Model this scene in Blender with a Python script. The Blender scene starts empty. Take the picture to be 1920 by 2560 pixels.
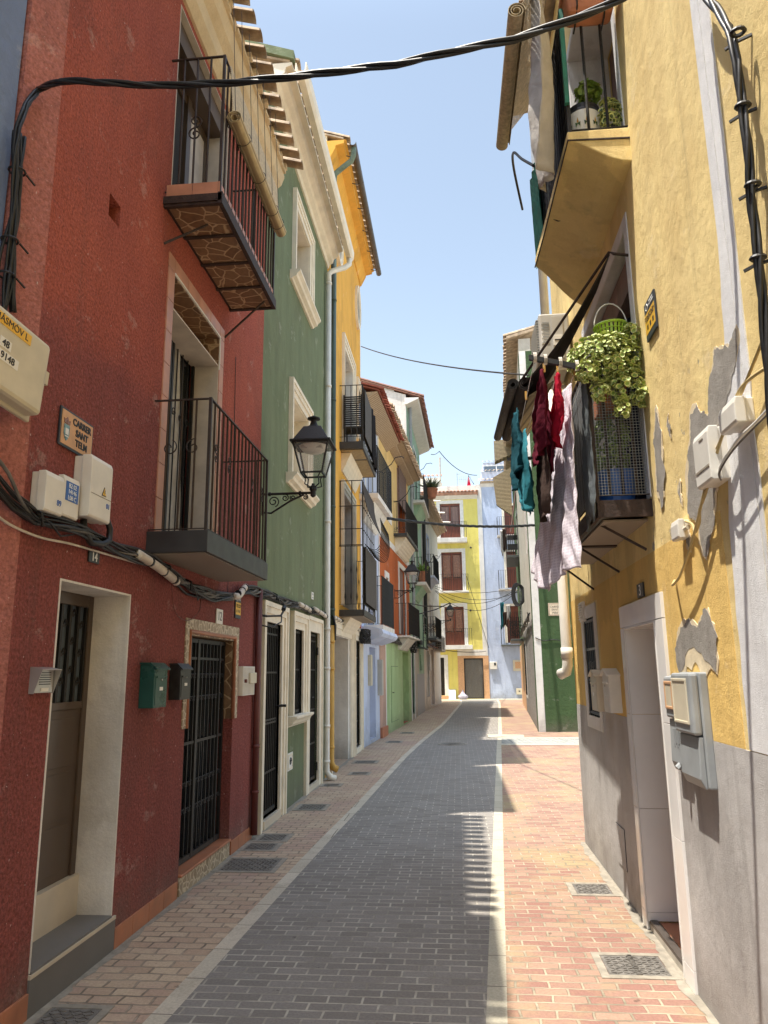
import bpy, bmesh, math, random
from mathutils import Vector, Matrix
random.seed(7)
SC = bpy.context.scene
COL = SC.collection
# ---------------------------------------------------------------- camera
EYE = Vector((0.0, 0.0, 1.85))
FPX = 1857.0                                     # focal length in pixels of the 1920x2560 frame
_up = Vector((860-960, -7341-1280, FPX)).normalized()
_fw = Vector((1145-960, 1680-1280, FPX)); _fw = (_fw-_up*_fw.dot(_up)).normalized()
_rt = _fw.cross(_up)
if _rt.x < 0: _rt = -_rt
RW = Matrix((_rt, _fw, _up))                     # image axes (x right, y down, z forward) -> world
cam = bpy.data.cameras.new('camera'); co = bpy.data.objects.new('camera', cam); COL.objects.link(co)
cx, cy, cz = (RW@Vector(v) for v in ((1, 0, 0), (0, -1, 0), (0, 0, -1)))
m = Matrix((cx, cy, cz)).transposed().to_4x4(); m.translation = EYE
co.matrix_world = m
cam.sensor_fit = 'VERTICAL'; cam.sensor_height = 36.0; cam.lens = FPX/2560*36.0
cam.clip_start = 0.05; cam.clip_end = 600
SC.camera = co
SC.render.resolution_x = 768; SC.render.resolution_y = 1024
# ---------------------------------------------------------------- sky and sun
W = bpy.data.worlds.new('World'); SC.world = W; W.use_nodes = True
nt = W.node_tree; bg = nt.nodes['Background']
sky = nt.nodes.new('ShaderNodeTexSky'); sky.sky_type = 'NISHITA'; sky.sun_disc = False
SUNV = Vector((-0.25, -0.17, 1.0)).normalized()
sky.sun_elevation = math.asin(SUNV.z); sky.sun_rotation = math.atan2(SUNV.x, SUNV.y)
sky.altitude = 0; sky.air_density = 1.0; sky.dust_density = 0.5; sky.ozone_density = 2.0
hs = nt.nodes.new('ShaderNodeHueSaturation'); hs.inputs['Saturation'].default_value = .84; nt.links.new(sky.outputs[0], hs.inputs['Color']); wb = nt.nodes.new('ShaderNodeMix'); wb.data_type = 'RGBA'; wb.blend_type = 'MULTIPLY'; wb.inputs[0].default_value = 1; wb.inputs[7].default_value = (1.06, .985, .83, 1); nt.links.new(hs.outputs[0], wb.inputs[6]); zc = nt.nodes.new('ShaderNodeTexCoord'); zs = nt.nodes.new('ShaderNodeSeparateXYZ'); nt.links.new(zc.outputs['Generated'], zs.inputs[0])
zr = nt.nodes.new('ShaderNodeMapRange'); zr.interpolation_type = 'SMOOTHSTEP'   # sky dimmed low down and boosted overhead, added to fill the shaded street
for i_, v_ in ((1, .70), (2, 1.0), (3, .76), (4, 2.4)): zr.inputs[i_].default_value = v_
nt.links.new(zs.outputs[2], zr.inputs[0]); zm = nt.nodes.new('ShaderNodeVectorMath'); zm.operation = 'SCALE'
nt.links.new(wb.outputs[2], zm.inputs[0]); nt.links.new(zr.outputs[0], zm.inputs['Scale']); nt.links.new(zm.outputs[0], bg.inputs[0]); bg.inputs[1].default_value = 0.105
sl = bpy.data.lights.new('sun', 'SUN'); sl.energy = 2.0; sl.angle = math.radians(0.5); sl.color = (1.0, 0.93, 0.82)
so = bpy.data.objects.new('sun', sl); COL.objects.link(so); so.location = (0, 0, 30)
so.rotation_euler = SUNV.to_track_quat('Z', 'Y').to_euler()
SC.view_settings.view_transform = 'Standard'; SC.view_settings.look = 'None'
SC.view_settings.exposure = 2.08; SC.view_settings.gamma = 1.0
# ---------------------------------------------------------------- materials
MATS = {}
def nodes(name):
    m = bpy.data.materials.new(name); m.use_nodes = True; t = m.node_tree
    return m, t, t.nodes, t.links, t.nodes['Principled BSDF']
def ramp(nd, lk, src, lo, hi):
    r = nd.new('ShaderNodeMapRange'); r.inputs[1].default_value = lo; r.inputs[2].default_value = hi
    lk.new(src, r.inputs[0]); return r.outputs[0]
def noise(nd, lk, vec, sc, det=4, rough=.55, stretch=None):
    n = nd.new('ShaderNodeTexNoise'); n.inputs['Scale'].default_value = sc; n.inputs['Detail'].default_value = det
    n.inputs['Roughness'].default_value = rough
    if stretch:
        mp = nd.new('ShaderNodeMapping'); mp.inputs['Scale'].default_value = stretch; lk.new(vec, mp.inputs[0]); vec = mp.outputs[0]
    lk.new(vec, n.inputs['Vector']); return n.outputs['Fac']
def mixc(nd, lk, fac, a, b, typ='MIX'):
    x = nd.new('ShaderNodeMix'); x.data_type = 'RGBA'; x.blend_type = typ
    for s, v in ((x.inputs[0], fac), (x.inputs[6], a), (x.inputs[7], b)):
        if hasattr(v, 'links'): lk.new(v, s)
        elif isinstance(v, (int, float)): s.default_value = v
        else: s.default_value = (*v, 1)
    return x.outputs[2]
def bumpn(nd, lk, P, h, strength, dist, prev=None):
    b = nd.new('ShaderNodeBump'); b.inputs['Strength'].default_value = strength; b.inputs['Distance'].default_value = dist
    lk.new(h, b.inputs['Height'])
    if prev: lk.new(prev, b.inputs['Normal'])
    lk.new(b.outputs[0], P.inputs['Normal']); return b.outputs[0]
def plain(name, col, rough=.55, metal=0.0, var=.18, vs=9.0, bump=0.0, bs=60.0, spec=None, stretch=None):
    """paint, metal, plastic: one colour, slightly uneven, with fine relief"""
    m, t, nd, lk, P = nodes(name); tc = nd.new('ShaderNodeTexCoord').outputs['Object']
    n = noise(nd, lk, tc, vs, 5, stretch=stretch)
    lo = tuple(c*(1-var) for c in col); hi = tuple(min(1, c*(1+var)) for c in col)
    lk.new(mixc(nd, lk, ramp(nd, lk, n, .3, .7), lo, hi), P.inputs['Base Color'])
    lk.new(ramp(nd, lk, n, -.6, 1.6), P.inputs['Roughness']); P.inputs['Roughness'].default_value = rough
    r = nd.new('ShaderNodeMapRange'); r.inputs[1].default_value = .3; r.inputs[2].default_value = .7
    r.inputs[3].default_value = max(.05, rough-.08); r.inputs[4].default_value = min(1, rough+.08); lk.new(n, r.inputs[0]); lk.new(r.outputs[0], P.inputs['Roughness'])
    P.inputs['Metallic'].default_value = metal
    if spec is not None: P.inputs['Specular IOR Level'].default_value = spec
    if bump: bumpn(nd, lk, P, noise(nd, lk, tc, bs, 3), bump, .01)
    MATS[name] = m; return m
def stucco(name, col, dark, scale=1.2, grain=90, gs=.5, wash=.35, lump=.35, low=None, lowz=(0, 0), amp=.6, gv=.07, flecks=0, gd=.008, flake=0):
    """painted render: broad fading between two tones, vertical wash, coarse grain; optional second coat below a wavy height"""
    m, t, nd, lk, P = nodes(name); tc = nd.new('ShaderNodeTexCoord').outputs['Object']
    c = mixc(nd, lk, ramp(nd, lk, noise(nd, lk, tc, scale, 6, .6), .35, .68), col, dark)
    if low:
        sx = nd.new('ShaderNodeSeparateXYZ'); lk.new(tc, sx.inputs[0])
        ad = nd.new('ShaderNodeMath'); ad.operation = 'MULTIPLY_ADD'; lk.new(noise(nd, lk, tc, .8, 3, .5), ad.inputs[0]); ad.inputs[1].default_value = amp*3; lk.new(sx.outputs[2], ad.inputs[2])
        c = mixc(nd, lk, ramp(nd, lk, ad.outputs[0], lowz[0], lowz[1]), low, c)
    st = noise(nd, lk, tc, 3.0, 5, .6, stretch=(1.1, 1.1, .28))
    c = mixc(nd, lk, wash, c, mixc(nd, lk, ramp(nd, lk, st, .3, .75), tuple(x*.72 for x in col), tuple(min(1, x*1.22) for x in col)), 'MIX')
    c = mixc(nd, lk, ramp(nd, lk, noise(nd, lk, tc, .9, 7, .62, stretch=(1, 1, .6)), .56, .585), c, mixc(nd, lk, .14, c, (.08, .06, .05)))
    c = mixc(nd, lk, ramp(nd, lk, noise(nd, lk, tc, 2.1, 8, .7, stretch=(1, 1, 1.3)), .60, .64), c, mixc(nd, lk, .10, c, (1, .95, .85)))
    sk_ = noise(nd, lk, tc, 2.6, 4, .6, stretch=(3, 3, .12))
    c = mixc(nd, lk, ramp(nd, lk, sk_, .58, .82), c, mixc(nd, lk, .30, c, (.10, .08, .07)))
    fm = None
    if flake:
        a1 = ramp(nd, lk, noise(nd, lk, tc, 7, 9, .72, stretch=(1, 1, .55)), .615, .628); a2 = ramp(nd, lk, noise(nd, lk, tc, 1.1, 3, .5), .44, .58)
        sz = nd.new('ShaderNodeSeparateXYZ'); lk.new(tc, sz.inputs[0]); a3 = ramp(nd, lk, sz.outputs[2], 4.0, 3.2)
        x1 = nd.new('ShaderNodeMath'); x1.operation = 'MULTIPLY'; lk.new(a1, x1.inputs[0]); lk.new(a2, x1.inputs[1])
        x2 = nd.new('ShaderNodeMath'); x2.operation = 'MULTIPLY'; lk.new(x1.outputs[0], x2.inputs[0]); lk.new(a3, x2.inputs[1]); fm = x2.outputs[0]
        c = mixc(nd, lk, fm, c, (.40, .37, .33))
    g = noise(nd, lk, tc, grain, 3, .7)
    gg = mixc(nd, lk, ramp(nd, lk, g, .3, .7), (1-gv,)*3, (1+gv*.7,)*3)
    c = mixc(nd, lk, 1.0, c, gg, 'MULTIPLY')
    if flecks:
        v = noise(nd, lk, tc, 38, 2, .5); c = mixc(nd, lk, ramp(nd, lk, v, .72, .76), c, (.6, .45, .42))
        lo = noise(nd, lk, tc, 1.3, 2); 
    sx2 = nd.new('ShaderNodeSeparateXYZ'); lk.new(tc, sx2.inputs[0])
    dn = nd.new('ShaderNodeMath'); dn.operation = 'MULTIPLY_ADD'; lk.new(noise(nd, lk, tc, 4, 5, .65), dn.inputs[0]); dn.inputs[1].default_value = -.9; lk.new(sx2.outputs[2], dn.inputs[2])
    c = mixc(nd, lk, ramp(nd, lk, dn.outputs[0], .05, -.45), c, mixc(nd, lk, .45, c, (.16, .14, .12)))
    lk.new(c, P.inputs['Base Color']); P.inputs['Roughness'].default_value = .92; P.inputs['Specular IOR Level'].default_value = .25
    b = bumpn(nd, lk, P, noise(nd, lk, tc, grain*.55, 4, .65), gs, gd)
    b = bumpn(nd, lk, P, noise(nd, lk, tc, 7, 5, .6), lump, .06, b)
    if flake:
        iv = nd.new('ShaderNodeMath'); iv.operation = 'SUBTRACT'; iv.inputs[0].default_value = 1; lk.new(fm, iv.inputs[1]); bumpn(nd, lk, P, iv.outputs[0], .8, .01, b)
    MATS[name] = m; return m
def pavers(name, c1, c2, c3, mortar, w, h, msize, rot=0, bump=.6, patch=.8, stain=(.2,.17,.13), wob=.014):
    m, t, nd, lk, P = nodes(name); tc = nd.new('ShaderNodeTexCoord').outputs['Object']
    mp = nd.new('ShaderNodeMapping'); mp.inputs['Rotation'].default_value = (0, 0, rot); lk.new(tc, mp.inputs[0])
    # hand-laid: joints wander a little
    dn = nd.new('ShaderNodeTexNoise'); dn.inputs['Scale'].default_value = 6; lk.new(mp.outputs[0], dn.inputs[0])
    vm = nd.new('ShaderNodeVectorMath'); vm.operation = 'MULTIPLY_ADD'; lk.new(dn.outputs['Color'], vm.inputs[0]); vm.inputs[1].default_value = (wob, wob, 0); lk.new(mp.outputs[0], vm.inputs[2])
    b = nd.new('ShaderNodeTexBrick'); lk.new(vm.outputs[0], b.inputs['Vector']); b.offset = .5
    b.inputs['Scale'].default_value = 1; b.inputs['Brick Width'].default_value = w; b.inputs['Row Height'].default_value = h
    b.inputs['Mortar Size'].default_value = msize; b.inputs['Mortar Smooth'].default_value = .3; b.inputs['Bias'].default_value = 0
    b.inputs['Color1'].default_value = (0, 0, 0, 1); b.inputs['Color2'].default_value = (1, 1, 1, 1); b.inputs['Mortar'].default_value = (.5, .5, .5, 1)
    bri = nd.new('ShaderNodeRGBToBW'); lk.new(b.outputs['Color'], bri.inputs[0])
    c = mixc(nd, lk, ramp(nd, lk, bri.outputs[0], .1, .9), c1, c2)
    c = mixc(nd, lk, ramp(nd, lk, noise(nd, lk, tc, patch, 5, .7), .48, .66), c, c3)
    fine = mixc(nd, lk, ramp(nd, lk, noise(nd, lk, tc, 55, 4, .75), .3, .7), (.78, .78, .78), (1.15, 1.15, 1.15))
    c = mixc(nd, lk, 1.0, c, fine, 'MULTIPLY')
    c = mixc(nd, lk, ramp(nd, lk, noise(nd, lk, tc, 2.3, 6, .75), .6, .8), c, stain)
    c = mixc(nd, lk, ramp(nd, lk, noise(nd, lk, tc, 11, 3, .5), .70, .735), c, mixc(nd, lk, .5, c, (.03, .028, .025)))
    mort = mixc(nd, lk, ramp(nd, lk, noise(nd, lk, tc, 3.1, 4, .7), .4, .6), mortar, tuple(x*.55 for x in mortar))
    c = mixc(nd, lk, b.outputs['Fac'], c, mort)
    lk.new(c, P.inputs['Base Color']); P.inputs['Roughness'].default_value = .85; P.inputs['Specular IOR Level'].default_value = .3
    inv = nd.new('ShaderNodeMath'); inv.operation = 'SUBTRACT'; inv.inputs[0].default_value = 1; lk.new(b.outputs['Fac'], inv.inputs[1])
    bb = bumpn(nd, lk, P, inv.outputs[0], bump, .008)
    bb = bumpn(nd, lk, P, bri.outputs[0], .12, .004, bb)
    bumpn(nd, lk, P, noise(nd, lk, tc, 40, 5, .7), .35, .006, bb)
    MATS[name] = m; return m
def crazy(name, a, b, joint, sc, jw=.04):
    """crazy-paving tile: irregular stones with pale joints"""
    m, t, nd, lk, P = nodes(name); tc = nd.new('ShaderNodeTexCoord').outputs['Object']
    dn = nd.new('ShaderNodeTexNoise'); dn.inputs['Scale'].default_value = 7; lk.new(tc, dn.inputs[0])
    vm = nd.new('ShaderNodeVectorMath'); vm.operation = 'MULTIPLY_ADD'; lk.new(dn.outputs['Color'], vm.inputs[0]); vm.inputs[1].default_value = (.06, .06, .06); lk.new(tc, vm.inputs[2])
    v = nd.new('ShaderNodeTexVoronoi'); v.inputs['Scale'].default_value = sc; lk.new(vm.outputs[0], v.inputs['Vector'])
    e = nd.new('ShaderNodeTexVoronoi'); e.feature = 'DISTANCE_TO_EDGE'; e.inputs['Scale'].default_value = sc; lk.new(vm.outputs[0], e.inputs['Vector'])
    bw = nd.new('ShaderNodeRGBToBW'); lk.new(v.outputs['Color'], bw.inputs[0])
    c = mixc(nd, lk, ramp(nd, lk, bw.outputs[0], .2, .8), a, b)
    c = mixc(nd, lk, .35, c, mixc(nd, lk, ramp(nd, lk, noise(nd, lk, tc, 30, 4), .3, .7), (0, 0, 0), a))
    c = mixc(nd, lk, ramp(nd, lk, e.outputs['Distance'], jw, jw*.4), c, joint)
    lk.new(c, P.inputs['Base Color']); P.inputs['Roughness'].default_value = .5
    bumpn(nd, lk, P, ramp(nd, lk, e.outputs['Distance'], 0, jw*1.6), .5, .006)
    MATS[name] = m; return m
def slats(name, col, dark, axis, pitch, rough=.7):
    m, t, nd, lk, P = nodes(name); tc = nd.new('ShaderNodeTexCoord').outputs['Object']
    w = nd.new('ShaderNodeTexWave'); w.bands_direction = axis; w.inputs['Scale'].default_value = .314/pitch; w.inputs['Distortion'].default_value = .4; w.inputs['Detail'].default_value = 1
    lk.new(tc, w.inputs['Vector'])
    c = mixc(nd, lk, ramp(nd, lk, w.outputs['Fac'], .05, .35), dark, col)
    c = mixc(nd, lk, ramp(nd, lk, noise(nd, lk, tc, 14, 4, .6), .35, .75), c, mixc(nd, lk, .5, c, dark))
    lk.new(c, P.inputs['Base Color']); P.inputs['Roughness'].default_value = rough
    bumpn(nd, lk, P, w.outputs['Fac'], .5, .01); MATS[name] = m; return m
def glassy(name, col=(.02, .025, .03), alpha=1.0):
    m, t, nd, lk, P = nodes(name); P.inputs['Base Color'].default_value = (*col, 1); P.inputs['Roughness'].default_value = .08
    P.inputs['Specular IOR Level'].default_value = .7
    if alpha < 1: P.inputs['Alpha'].default_value = alpha
    MATS[name] = m; return m

stucco('red_render', (.42, .108, .07), (.34, .085, .062), 1.1, 50, .9, .3, .3, low=(.205, .066, .066), lowz=(5.35, 5.95), amp=.9, flecks=1, gv=.5, gd=.02)
stucco('red_worn', (.46, .18, .15), (.36, .13, .11), 2.0, 45, 1.0, .3, .3, flecks=1, gv=.36, gd=.02)
stucco('blue_render', (.22, .29, .47), (.18, .24, .40), 1.0, 120, .25)
stucco('green_render', (.17, .205, .118), (.13, .165, .092), 1.0, 150, .2, .5, .12)
stucco('ochre_render', (.80, .44, .085), (.68, .36, .07), .9, 150, .2, .35, .12)
stucco('lilac_render', (.60, .66, .82), (.52, .58, .74), 1.0, 150, .2, .25, .12)
stucco('white_render', (.76, .74, .70), (.62, .60, .56), 1.4, 120, .25, .3, .2)
stucco('dirty_white', (.82, .78, .72), (.62, .57, .50), 2.2, 110, .3, .35, .2)
stucco('cream_render', (.80, .66, .44), (.66, .53, .34), 1.6, 100, .35, .3, .35)
stucco('beige_render', (.80, .76, .66), (.66, .62, .54), 1.1, 120, .2, .3, .15)
stucco('sand_yellow_render', (.80, .58, .25), (.70, .50, .22), 1.0, 120, .25, .3, .15)
stucco('orange_render', (.52, .135, .04), (.42, .11, .035), 1.0, 130, .2, .3, .12)
stucco('mint_render', (.42, .60, .44), (.34, .52, .38), 1.0, 130, .2, .3, .12)
stucco('pale_green_render', (.42, .56, .29), (.36, .50, .25), 1.0, 130, .2, .3, .12)
stucco('salmon_render', (.55, .36, .28), (.46, .30, .24), 1.2, 130, .2)
stucco('lemon_render', (.80, .70, .20), (.72, .62, .16), 1.1, 60, .5, .25, .2)
stucco('sky_blue_render', (.50, .57, .72), (.42, .49, .66), .7, 100, .3, .45, .25)
stucco('deep_green_render', (.062, .108, .045), (.05, .088, .038), .8, 90, .3, .4, .3)
stucco('stone_render', (.60, .56, .48), (.44, .40, .34), 1.6, 90, .4)
stucco('pebbledash', (.34, .32, .30), (.16, .15, .14), 14, 60, 1.0, .1, .5)
stucco('weathered_yellow', (.88, .68, .32), (.78, .56, .23), 1.3, 260, .6, .45, .25, gv=.12, flake=1)
stucco('deep_yellow', (.84, .58, .20), (.76, .50, .16), 1.2, 260, .6, .3, .2, gv=.12)
stucco('grey_render', (.54, .525, .51), (.42, .405, .395), 1.8, 300, .6, .35, .16, gv=.2)
stucco('bare_cement', (.37, .345, .31), (.27, .25, .22), 5, 280, .6, .2, .2, gv=.2)
stucco('limewash', (.84, .84, .84), (.70, .70, .71), 2.0, 280, .5, .2, .12, gv=.1)
crazy('crazy_tile', (.20, .11, .055), (.27, .16, .085), (.45, .33, .2), 6.5, .05)
crazy('crazy_stone', (.36, .27, .17), (.50, .40, .28), (.62, .52, .38), 14, .10)
pavers('road_pavers', (.208, .190, .172), (.258, .240, .220), (.228, .210, .192), (.44, .41, .35), .2, .1, .008, 0, .5, .5, (.15, .147, .14))
pavers('tan_pavers', (.45, .325, .23), (.53, .41, .29), (.43, .29, .23), (.38, .31, .235), .19, .11, .009, 0, 1.0, .9, (.46, .41, .34), .04)
pavers('pink_pavers', (.27, .145, .115), (.34, .225, .165), (.36, .285, .155), (.40, .34, .25), .2, .1, .009, 0, .9, .7, (.34, .27, .19), .03)
pavers('alley_pavers', (.20, .21, .20), (.27, .28, .27), (.24, .25, .24), (.62, .6, .5), .2, .1, .012, .7, .5, .5, (.3, .3, .28))
pavers('kerb_stone', (.50, .45, .36), (.58, .52, .42), (.44, .39, .31), (.25, .22, .18), 3.0, .5, .006, 0, .4, 2.5, (.36, .31, .24))
pavers('kerb_pale', (.44, .41, .32), (.50, .46, .36), (.40, .37, .29), (.25, .22, .18), 3.0, .5, .006, 0, .4, 2.5, (.45, .4, .3))
plain('black_iron', (.016, .015, .015), .5, .2, .4, 25, .3)
plain('rust_iron', (.045, .028, .022), .65, .3, .5, 18, .4)
plain('brown_iron', (.045, .032, .026), .5, .3, .35, 14, .2)
plain('dark_leaf', (.018, .016, .015), .35, .1, .4, 6)
plain('brown_door', (.085, .058, .04), .4, 0, .12, 3)
plain('wood_red', (.16, .042, .022), .45, 0, .3, 12, .2, 40, stretch=(1, 1, .1))
plain('wood_grey', (.22, .14, .12), .7, 0, .35, 10, .3, 40, stretch=(1, 1, .1))
plain('wood_pane', (.24, .11, .07), .25, 0, .2, 8)
plain('cream_trim', (.78, .70, .56), .6, 0, .1, 5, .15)
plain('white_trim', (.76, .74, .70), .6, 0, .1, 5, .15)
plain('white_plastic', (.74, .71, .64), .4, 0, .08, 6, spec=.4)
plain('cream_plastic', (.62, .56, .42), .45, 0, .1, 5)
plain('grey_plastic', (.30, .32, .33), .5, 0, .15, 5)
plain('ac_plastic', (.48, .46, .41), .45, 0, .08, 5)
plain('terracotta', (.42, .16, .085), .7, 0, .25, 6, .2)
plain('terracotta_tile', (.42, .165, .085), .35, 0, .2, 6)
plain('pink_tile', (.50, .24, .15), .4, 0, .2, 5)
plain('roof_tile', (.42, .22, .14), .85, 0, .4, 5, .4, 50)
plain('old_roof_tile', (.42, .32, .22), .9, 0, .45, 6, .5, 50)
plain('brown_roof_tile', (.24, .12, .085), .85, 0, .4, 6, .4, 50)
plain('red_roof_tile', (.30, .085, .05), .85, 0, .4, 6, .4, 50)
plain('grey_tile', (.15, .145, .14), .45, 0, .12, 4)
plain('cream_tile', (.62, .54, .42), .35, 0, .08, 4)
plain('grey_porcelain', (.86, .84, .81), .18, 0, .04, 3, spec=.6)
plain('joint', (.30, .26, .2), .9)
plain('jamb_stone', (.55, .49, .42), .7, 0, .15, 5, .2)
plain('slab_black', (.035, .035, .036), .45, 0, .2, 6)
plain('slab_grey', (.09, .095, .09), .5, 0, .15, 6)
plain('slab_under', (.30, .25, .20), .6, 0, .1, 4)
plain('concrete', (.46, .42, .36), .85, 0, .2, 7, .3)
plain('cable', (.012, .012, .013), .45, 0, .3, 20)
plain('grey_cable', (.13, .12, .11), .6, 0, .4, 12)
plain('yellow_cable', (.50, .38, .17), .6, 0, .2, 12)
plain('white_conduit', (.62, .56, .48), .5, 0, .25, 8)
plain('red_pipe', (.13, .032, .025), .5, 0, .2, 6)
plain('green_pipe', (.045, .075, .06), .5, 0, .2, 6)
plain('copper_green', (.13, .17, .12), .6, .2, .35, 8)
plain('gutter_brown', (.09, .075, .065), .5, .2, .3, 8)
plain('ochre_pipe', (.55, .31, .06), .5, 0, .15, 6)
plain('green_enamel', (.015, .075, .06), .3, .1, .15, 5)
plain('black_enamel', (.022, .024, .022), .4, .1, .5, 14)
plain('silver', (.45, .44, .43), .35, .6, .08, 5)
plain('cream_enamel', (.62, .56, .44), .35, 0, .06, 5)
plain('manhole_iron', (.21, .195, .175), .6, .4, .35, 25, .6, 80)
plain('plaster_lip', (.74, .62, .42), .9, 0, .12, 12, .3)
plain('manhole_frame', (.29, .26, .21), .85, 0, .25, 12, .4)
plain('paper_white', (.78, .76, .70), .5, 0, .04, 5)
plain('sign_blue', (.03, .12, .42), .4, 0, .05, 5)
plain('sign_navy', (.035, .045, .06), .4, 0, .05, 5)
plain('sign_yellow', (.80, .47, .05), .4, 0, .05, 5)
plain('sign_tan', (.62, .36, .19), .5, 0, .15, 14)
plain('sign_cream', (.66, .56, .42), .5, 0, .15, 14)
plain('ink', (.02, .02, .025), .4)
plain('ink_white', (.8, .8, .78), .4)
plain('glaze_blue', (.18, .32, .36), .3, 0, .3, 30)
plain('soil', (.05, .035, .025), .95)
plain('leaf', (.20, .30, .055), .5, 0, .45, 22)
plain('leaf_edge', (.50, .54, .20), .5, 0, .3, 22)
plain('leaf_dark', (.05, .10, .03), .6, 0, .5, 16)
plain('agave', (.10, .12, .06), .6, 0, .4, 12)
plain('basket_green', (.38, .58, .06), .4, 0, .1, 6)
plain('net_green', (.02, .16, .11), .7, 0, .3, 10)
plain('net_dark', (.05, .07, .06), .7, 0, .3, 10)
plain('shade_cloth', (.045, .035, .03), .9, 0, .3, 10, .3, 200)
plain('bamboo_edge', (.50, .40, .24), .7, 0, .3, 30)
plain('pale_slat', (.72, .64, .48), .7, 0, .2, 30)
slats('bamboo', (.66, .52, .30), (.16, .10, .05), 'Z', .03)
slats('bamboo_roll', (.66, .54, .31), (.30, .22, .12), 'Z', .045)
slats('straw', (.42, .33, .19), (.12, .085, .045), 'Z', .07)
slats('eave_tiles', (.50, .38, .25), (.20, .13, .08), 'Y', .13)
slats('louvre', (.24, .155, .135), (.07, .045, .04), 'Z', .05)
slats('ribbed_leaf', (.10, .085, .075), (.02, .018, .016), 'Y', .05)
slats('fringe', (.27, .25, .22), (.07, .065, .06), 'X', .06)
slats('zinc_rib', (.33, .35, .32), (.16, .17, .15), 'Z', .05)
glassy('dark_glass'); glassy('lamp_glass', (.5, .52, .52), .25); glassy('grey_glass', (.12, .15, .18))
plain('void', (.008, .008, .008), .9)
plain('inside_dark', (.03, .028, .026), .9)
def fabric(name, col, check=0, var=.12):
    m, t, nd, lk, P = nodes(name); tc = nd.new('ShaderNodeTexCoord').outputs['Object']
    c = mixc(nd, lk, ramp(nd, lk, noise(nd, lk, tc, 10, 4), .3, .7), tuple(x*(1-var) for x in col), tuple(min(1, x*(1+var)) for x in col))
    if check:
        b = nd.new('ShaderNodeTexBrick'); mp = nd.new('ShaderNodeMapping'); mp.inputs['Rotation'].default_value = (math.pi/2, 0, math.pi/2); lk.new(tc, mp.inputs[0])
        mp2 = nd.new('ShaderNodeMapping'); sx = nd.new('ShaderNodeSeparateXYZ'); cb = nd.new('ShaderNodeCombineXYZ'); lk.new(tc, sx.inputs[0]); lk.new(sx.outputs[1], cb.inputs[0]); lk.new(sx.outputs[2], cb.inputs[1])
        lk.new(cb.outputs[0], b.inputs['Vector']); b.inputs['Scale'].default_value = 1; b.inputs['Brick Width'].default_value = .035; b.inputs['Row Height'].default_value = .022; b.inputs['Mortar Size'].default_value = .004; b.offset = 0
        c = mixc(nd, lk, b.outputs['Fac'], mixc(nd, lk, .25, c, (.35, .28, .38)), c)
    lk.new(c, P.inputs['Base Color']); P.inputs['Roughness'].default_value = .9; P.inputs['Specular IOR Level'].default_value = .15
    h = noise(nd, lk, tc, 260, 2, .5); b2 = bumpn(nd, lk, P, h, .3, .003)
    bumpn(nd, lk, P, noise(nd, lk, tc, 16, 4, .6), .5, .02, b2)
    # thin cloth lets some light through
    tr = nd.new('ShaderNodeBsdfTranslucent'); lk.new(c, tr.inputs['Color']); ms = nd.new('ShaderNodeMixShader'); ms.inputs[0].default_value = .25
    lk.new(P.outputs[0], ms.inputs[1]); lk.new(tr.outputs[0], ms.inputs[2]); lk.new(ms.outputs[0], nd['Material Output'].inputs['Surface'])
    MATS[name] = m
fabric('sheet_cloth', (.92, .84, .91), 1); fabric('maroon_cloth', (.13, .012, .028)); fabric('red_cloth', (.55, .018, .05)); fabric('teal_cloth', (.02, .10, .13)); fabric('pale_teal_cloth', (.04, .22, .27))
fabric('grey_towel', (.16, .18, .19)); fabric('brown_cloth', (.09, .06, .05)); fabric('linen', (.55, .52, .48)); fabric('black_cloth', (.02, .018, .02)); fabric('lace', (.62, .60, .56)); fabric('white_cloth', (.7, .68, .66)); fabric('navy_cloth', (.012, .018, .04)); fabric('bag_cloth', (.55, .52, .62))
# ---------------------------------------------------------------- mesh helpers
class Fr:
    """a facade's own frame: s along the wall, o out into the street, z up"""
    def __init__(f, A, B, side):
        f.A = Vector((A[0], A[1], 0)); f.u = (Vector((B[0], B[1], 0))-f.A).normalized()
        f.n = Vector((f.u.y, -f.u.x, 0)) if side == 'L' else Vector((-f.u.y, f.u.x, 0))
        f.rd = 1 if side == 'L' else -1
        f.len = (Vector((B[0], B[1], 0))-f.A).length
    def w(f, s, o, z): return f.A+f.u*s+f.n*o+Vector((0, 0, z))
WD = Fr((0, 0), (1, 0), 'R')                  # s = world x, o = world y, z
FL = Fr((-2.43, 0), (-2.43, 1), 'L'); FR = Fr((1.33, 0), (1.33, 1), 'R')
FLIL = Fr((-2.42, 18.85), (-2.27, 21.95), 'L'); FORG = Fr((-2.27, 21.95), (-1.83, 29.63), 'L')
FMINT = Fr((-1.83, 29.63), (-1.64, 37.02), 'L'); FCRM = Fr((-1.64, 37.02), (-1.04, 46.21), 'L')
FGRN = Fr((2.41, 23.99), (3.71, 45.32), 'R'); FFAR = Fr((0, 52), (1, 52), 'L'); FALLEY = Fr((0, 23.99), (1, 23.99), 'L')
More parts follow.
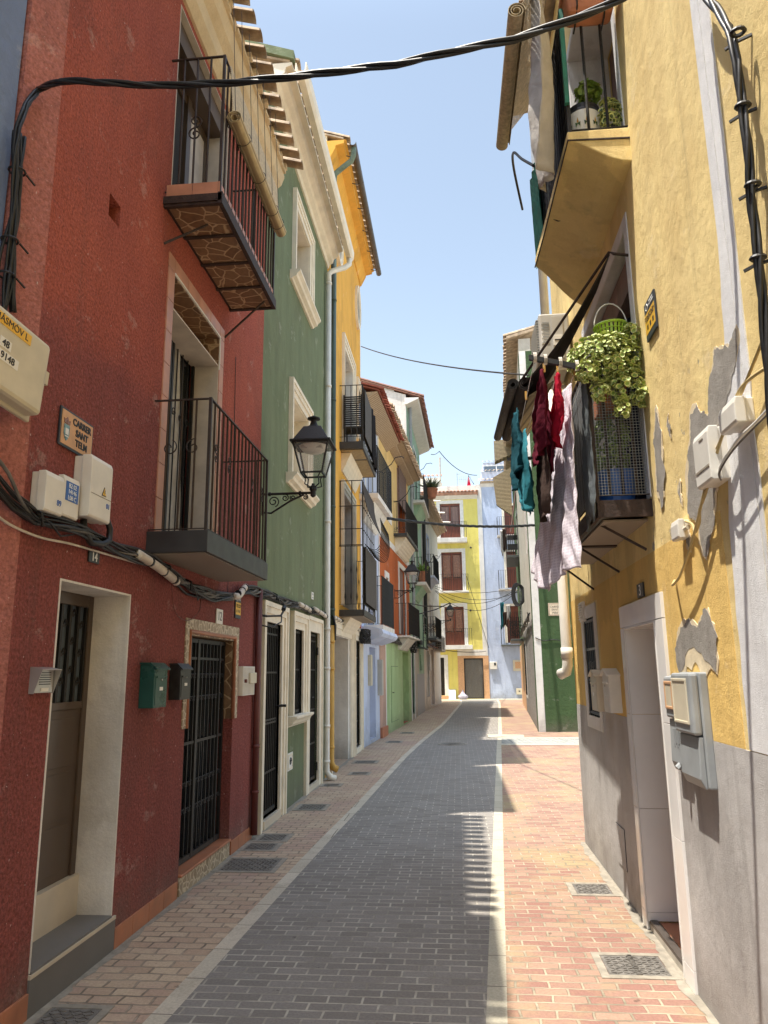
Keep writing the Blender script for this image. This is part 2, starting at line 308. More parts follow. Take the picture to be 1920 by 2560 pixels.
class MB:
    def __init__(m, fr=WD): m.fr = fr; m.v = []; m.f = []
    def add(m, pts, faces):
        b = len(m.v); m.v += [m.fr.w(*p) for p in pts]; m.f += [tuple(b+i for i in q) for q in faces]; return m
    def box(m, s0, s1, o0, o1, z0, z1):
        P = [(s, o, z) for s in (s0, s1) for o in (o0, o1) for z in (z0, z1)]
        return m.add(P, [(0, 1, 3, 2), (4, 6, 7, 5), (0, 4, 5, 1), (2, 3, 7, 6), (0, 2, 6, 4), (1, 5, 7, 3)])
    def hexa(m, P): return m.add(P, [(0, 1, 2, 3), (4, 7, 6, 5), (0, 4, 5, 1), (1, 5, 6, 2), (2, 6, 7, 3), (3, 7, 4, 0)])
    def face(m, pts): return m.add(pts, [tuple(range(len(pts)))])
    def extr(m, poly, o0, o1):
        """polygon in (s, z) given thickness along o"""
        n = len(poly); P = [(s, o0, z) for s, z in poly]+[(s, o1, z) for s, z in poly]
        return m.add(P, [tuple(range(n)), tuple(range(2*n-1, n-1, -1))]+[(i, (i+1) % n, n+(i+1) % n, n+i) for i in range(n)])
    def sweep(m, prof, s0, s1):
        """profile in (o, z) swept along s"""
        n = len(prof); P = [(s0, o, z) for o, z in prof]+[(s1, o, z) for o, z in prof]
        return m.add(P, [tuple(range(n)), tuple(range(2*n-1, n-1, -1))]+[(i, (i+1) % n, n+(i+1) % n, n+i) for i in range(n)])
    def tube(m, pts, r, n=6, cap=True, rr=None, flat=1.0):
        W = [m.fr.w(*p) for p in pts]; b = len(m.v); K = len(W)
        t0 = (W[1]-W[0]).normalized(); a = t0.orthogonal().normalized()
        if abs(t0.z) < .9: a = t0.cross(Vector((0, 0, 1))).normalized()
        for i, p in enumerate(W):
            t = (W[min(i+1, K-1)]-W[max(i-1, 0)])
            t = t.normalized() if t.length > 1e-9 else t0
            a = (a-t*a.dot(t)); a = a.normalized() if a.length > 1e-6 else t.orthogonal().normalized()
            c = t.cross(a); R = rr[i] if rr else r
            for k in range(n):
                g = 2*math.pi*k/n+(math.pi/4 if n == 4 else 0); m.v.append(p+a*(R*math.cos(g))+c*(R*flat*math.sin(g)))
        for i in range(K-1):
            for k in range(n): m.f.append((b+i*n+k, b+i*n+(k+1) % n, b+(i+1)*n+(k+1) % n, b+(i+1)*n+k))
        if cap: m.f.append(tuple(b+k for k in range(n))[::-1]); m.f.append(tuple(b+(K-1)*n+k for k in range(n)))
        return m
    def lathe(m, c, prof, n=12):
        """rings (radius, z) about the vertical through c=(s, o)"""
        return m.tube([(c[0], c[1], z) for r, z in prof], 1, n, True, [max(r, .0005) for r, z in prof])
    def grid(m, fn, nu, nv):
        b = len(m.v)
        for i in range(nu+1):
            for j in range(nv+1): m.v.append(m.fr.w(*fn(i/nu, j/nv)))
        for i in range(nu):
            for j in range(nv): q = b+i*(nv+1)+j; m.f.append((q, q+1, q+nv+2, q+nv+1))
        return m
def obj(name, mb, mat, parent=None, loc=None, smooth=False, bevel=0, solid=0):
    """one mesh object; the mesh is stored relative to the thing's base"""
    base = Vector((0, 0, 0)); p = parent
    if parent is not None:
        while p is not None: base += p.location; p = p.parent
    off = base if loc is None else Vector(loc)
    me = bpy.data.meshes.new(name); me.from_pydata([tuple(v-off) for v in mb.v], [], mb.f)
    bm = bmesh.new(); bm.from_mesh(me)
    bmesh.ops.recalc_face_normals(bm, faces=bm.faces)
    bm.to_mesh(me); bm.free()
    if mat: me.materials.append(MATS[mat])
    o = bpy.data.objects.new(name, me); COL.objects.link(o)
    if parent is not None: o.parent = parent; o.location = off-base
    else: o.location = off
    if smooth: me.polygons.foreach_set('use_smooth', [True]*len(me.polygons))
    if solid: md = o.modifiers.new('thick', 'SOLIDIFY'); md.thickness = solid; md.offset = 0
    if bevel:
        md = o.modifiers.new('edge', 'BEVEL'); md.width = bevel; md.segments = 2; md.limit_method = 'ANGLE'; md.angle_limit = .7
    return o
def struct(name, mb, mat): o = obj(name, mb, mat, None, (0, 0, 0)); o['kind'] = 'structure'; return o
def tag(o, label, cat, group=None):
    o['label'] = label; o['category'] = cat
    if group: o['group'] = group
    return o
def thing(name, label, cat, loc, group=None):
    o = bpy.data.objects.new(name, None); COL.objects.link(o); o.location = loc; o.empty_display_size = .2
    return tag(o, label, cat, group)
def single(name, mb, mat, label, cat, loc, group=None, **k): return tag(obj(name, mb, mat, None, loc, **k), label, cat, group)
def dup(o, delta, parent=None):
    """a copy of a part (with its own parts), shifted"""
    c = o.copy(); COL.objects.link(c); c.parent = parent if parent else o.parent; c.location = o.location+delta
    for ch in list(o.children):
        d = ch.copy(); COL.objects.link(d); d.parent = c
    return c
def duptree(o, delta, parent=None):
    c = o.copy(); COL.objects.link(c); c.parent = parent; c.location = o.location+delta
    for ch in list(o.children): duptree(ch, Vector((0, 0, 0)), c)
    return c
def lettering(fr, s, o, z, txt, size, mat, parent, tilt=0, ext=.002, name='lettering', bold=0, sx=1.0, cx='CENTER'):
    cu = bpy.data.curves.new('t', 'FONT'); cu.body = txt; cu.size = size; cu.extrude = ext; cu.offset = bold; cu.align_x = cx; cu.align_y = 'CENTER'
    cu.space_line = .95
    t = bpy.data.objects.new('t', cu); COL.objects.link(t); bpy.context.view_layer.update()
    me = bpy.data.meshes.new_from_object(t.evaluated_get(bpy.context.evaluated_depsgraph_get())); bpy.data.objects.remove(t); bpy.data.curves.remove(cu)
    X = fr.u*fr.rd; Z = Vector((0, 0, 1)); N = fr.n
    R = Matrix((X, Z, N)).transposed().to_4x4()@Matrix.Rotation(tilt, 4, 'Z')@Matrix.Diagonal((sx, 1, 1, 1))
    me.transform(R); me.materials.clear(); me.materials.append(MATS[mat])
    ob = bpy.data.objects.new(name, me); COL.objects.link(ob)
    base = Vector((0, 0, 0)); p = parent
    while p is not None: base += p.location; p = p.parent
    ob.parent = parent; ob.location = fr.w(s, o, z)-base; return ob
# ---------------------------------------------------------------- architecture
def wallgrid(fr, s0, s1, z0, z1, holes=(), o=0.0, th=.42, mb=None):
    """a wall slab with real openings and reveals"""
    m = mb or MB(fr)
    S = sorted({s0, s1, *[h[0] for h in holes], *[h[1] for h in holes]}); Z = sorted({z0, z1, *[h[2] for h in holes], *[h[3] for h in holes]})
    S = [x for x in S if s0 <= x <= s1]; Z = [x for x in Z if z0 <= x <= z1]
    def solid(i, j):
        if i < 0 or j < 0 or i >= len(S)-1 or j >= len(Z)-1: return False
        c = ((S[i]+S[i+1])/2, (Z[j]+Z[j+1])/2)
        return not any(h[0] < c[0] < h[1] and h[2] < c[1] < h[3] for h in holes)
    a, b = o, o-th
    for i in range(len(S)-1):
        for j in range(len(Z)-1):
            if not solid(i, j): continue
            x0, x1, y0, y1 = S[i], S[i+1], Z[j], Z[j+1]
            m.face([(x0, a, y0), (x1, a, y0), (x1, a, y1), (x0, a, y1)]); m.face([(x0, b, y0), (x0, b, y1), (x1, b, y1), (x1, b, y0)])
            if not solid(i-1, j): m.face([(x0, a, y0), (x0, a, y1), (x0, b, y1), (x0, b, y0)])
            if not solid(i+1, j): m.face([(x1, a, y0), (x1, b, y0), (x1, b, y1), (x1, a, y1)])
            if not solid(i, j-1): m.face([(x0, a, y0), (x0, b, y0), (x1, b, y0), (x1, a, y0)])
            if not solid(i, j+1): m.face([(x0, a, y1), (x1, a, y1), (x1, b, y1), (x0, b, y1)])
    return m
def welded(name, mb, mat, parent, **k):
    o = obj(name, mb, mat, parent, **k); bm = bmesh.new(); bm.from_mesh(o.data)
    bmesh.ops.remove_doubles(bm, verts=bm.verts, dist=1e-4); bmesh.ops.recalc_face_normals(bm, faces=bm.faces); bm.to_mesh(o.data); bm.free(); return o
def ring(fr, s0, s1, z0, z1, w, o0, o1, bottom=False, mb=None):
    """flat band round an opening (outside it), mitred as one polygon"""
    m = mb or MB(fr)
    if bottom:
        m.box(s0-w, s0, o0, o1, z0-w, z1+w); m.box(s1, s1+w, o0, o1, z0-w, z1+w); m.box(s0, s1, o0, o1, z1, z1+w); m.box(s0, s1, o0, o1, z0-w, z0)
    else: m.extr([(s0-w, z0), (s0, z0), (s0, z1), (s1, z1), (s1, z0), (s1+w, z0), (s1+w, z1+w), (s0-w, z1+w)], o0, o1)
    return m
def moulding(fr, s0, s1, z0, z1, w=.28, d=.06, bottom=False, mb=None):
    """classical surround with a raised outer fillet: opening edges s0,s1,z1"""
    m = mb or MB(fr)
    ring(fr, s0, s1, z0, z1, w*.42, -.1, d*.45, bottom, m); k = w*.42
    ring(fr, s0-k, s1+k, z0-(k if bottom else 0), z1+k, w*.33, -.01, d*.75, bottom, m); k += w*.33
    ring(fr, s0-k, s1+k, z0-(k if bottom else 0), z1+k, w*.25, -.01, d, bottom, m)
    return m
def sill(fr, s0, s1, z, d=.16, h=.16, mb=None):
    m = mb or MB(fr)
    return m.sweep([(-.05, z), (d, z), (d, z-h*.2), (d-.02, z-h*.3), (d*.72, z-h*.45), (d*.62, z-h*.7), (d*.3, z-h*.85), (d*.2, z-h), (-.05, z-h)], s0, s1)
def scroll(m, c, r, o, turns=1.4, rad=.006, flip=1, start=0, n=4, fz=1, plane='s'):
    pts = []
    K = 22
    for i in range(K+1):
        t = i/K; g = start+flip*turns*2*math.pi*t; R = r*(1-.8*t)
        a, b = R*math.cos(g), R*math.sin(g)*fz
        pts.append((c[0]+a, o, c[1]+b) if plane == 's' else (c[2], o+a, c[1]+b))
    m.tube(pts, rad, n); return m
def sscroll(m, s, z, h, o, rad=.006, flip=1, plane='s', s2=0):
    """S shaped wrought scroll of height h centred at (s, z)"""
    r = h*.25
    for k, (zz, st) in enumerate(((z+h*.25, -math.pi/2), (z-h*.25, math.pi/2))):
        pts = []
        for i in range(19):
            t = i/18; g = st+flip*1.35*2*math.pi*t; R = r*(1-.78*t)
            a, b = R*math.cos(g), R*math.sin(g)
            pts.append((s+a, o, zz+b) if plane == 's' else (s, o+a, zz+b))
        m.tube(pts, rad, 4)
    return m
def cove(m, s0, s1, d, z1, h, n=5):
    """moulded corbel under a balcony slab"""
    prof = [(-.05, z1), (d, z1)]
    for i in range(n):
        t = (i+1)/n; prof += [(d*(1-t*.85)+d*.12, z1-h*(t-.5/n)), (d*(1-t*.85), z1-h*t)]
    prof += [(-.05, z1-h)]
    return m.sweep(prof, s0, s1)
def balcony(H, fr, s0, s1, d, z, th, rh, nf, ns, slab='concrete', iron='black_iron', r=.008, bellies=False, net=None, scrolls=0, low=.06, mid=None, near=True, far=True, slabobj=None, basez=None):
    """part 'balcony' (slab) > railing, one mesh per bar"""
    sl = slabobj or obj('balcony', MB(fr).box(s0, s1, -.1, d, z-th, z), slab, H, bevel=.006)
    e = .025; zt = z+rh; zb = z+low
    m = MB(fr); a, b, D = s0+e, s1-e, d-e
    for zz, h, w in ((zt, .012, .02), (zb, .008, .012)):
        m.box(a-w/2, b+w/2, D-w/2, D+w/2, zz-h, zz)
        m.box(a-w/2, a+w/2, 0, D-w/2, zz-h, zz); m.box(b-w/2, b+w/2, 0, D-w/2, zz-h, zz)
    for s in (a, b): m.box(s-.012, s+.012, D-.012, D+.012, z-.01, zt+.003)
    for k in range(scrolls):
        s = a+(b-a)*(k+.5)/scrolls; sscroll(m, s, z+rh*.62, .17, D, .005, 1 if k % 2 else -1)
    obj('railing', m, iron, sl)
    pts = [(0, zb), (0, zt)]
    bal = MB(fr)
    def one(s, o):
        q = MB(fr)
        if bellies:
            prof = [(r, zb)]+[(r, z+rh*.12), (r*2.3, z+rh*.2), (r, z+rh*.27), (r, z+rh*.55), (r*2.0, z+rh*.62), (r, z+rh*.69), (r, zt)]
            q.tube([(s, o, zz) for _, zz in prof], 1, 6, False, [p[0] for p in prof])
        else: q.tube([(s, o, zb), (s, o, zt)], r*1.2, 4, False)
        return q
    first = obj('baluster', one(a, D), iron, sl)
    for k in range(1, nf+1): dup(first, fr.u*((b-a)*k/(nf+1)))
    for k in range(ns):
        if near: dup(first, fr.n*(-D*(k+1)/(ns+1)+0))
        if far: dup(first, fr.n*(-D*(k+1)/(ns+1))+fr.u*(b-a))
    if net: obj('net_screen', MB(fr).box(a+.01, b-.01, D+.012, D+.018, zb, zt-.02), net, sl)
    return sl
def tiles(m, fr, s0, s1, oe, ze, pitch, depth, step=.21, r=.085, tipmb=None, seed=3):
    """barrel tiles running up the slope; every cover tile is a half tube with thickness"""
    R = random.Random(seed); n = max(1, int(round((s1-s0)/step))); step = (s1-s0)/n
    L = math.sqrt(1+pitch*pitch)
    for k in range(n):
        s = s0+(k+.5)*step; j = R.uniform(-.012, .012)
        pts = []; K = 7
        o0 = oe+R.uniform(-.012, .02); o1 = oe-depth
        for (oo, zz, rr) in ((o0, ze, r), (o1, ze+pitch*depth, r*.92)):
            for i in range(K):
                g = math.pi*i/(K-1); pts.append((s+j+rr*math.cos(g), oo, zz+rr*math.sin(g)*.9))
            for i in range(K):
                g = math.pi*i/(K-1); pts.append((s+j+(rr-.014)*math.cos(g), oo, zz+(rr-.014)*math.sin(g)*.9))
        F = []
        for i in range(K-1):
            F += [(i, i+1, 2*K+i+1, 2*K+i), (K+i, 3*K+i, 3*K+i+1, K+i+1), (i, K+i, K+i+1, i+1)]
        F += [(0, 2*K, 3*K, K), (K-1, 2*K-1, 4*K-1, 3*K-1)]
        m.add(pts, F)
    return m
def roof(H, fr, s0, s1, ze, over, pitch, depth, mat='roof_tile', under='cream_render', step=.21, eave_h=.14, slab_in=.0, seed=3, prof=None):
    """part 'roof' (deck and tiles) > eaves (the moulded underside)"""
    m = MB(fr)
    m.hexa([(s0, over-.12, ze+.02), (s1, over-.12, ze+.02), (s1, -depth, ze+.02+pitch*(depth+over-.12)), (s0, -depth, ze+.02+pitch*(depth+over-.12)),
            (s0, over-.12, ze+.06), (s1, over-.12, ze+.06), (s1, -depth, ze+.06+pitch*(depth+over-.12)), (s0, -depth, ze+.06+pitch*(depth+over-.12))])
    tiles(m, fr, s0, s1, over, ze+.06, pitch, depth+over, step, step*.42, seed=seed)
    rf = obj('roof', m, mat, H)
    p = prof or [(-.05, ze-.25), (.05, ze-.25), (over*.35, ze-.12), (over*.45, ze-.12), (over*.5, ze-.02), (over-.1, ze-.005), (over-.1, ze+.018), (-.05, ze+.018)]
    obj('eaves', MB(fr).sweep(p, s0, s1), under, rf)
    return rf
def sides(m, fr, s0, s1, z0, ze, pitch, depth, th=.2, o0=-.42, over=.3):
    """gable walls behind the front wall, following the roof"""
    for s, t in ((s0, s0+th), (s1-th, s1)):
        m.hexa([(s, o0, z0), (t, o0, z0), (t, -depth, z0), (s, -depth, z0), (s, o0, ze+pitch*(-o0+over-.12)), (t, o0, ze+pitch*(-o0+over-.12)), (t, -depth, ze+pitch*(depth+over-.12)), (s, -depth, ze+pitch*(depth+over-.12))])
    m.box(s0+th, s1-th, -depth, -depth+th, z0, ze+pitch*(depth-th))
    return m
def bardoor(H, fr, s0, s1, z0, z1, o, nb, name='door', leaf='dark_leaf', iron='black_iron', rails=(), curls=(), r=.009, out=.05, extra=None):
    """dark leaf or pane with a barred grille hung in front: part > grille, handle"""
    d = obj(name, MB(fr).box(s0, s1, o-.04, o, z0, z1), leaf, H)
    g = MB(fr); q = o+out
    g.box(s0+.005, s0+.035, q-.015, q+.015, z0, z1); g.box(s1-.035, s1-.005, q-.015, q+.015, z0, z1); g.box(s0+.035, s1-.035, q-.015, q+.015, z1-.04, z1-.002); g.box(s0+.035, s1-.035, q-.015, q+.015, z0+.002, z0+.05)
    for k in range(nb): s = s0+.03+(s1-s0-.06)*(k+1)/(nb+1); g.box(s-r, s+r, q-r, q+r, z0+.05, z1-.04)
    for zz in rails: g.box(s0+.035, s1-.035, q-r*.8, q+r*1.3, zz-.012, zz+.012)
    for zz, h in curls:
        for k in range(nb+1):
            s = s0+.03+(s1-s0-.06)*(k+.5)/(nb+1); w = (s1-s0-.06)/(nb+1)*.24
            scroll(g, (s-w, zz), w*1.05, q+.004, 1.1, .0055, 1, 0); scroll(g, (s+w, zz), w*1.05, q+.004, 1.1, .0055, -1, math.pi)
    if extra: extra(g, q)
    obj('grille', g, iron, d); return d
# ================================================================ ground
def strip(name, left, right, z, mat):
    """ground sheet between two polylines of (x, y)"""
    m = MB(); b = 0
    ys = sorted({p[1] for p in left} | {p[1] for p in right})
    def xa(L, y):
        for (x0, y0), (x1, y1) in zip(L, L[1:]):
            if y0 <= y <= y1: return x0+(x1-x0)*(y-y0)/(y1-y0)
        return L[-1][0] if y > L[-1][1] else L[0][0]
    for a, c in zip(ys, ys[1:]):
        m.face([(xa(left, a), a, z), (xa(right, a), a, z), (xa(right, c), c, z), (xa(left, c), c, z)])
    return struct(name, m, mat)
KL = [(-1.78, -8), (-1.80, 3), (-1.765, 4.4), (-1.72, 5.9), (-1.62, 8.9), (-1.53, 11), (-1.44, 13.7), (-1.30, 17.5), (-1.12, 20.8), (-.88, 24.4), (-.70, 27), (-.52, 30.7), (-.15, 40), (.05, 45.2), (.08, 50.6)]
KR = [(x+.12, y) for x, y in KL]
SL = [(-.45, -8), (.02, 3), (.09, 4.5), (.19, 6.4), (.39, 10.1), (.67, 15.2), (.92, 19.85), (1.16, 23.7), (2.29, 45), (2.45, 50.6)]
SR = [(x+.115, y) for x, y in SL]
LB = [(-3.1, -8), (-3.1, 50.6)]; RB = [(9, -8), (9, 50.6)]
struct('ground', MB().face([(-90, -90, -.03), (90, -90, -.03), (90, 160, -.03), (-90, 160, -.03)]), 'concrete')
strip('pavement', LB, KL, 0, 'tan_pavers')
strip('kerb', KL, KR, 0, 'kerb_stone')
strip('road', KR, SL, 0, 'road_pavers')
strip('kerb', SL, SR, 0, 'kerb_pale')
strip('pavement', SR, RB, 0, 'pink_pavers')
struct('pavement', MB().face([(-3.1, 50.6, .004), (9, 50.6, .004), (9, 54, .004), (-3.1, 54, .004)]), 'kerb_pale')
R_ = random.Random(44)
for nm, x0, sg, y0, y1 in (('mortar_left', -2.44, 1, 3.0, 18.8), ('mortar_right', 1.34, -1, 2.0, 8.9)):
    mm_ = MB(); n_ = int((y1-y0)/.07); W_ = [.035+.045*abs(math.sin(i*.21+x0))+R_.uniform(0, .03) for i in range(n_+1)]
    for i in range(n_): a_, b_ = y0+(y1-y0)*i/n_, y0+(y1-y0)*(i+1)/n_; mm_.face([(x0, a_, .003), (x0+sg*W_[i], a_, .003), (x0+sg*W_[i+1], b_, .003), (x0, b_, .003)])
    struct('pavement_edge', mm_, 'manhole_frame')
def sx(L, y):
    for (x0, y0), (x1, y1) in zip(L, L[1:]):
        if y0 <= y <= y1: return x0+(x1-x0)*(y-y0)/(y1-y0)
struct('path', MB().face([(sx(SR, 20.2), 20.2, .005), (9, 20.0, .005), (9, 21.7, .005), (sx(SR, 21.85), 21.85, .005)]), 'alley_pavers')
struct('kerb', MB().face([(sx(SR, 19.85), 19.85, .006), (9, 19.7, .006), (9, 20.0, .006), (sx(SR, 20.2), 20.2, .006)]), 'kerb_pale')
struct('kerb', MB().face([(sx(SR, 21.85), 21.85, .006), (9, 21.7, .006), (9, 21.95, .006), (sx(SR, 22.1), 22.1, .006)]), 'kerb_pale')
single('drain_channel', MB().face([(.78, 21.95, .009), (1.80, 22.05, .009), (1.86, 23.0, .009), (.83, 23.1, .009)]).box(.80, .82, 22, 23.05, .009, .02), 'kerb_pale', 'pale stone slab lying across the road strip at the alley mouth', 'slab', (1.2, 22.5, 0))
# manhole covers
def manhole(x0, x1, y0, y1, label, skew=0, grid=(8, 6), words=None):
    t = thing('manhole_cover', label, 'manhole cover', ((x0+x1)/2, (y0+y1)/2, 0), 'rectangular access covers in the pavement')
    F = MB(); p = .05
    F.box(x0-p, x1+p, y0-p, y0, -.01, .006); F.box(x0-p, x1+p, y1, y1+p, -.01, .006); F.box(x0-p, x0, y0, y1, -.01, .006); F.box(x1, x1+p, y0, y1, -.01, .006)
    obj('frame', F, 'manhole_frame', t)
    P = MB(); P.box(x0+.004, x1-.004, y0+.004, y1-.004, -.01, .004)
    nx, ny = grid
    for i in range(nx):
        for j in range(ny):
            a = x0+.02+(x1-x0-.04)*(i+.5)/nx; b = y0+.02+(y1-y0-.04)*(j+.5)/ny; w = (x1-x0)/nx*.36; h = (y1-y0)/ny*.16
            k = h*1.3 if (i+j) % 2 else -h*1.3
            P.hexa([(a-w, b-h-k, .002), (a+w, b-h+k, .002), (a+w, b+h+k, .002), (a-w, b+h-k, .002), (a-w, b-h-k, .009), (a+w, b-h+k, .009), (a+w, b+h+k, .009), (a-w, b+h-k, .009)])
    c = obj('cover', P, 'manhole_iron', t)
    if words:
        fr = Fr((0, 0), (1, 0), 'L'); me = None
        cu = bpy.data.curves.new('t', 'FONT'); cu.body = words; cu.size = .055; cu.extrude = .004; cu.align_x = 'CENTER'
        q = bpy.data.objects.new('t', cu); COL.objects.link(q); bpy.context.view_layer.update()
        me = bpy.data.meshes.new_from_object(q.evaluated_get(bpy.context.evaluated_depsgraph_get())); bpy.data.objects.remove(q)
        me.transform(Matrix.Rotation(-math.pi/2, 4, 'Z')); me.materials.clear(); me.materials.append(MATS['manhole_iron'])
        l = bpy.data.objects.new('lettering', me); COL.objects.link(l); l.parent = c; l.location = (-.02, 0, .009)
manhole(-2.36, -2.06, 4.25, 4.52, 'iron access cover by the stone step of door 14, nearest on the left')
manhole(-2.36, -1.84, 7.50, 7.98, 'large iron access cover in front of the black gate of number 12', grid=(12, 9))
manhole(-2.36, -2.04, 8.36, 8.66, 'smaller iron cover just beyond the large cover at the black gate')
manhole(-2.32, -2.02, 8.80, 9.13, 'iron cover at the foot of the red drainpipe')
manhole(-2.28, -1.92, 10.72, 11.14, 'iron cover below the green wall between its two doors')
manhole(-2.31, -2.04, 12.9, 13.15, 'small iron cover below the second green house door')
manhole(-2.04, -1.73, 14.3, 14.64, 'small iron cover out from the foot of the ochre pipe', grid=(6, 5))
manhole(-2.22, -1.78, 16.05, 16.5, 'iron cover in front of the arcade doorway of the ochre house')
manhole(-1.95, -1.6, 20.6, 21.1, 'iron cover in front of the lilac house door', grid=(6, 5))
manhole(-1.8, -1.45, 23.6, 24.1, 'iron cover in front of the pale green doors', grid=(6, 5))
manhole(.87, 1.25, 5.20, 5.53, 'iron cover with raised wave pattern by the tiled right doorway', words='QUATRO 400', grid=(9, 8))
manhole(.94, 1.24, 6.92, 7.22, 'weathered square cover by the grey base of the right wall')
def ringmesh(c, r0, r1, z0, z1, n=32):
    m = MB()
    for i in range(n):
        a, b = 2*math.pi*i/n, 2*math.pi*(i+1)/n
        P = [(c[0]+r*math.cos(g), c[1]+r*math.sin(g)) for g in (a, b) for r in (r0, r1)]
        m.hexa([(*P[0], z0), (*P[1], z0), (*P[3], z0), (*P[2], z0), (*P[0], z1), (*P[1], z1), (*P[3], z1), (*P[2], z1)])
    return m
t = thing('round_manhole', 'round iron manhole cover in the middle of the grey road', 'manhole cover', (-.2, 20.2, 0))
obj('frame', ringmesh((-.2, 20.2), .32, .38, -.01, .008), 'manhole_frame', t)
mm = ringmesh((-.2, 20.2), .02, .31, -.01, .005)
for r in (.08, .16, .24): mm.v += []; q = ringmesh((-.2, 20.2), r, r+.03, .004, .01); b = len(mm.v); mm.v += q.v; mm.f += [tuple(i+b for i in f) for f in q.f]
obj('cover', mm, 'manhole_iron', t)

# ================================================================ left: blue house nearest
BX = -2.55
FB = Fr((BX, 0), (BX, 1), 'L')
H = thing('blue_house', 'blue rendered house at the far left edge, beside the red corner', 'house', (BX, 0, 0))
w = wallgrid(FB, -7, 3.64, 0, 8.8, [(-2, -1.1, 0, 2.3)]); sides(w, FB, -7, 3.60, 0, 9.0, .3, 5)
welded('wall', w, 'blue_render', H)
obj('window_trim', MB(FB).box(2.0, 3.0, -.01, .006, 4.3, 8.8), 'white_trim', H)
obj('door', MB(FB).box(-2, -1.1, -.35, -.3, 0, 2.3), 'brown_door', H)
roof(H, FB, -7, 3.62, 9.0, .50, .3, 5, 'old_roof_tile')
# ================================================================ red house
H = RED = thing('red_house', 'dark red roughcast corner house with two black balconies', 'house', (-2.43, 3.9, 0))
holes = [(4.36, 5.38, 0, 2.44), (5.87, 7.18, 2.98, 5.375), (5.70, 7.22, 5.93, 8.10), (6.64, 8.08, .0, 2.22), (4.62, 4.80, 5.13, 5.31)]
w = wallgrid(FL, 3.9, 8.96, 0, 8.5, holes, th=.5)
sides(w, FL, 3.9, 8.96, 0, 8.5, .3, 5, o0=-.5, over=.4)
welded('wall', w, 'red_render', H)
c = MB(WD)   # splayed corner
c.hexa([(-2.43, 3.9, 0), (-2.53, 3.66, 0), (-2.9, 3.66, 0), (-2.9, 3.9, 0), (-2.43, 3.9, 8.6), (-2.53, 3.66, 8.6), (-2.9, 3.66, 8.6), (-2.9, 3.9, 8.6)])
obj('corner', c, 'red_worn', H)
# niche back, entrance 14
obj('niche_back', MB(FL).box(4.60, 4.82, -.3, -.14, 5.11, 5.33), 'red_worn', H)
def reveal(fr, s0, s1, z0, z1, d, t=.012, mb=None, floor=False):
    m = mb or MB(fr)
    m.box(s0, s0+t, -d, .004, z0, z1); m.box(s1-t, s1, -d, .004, z0, z1); m.box(s0+t, s1-t, -d, .004, z1-t, z1)
    if floor: m.box(s0+t, s1-t, -d, .004, z0, z0+t)
    return m
obj('reveal', reveal(FL, 4.36, 5.38, .23, 2.44, .30, .014), 'dirty_white', H)
st = obj('doorstep', MB(FL).box(4.36, 5.42, -.40, .012, -.02, .20), 'grey_tile', H)
obj('edge_strip', MB(FL).box(4.36, 5.42, -.02, .016, .20, .222), 'cream_tile', st); obj('tread', MB(FL).box(4.375, 5.365, -.30, .010, .222, .236), 'grey_tile', st)
obj('plinth', MB(FL).box(4.375, 5.365, -.34, -.245, .236, .50), 'cream_tile', st)
def door14():
    D = obj('door', MB(FL).box(4.42, 5.30, -.33, -.29, .50, 1.62).box(4.375, 4.43, -.33, -.275, .50, 2.425).box(5.30, 5.365, -.33, -.275, .50, 2.425).box(4.43, 5.30, -.33, -.275, 2.34, 2.425).box(4.43, 5.30, -.33, -.28, 1.62, 1.67), 'brown_door', H, bevel=.004)
    p = MB(FL)
    for z0, z1 in ((.56, .86), (.90, 1.20), (1.24, 1.56)): p.box(4.50, 5.22, -.292, -.284, z0, z1)
    obj('panel', p, 'brown_door', D, bevel=.003)
    obj('pane', MB(FL).box(4.43, 5.30, -.325, -.31, 1.67, 2.34), 'grey_glass', D)
    g = MB(FL)
    for k in range(8):
        s = 4.47+k*.115; g.box(s, s+.03, -.305, -.285, 1.67, 2.34)
        for j in range(3):
            z = 1.78+j*.2+(.08 if k % 2 else 0)
            if k < 7: g.box(s+.03, s+.06, -.30, -.288, z, z+.022); scroll(g, (s+.075, z+.04), .03, -.294, 1.1, .006, 1, math.pi)
    obj('grille', g, 'black_iron', D)
door14()
# skirting
for a, b in ((3.9, 4.36), (5.42, 6.60), (8.12, 8.93)):
    n = max(1, round((b-a)/.3)); sk = MB(FL)
    for i in range(n): sk.box(a+(b-a)*i/n+.001, a+(b-a)*(i+1)/n-.001, -.01, .014, -.02, .135)
    obj('skirting', sk, 'terracotta_tile', H, bevel=.002)
# upper door with tiled surround
def tilering(fr, s0, s1, z0, z1, w, mat, H, o=.012, n=.30, name='surround'):
    m = MB(fr); g = .003
    k = max(1, round((z1-z0)/n))
    for i in range(k):
        a, b = z0+(z1-z0)*i/k+g, z0+(z1-z0)*(i+1)/k-g
        m.box(s0-w, s0, -.03, o, a, b); m.box(s1, s1+w, -.03, o, a, b)
    k = max(1, round((s1-s0)/n))
    for i in range(k): m.box(s0+(s1-s0)*i/k+g, s0+(s1-s0)*(i+1)/k-g, -.03, o, z1+g, z1+w)
    m.box(s0-w, s0-g, -.03, o, z1+g, z1+w); m.box(s1+g, s1+w, -.03, o, z1+g, z1+w)
    ob = obj(name, m, mat, H, bevel=.002)
    return ob
tilering(FL, 5.87, 7.18, 2.98, 5.375, .135, 'pink_tile', H)
rv = obj('reveal', reveal(FL, 5.87, 7.18, 2.99, 5.05, .28, .016), 'jamb_stone', H)
obj('stone_band', MB(FL).box(5.872, 7.178, -.28, .006, 5.345, 5.374).box(7.16, 7.179, -.28, .005, 5.05, 5.345).box(5.871, 5.89, -.28, .005, 5.05, 5.345), 'crazy_tile', rv)
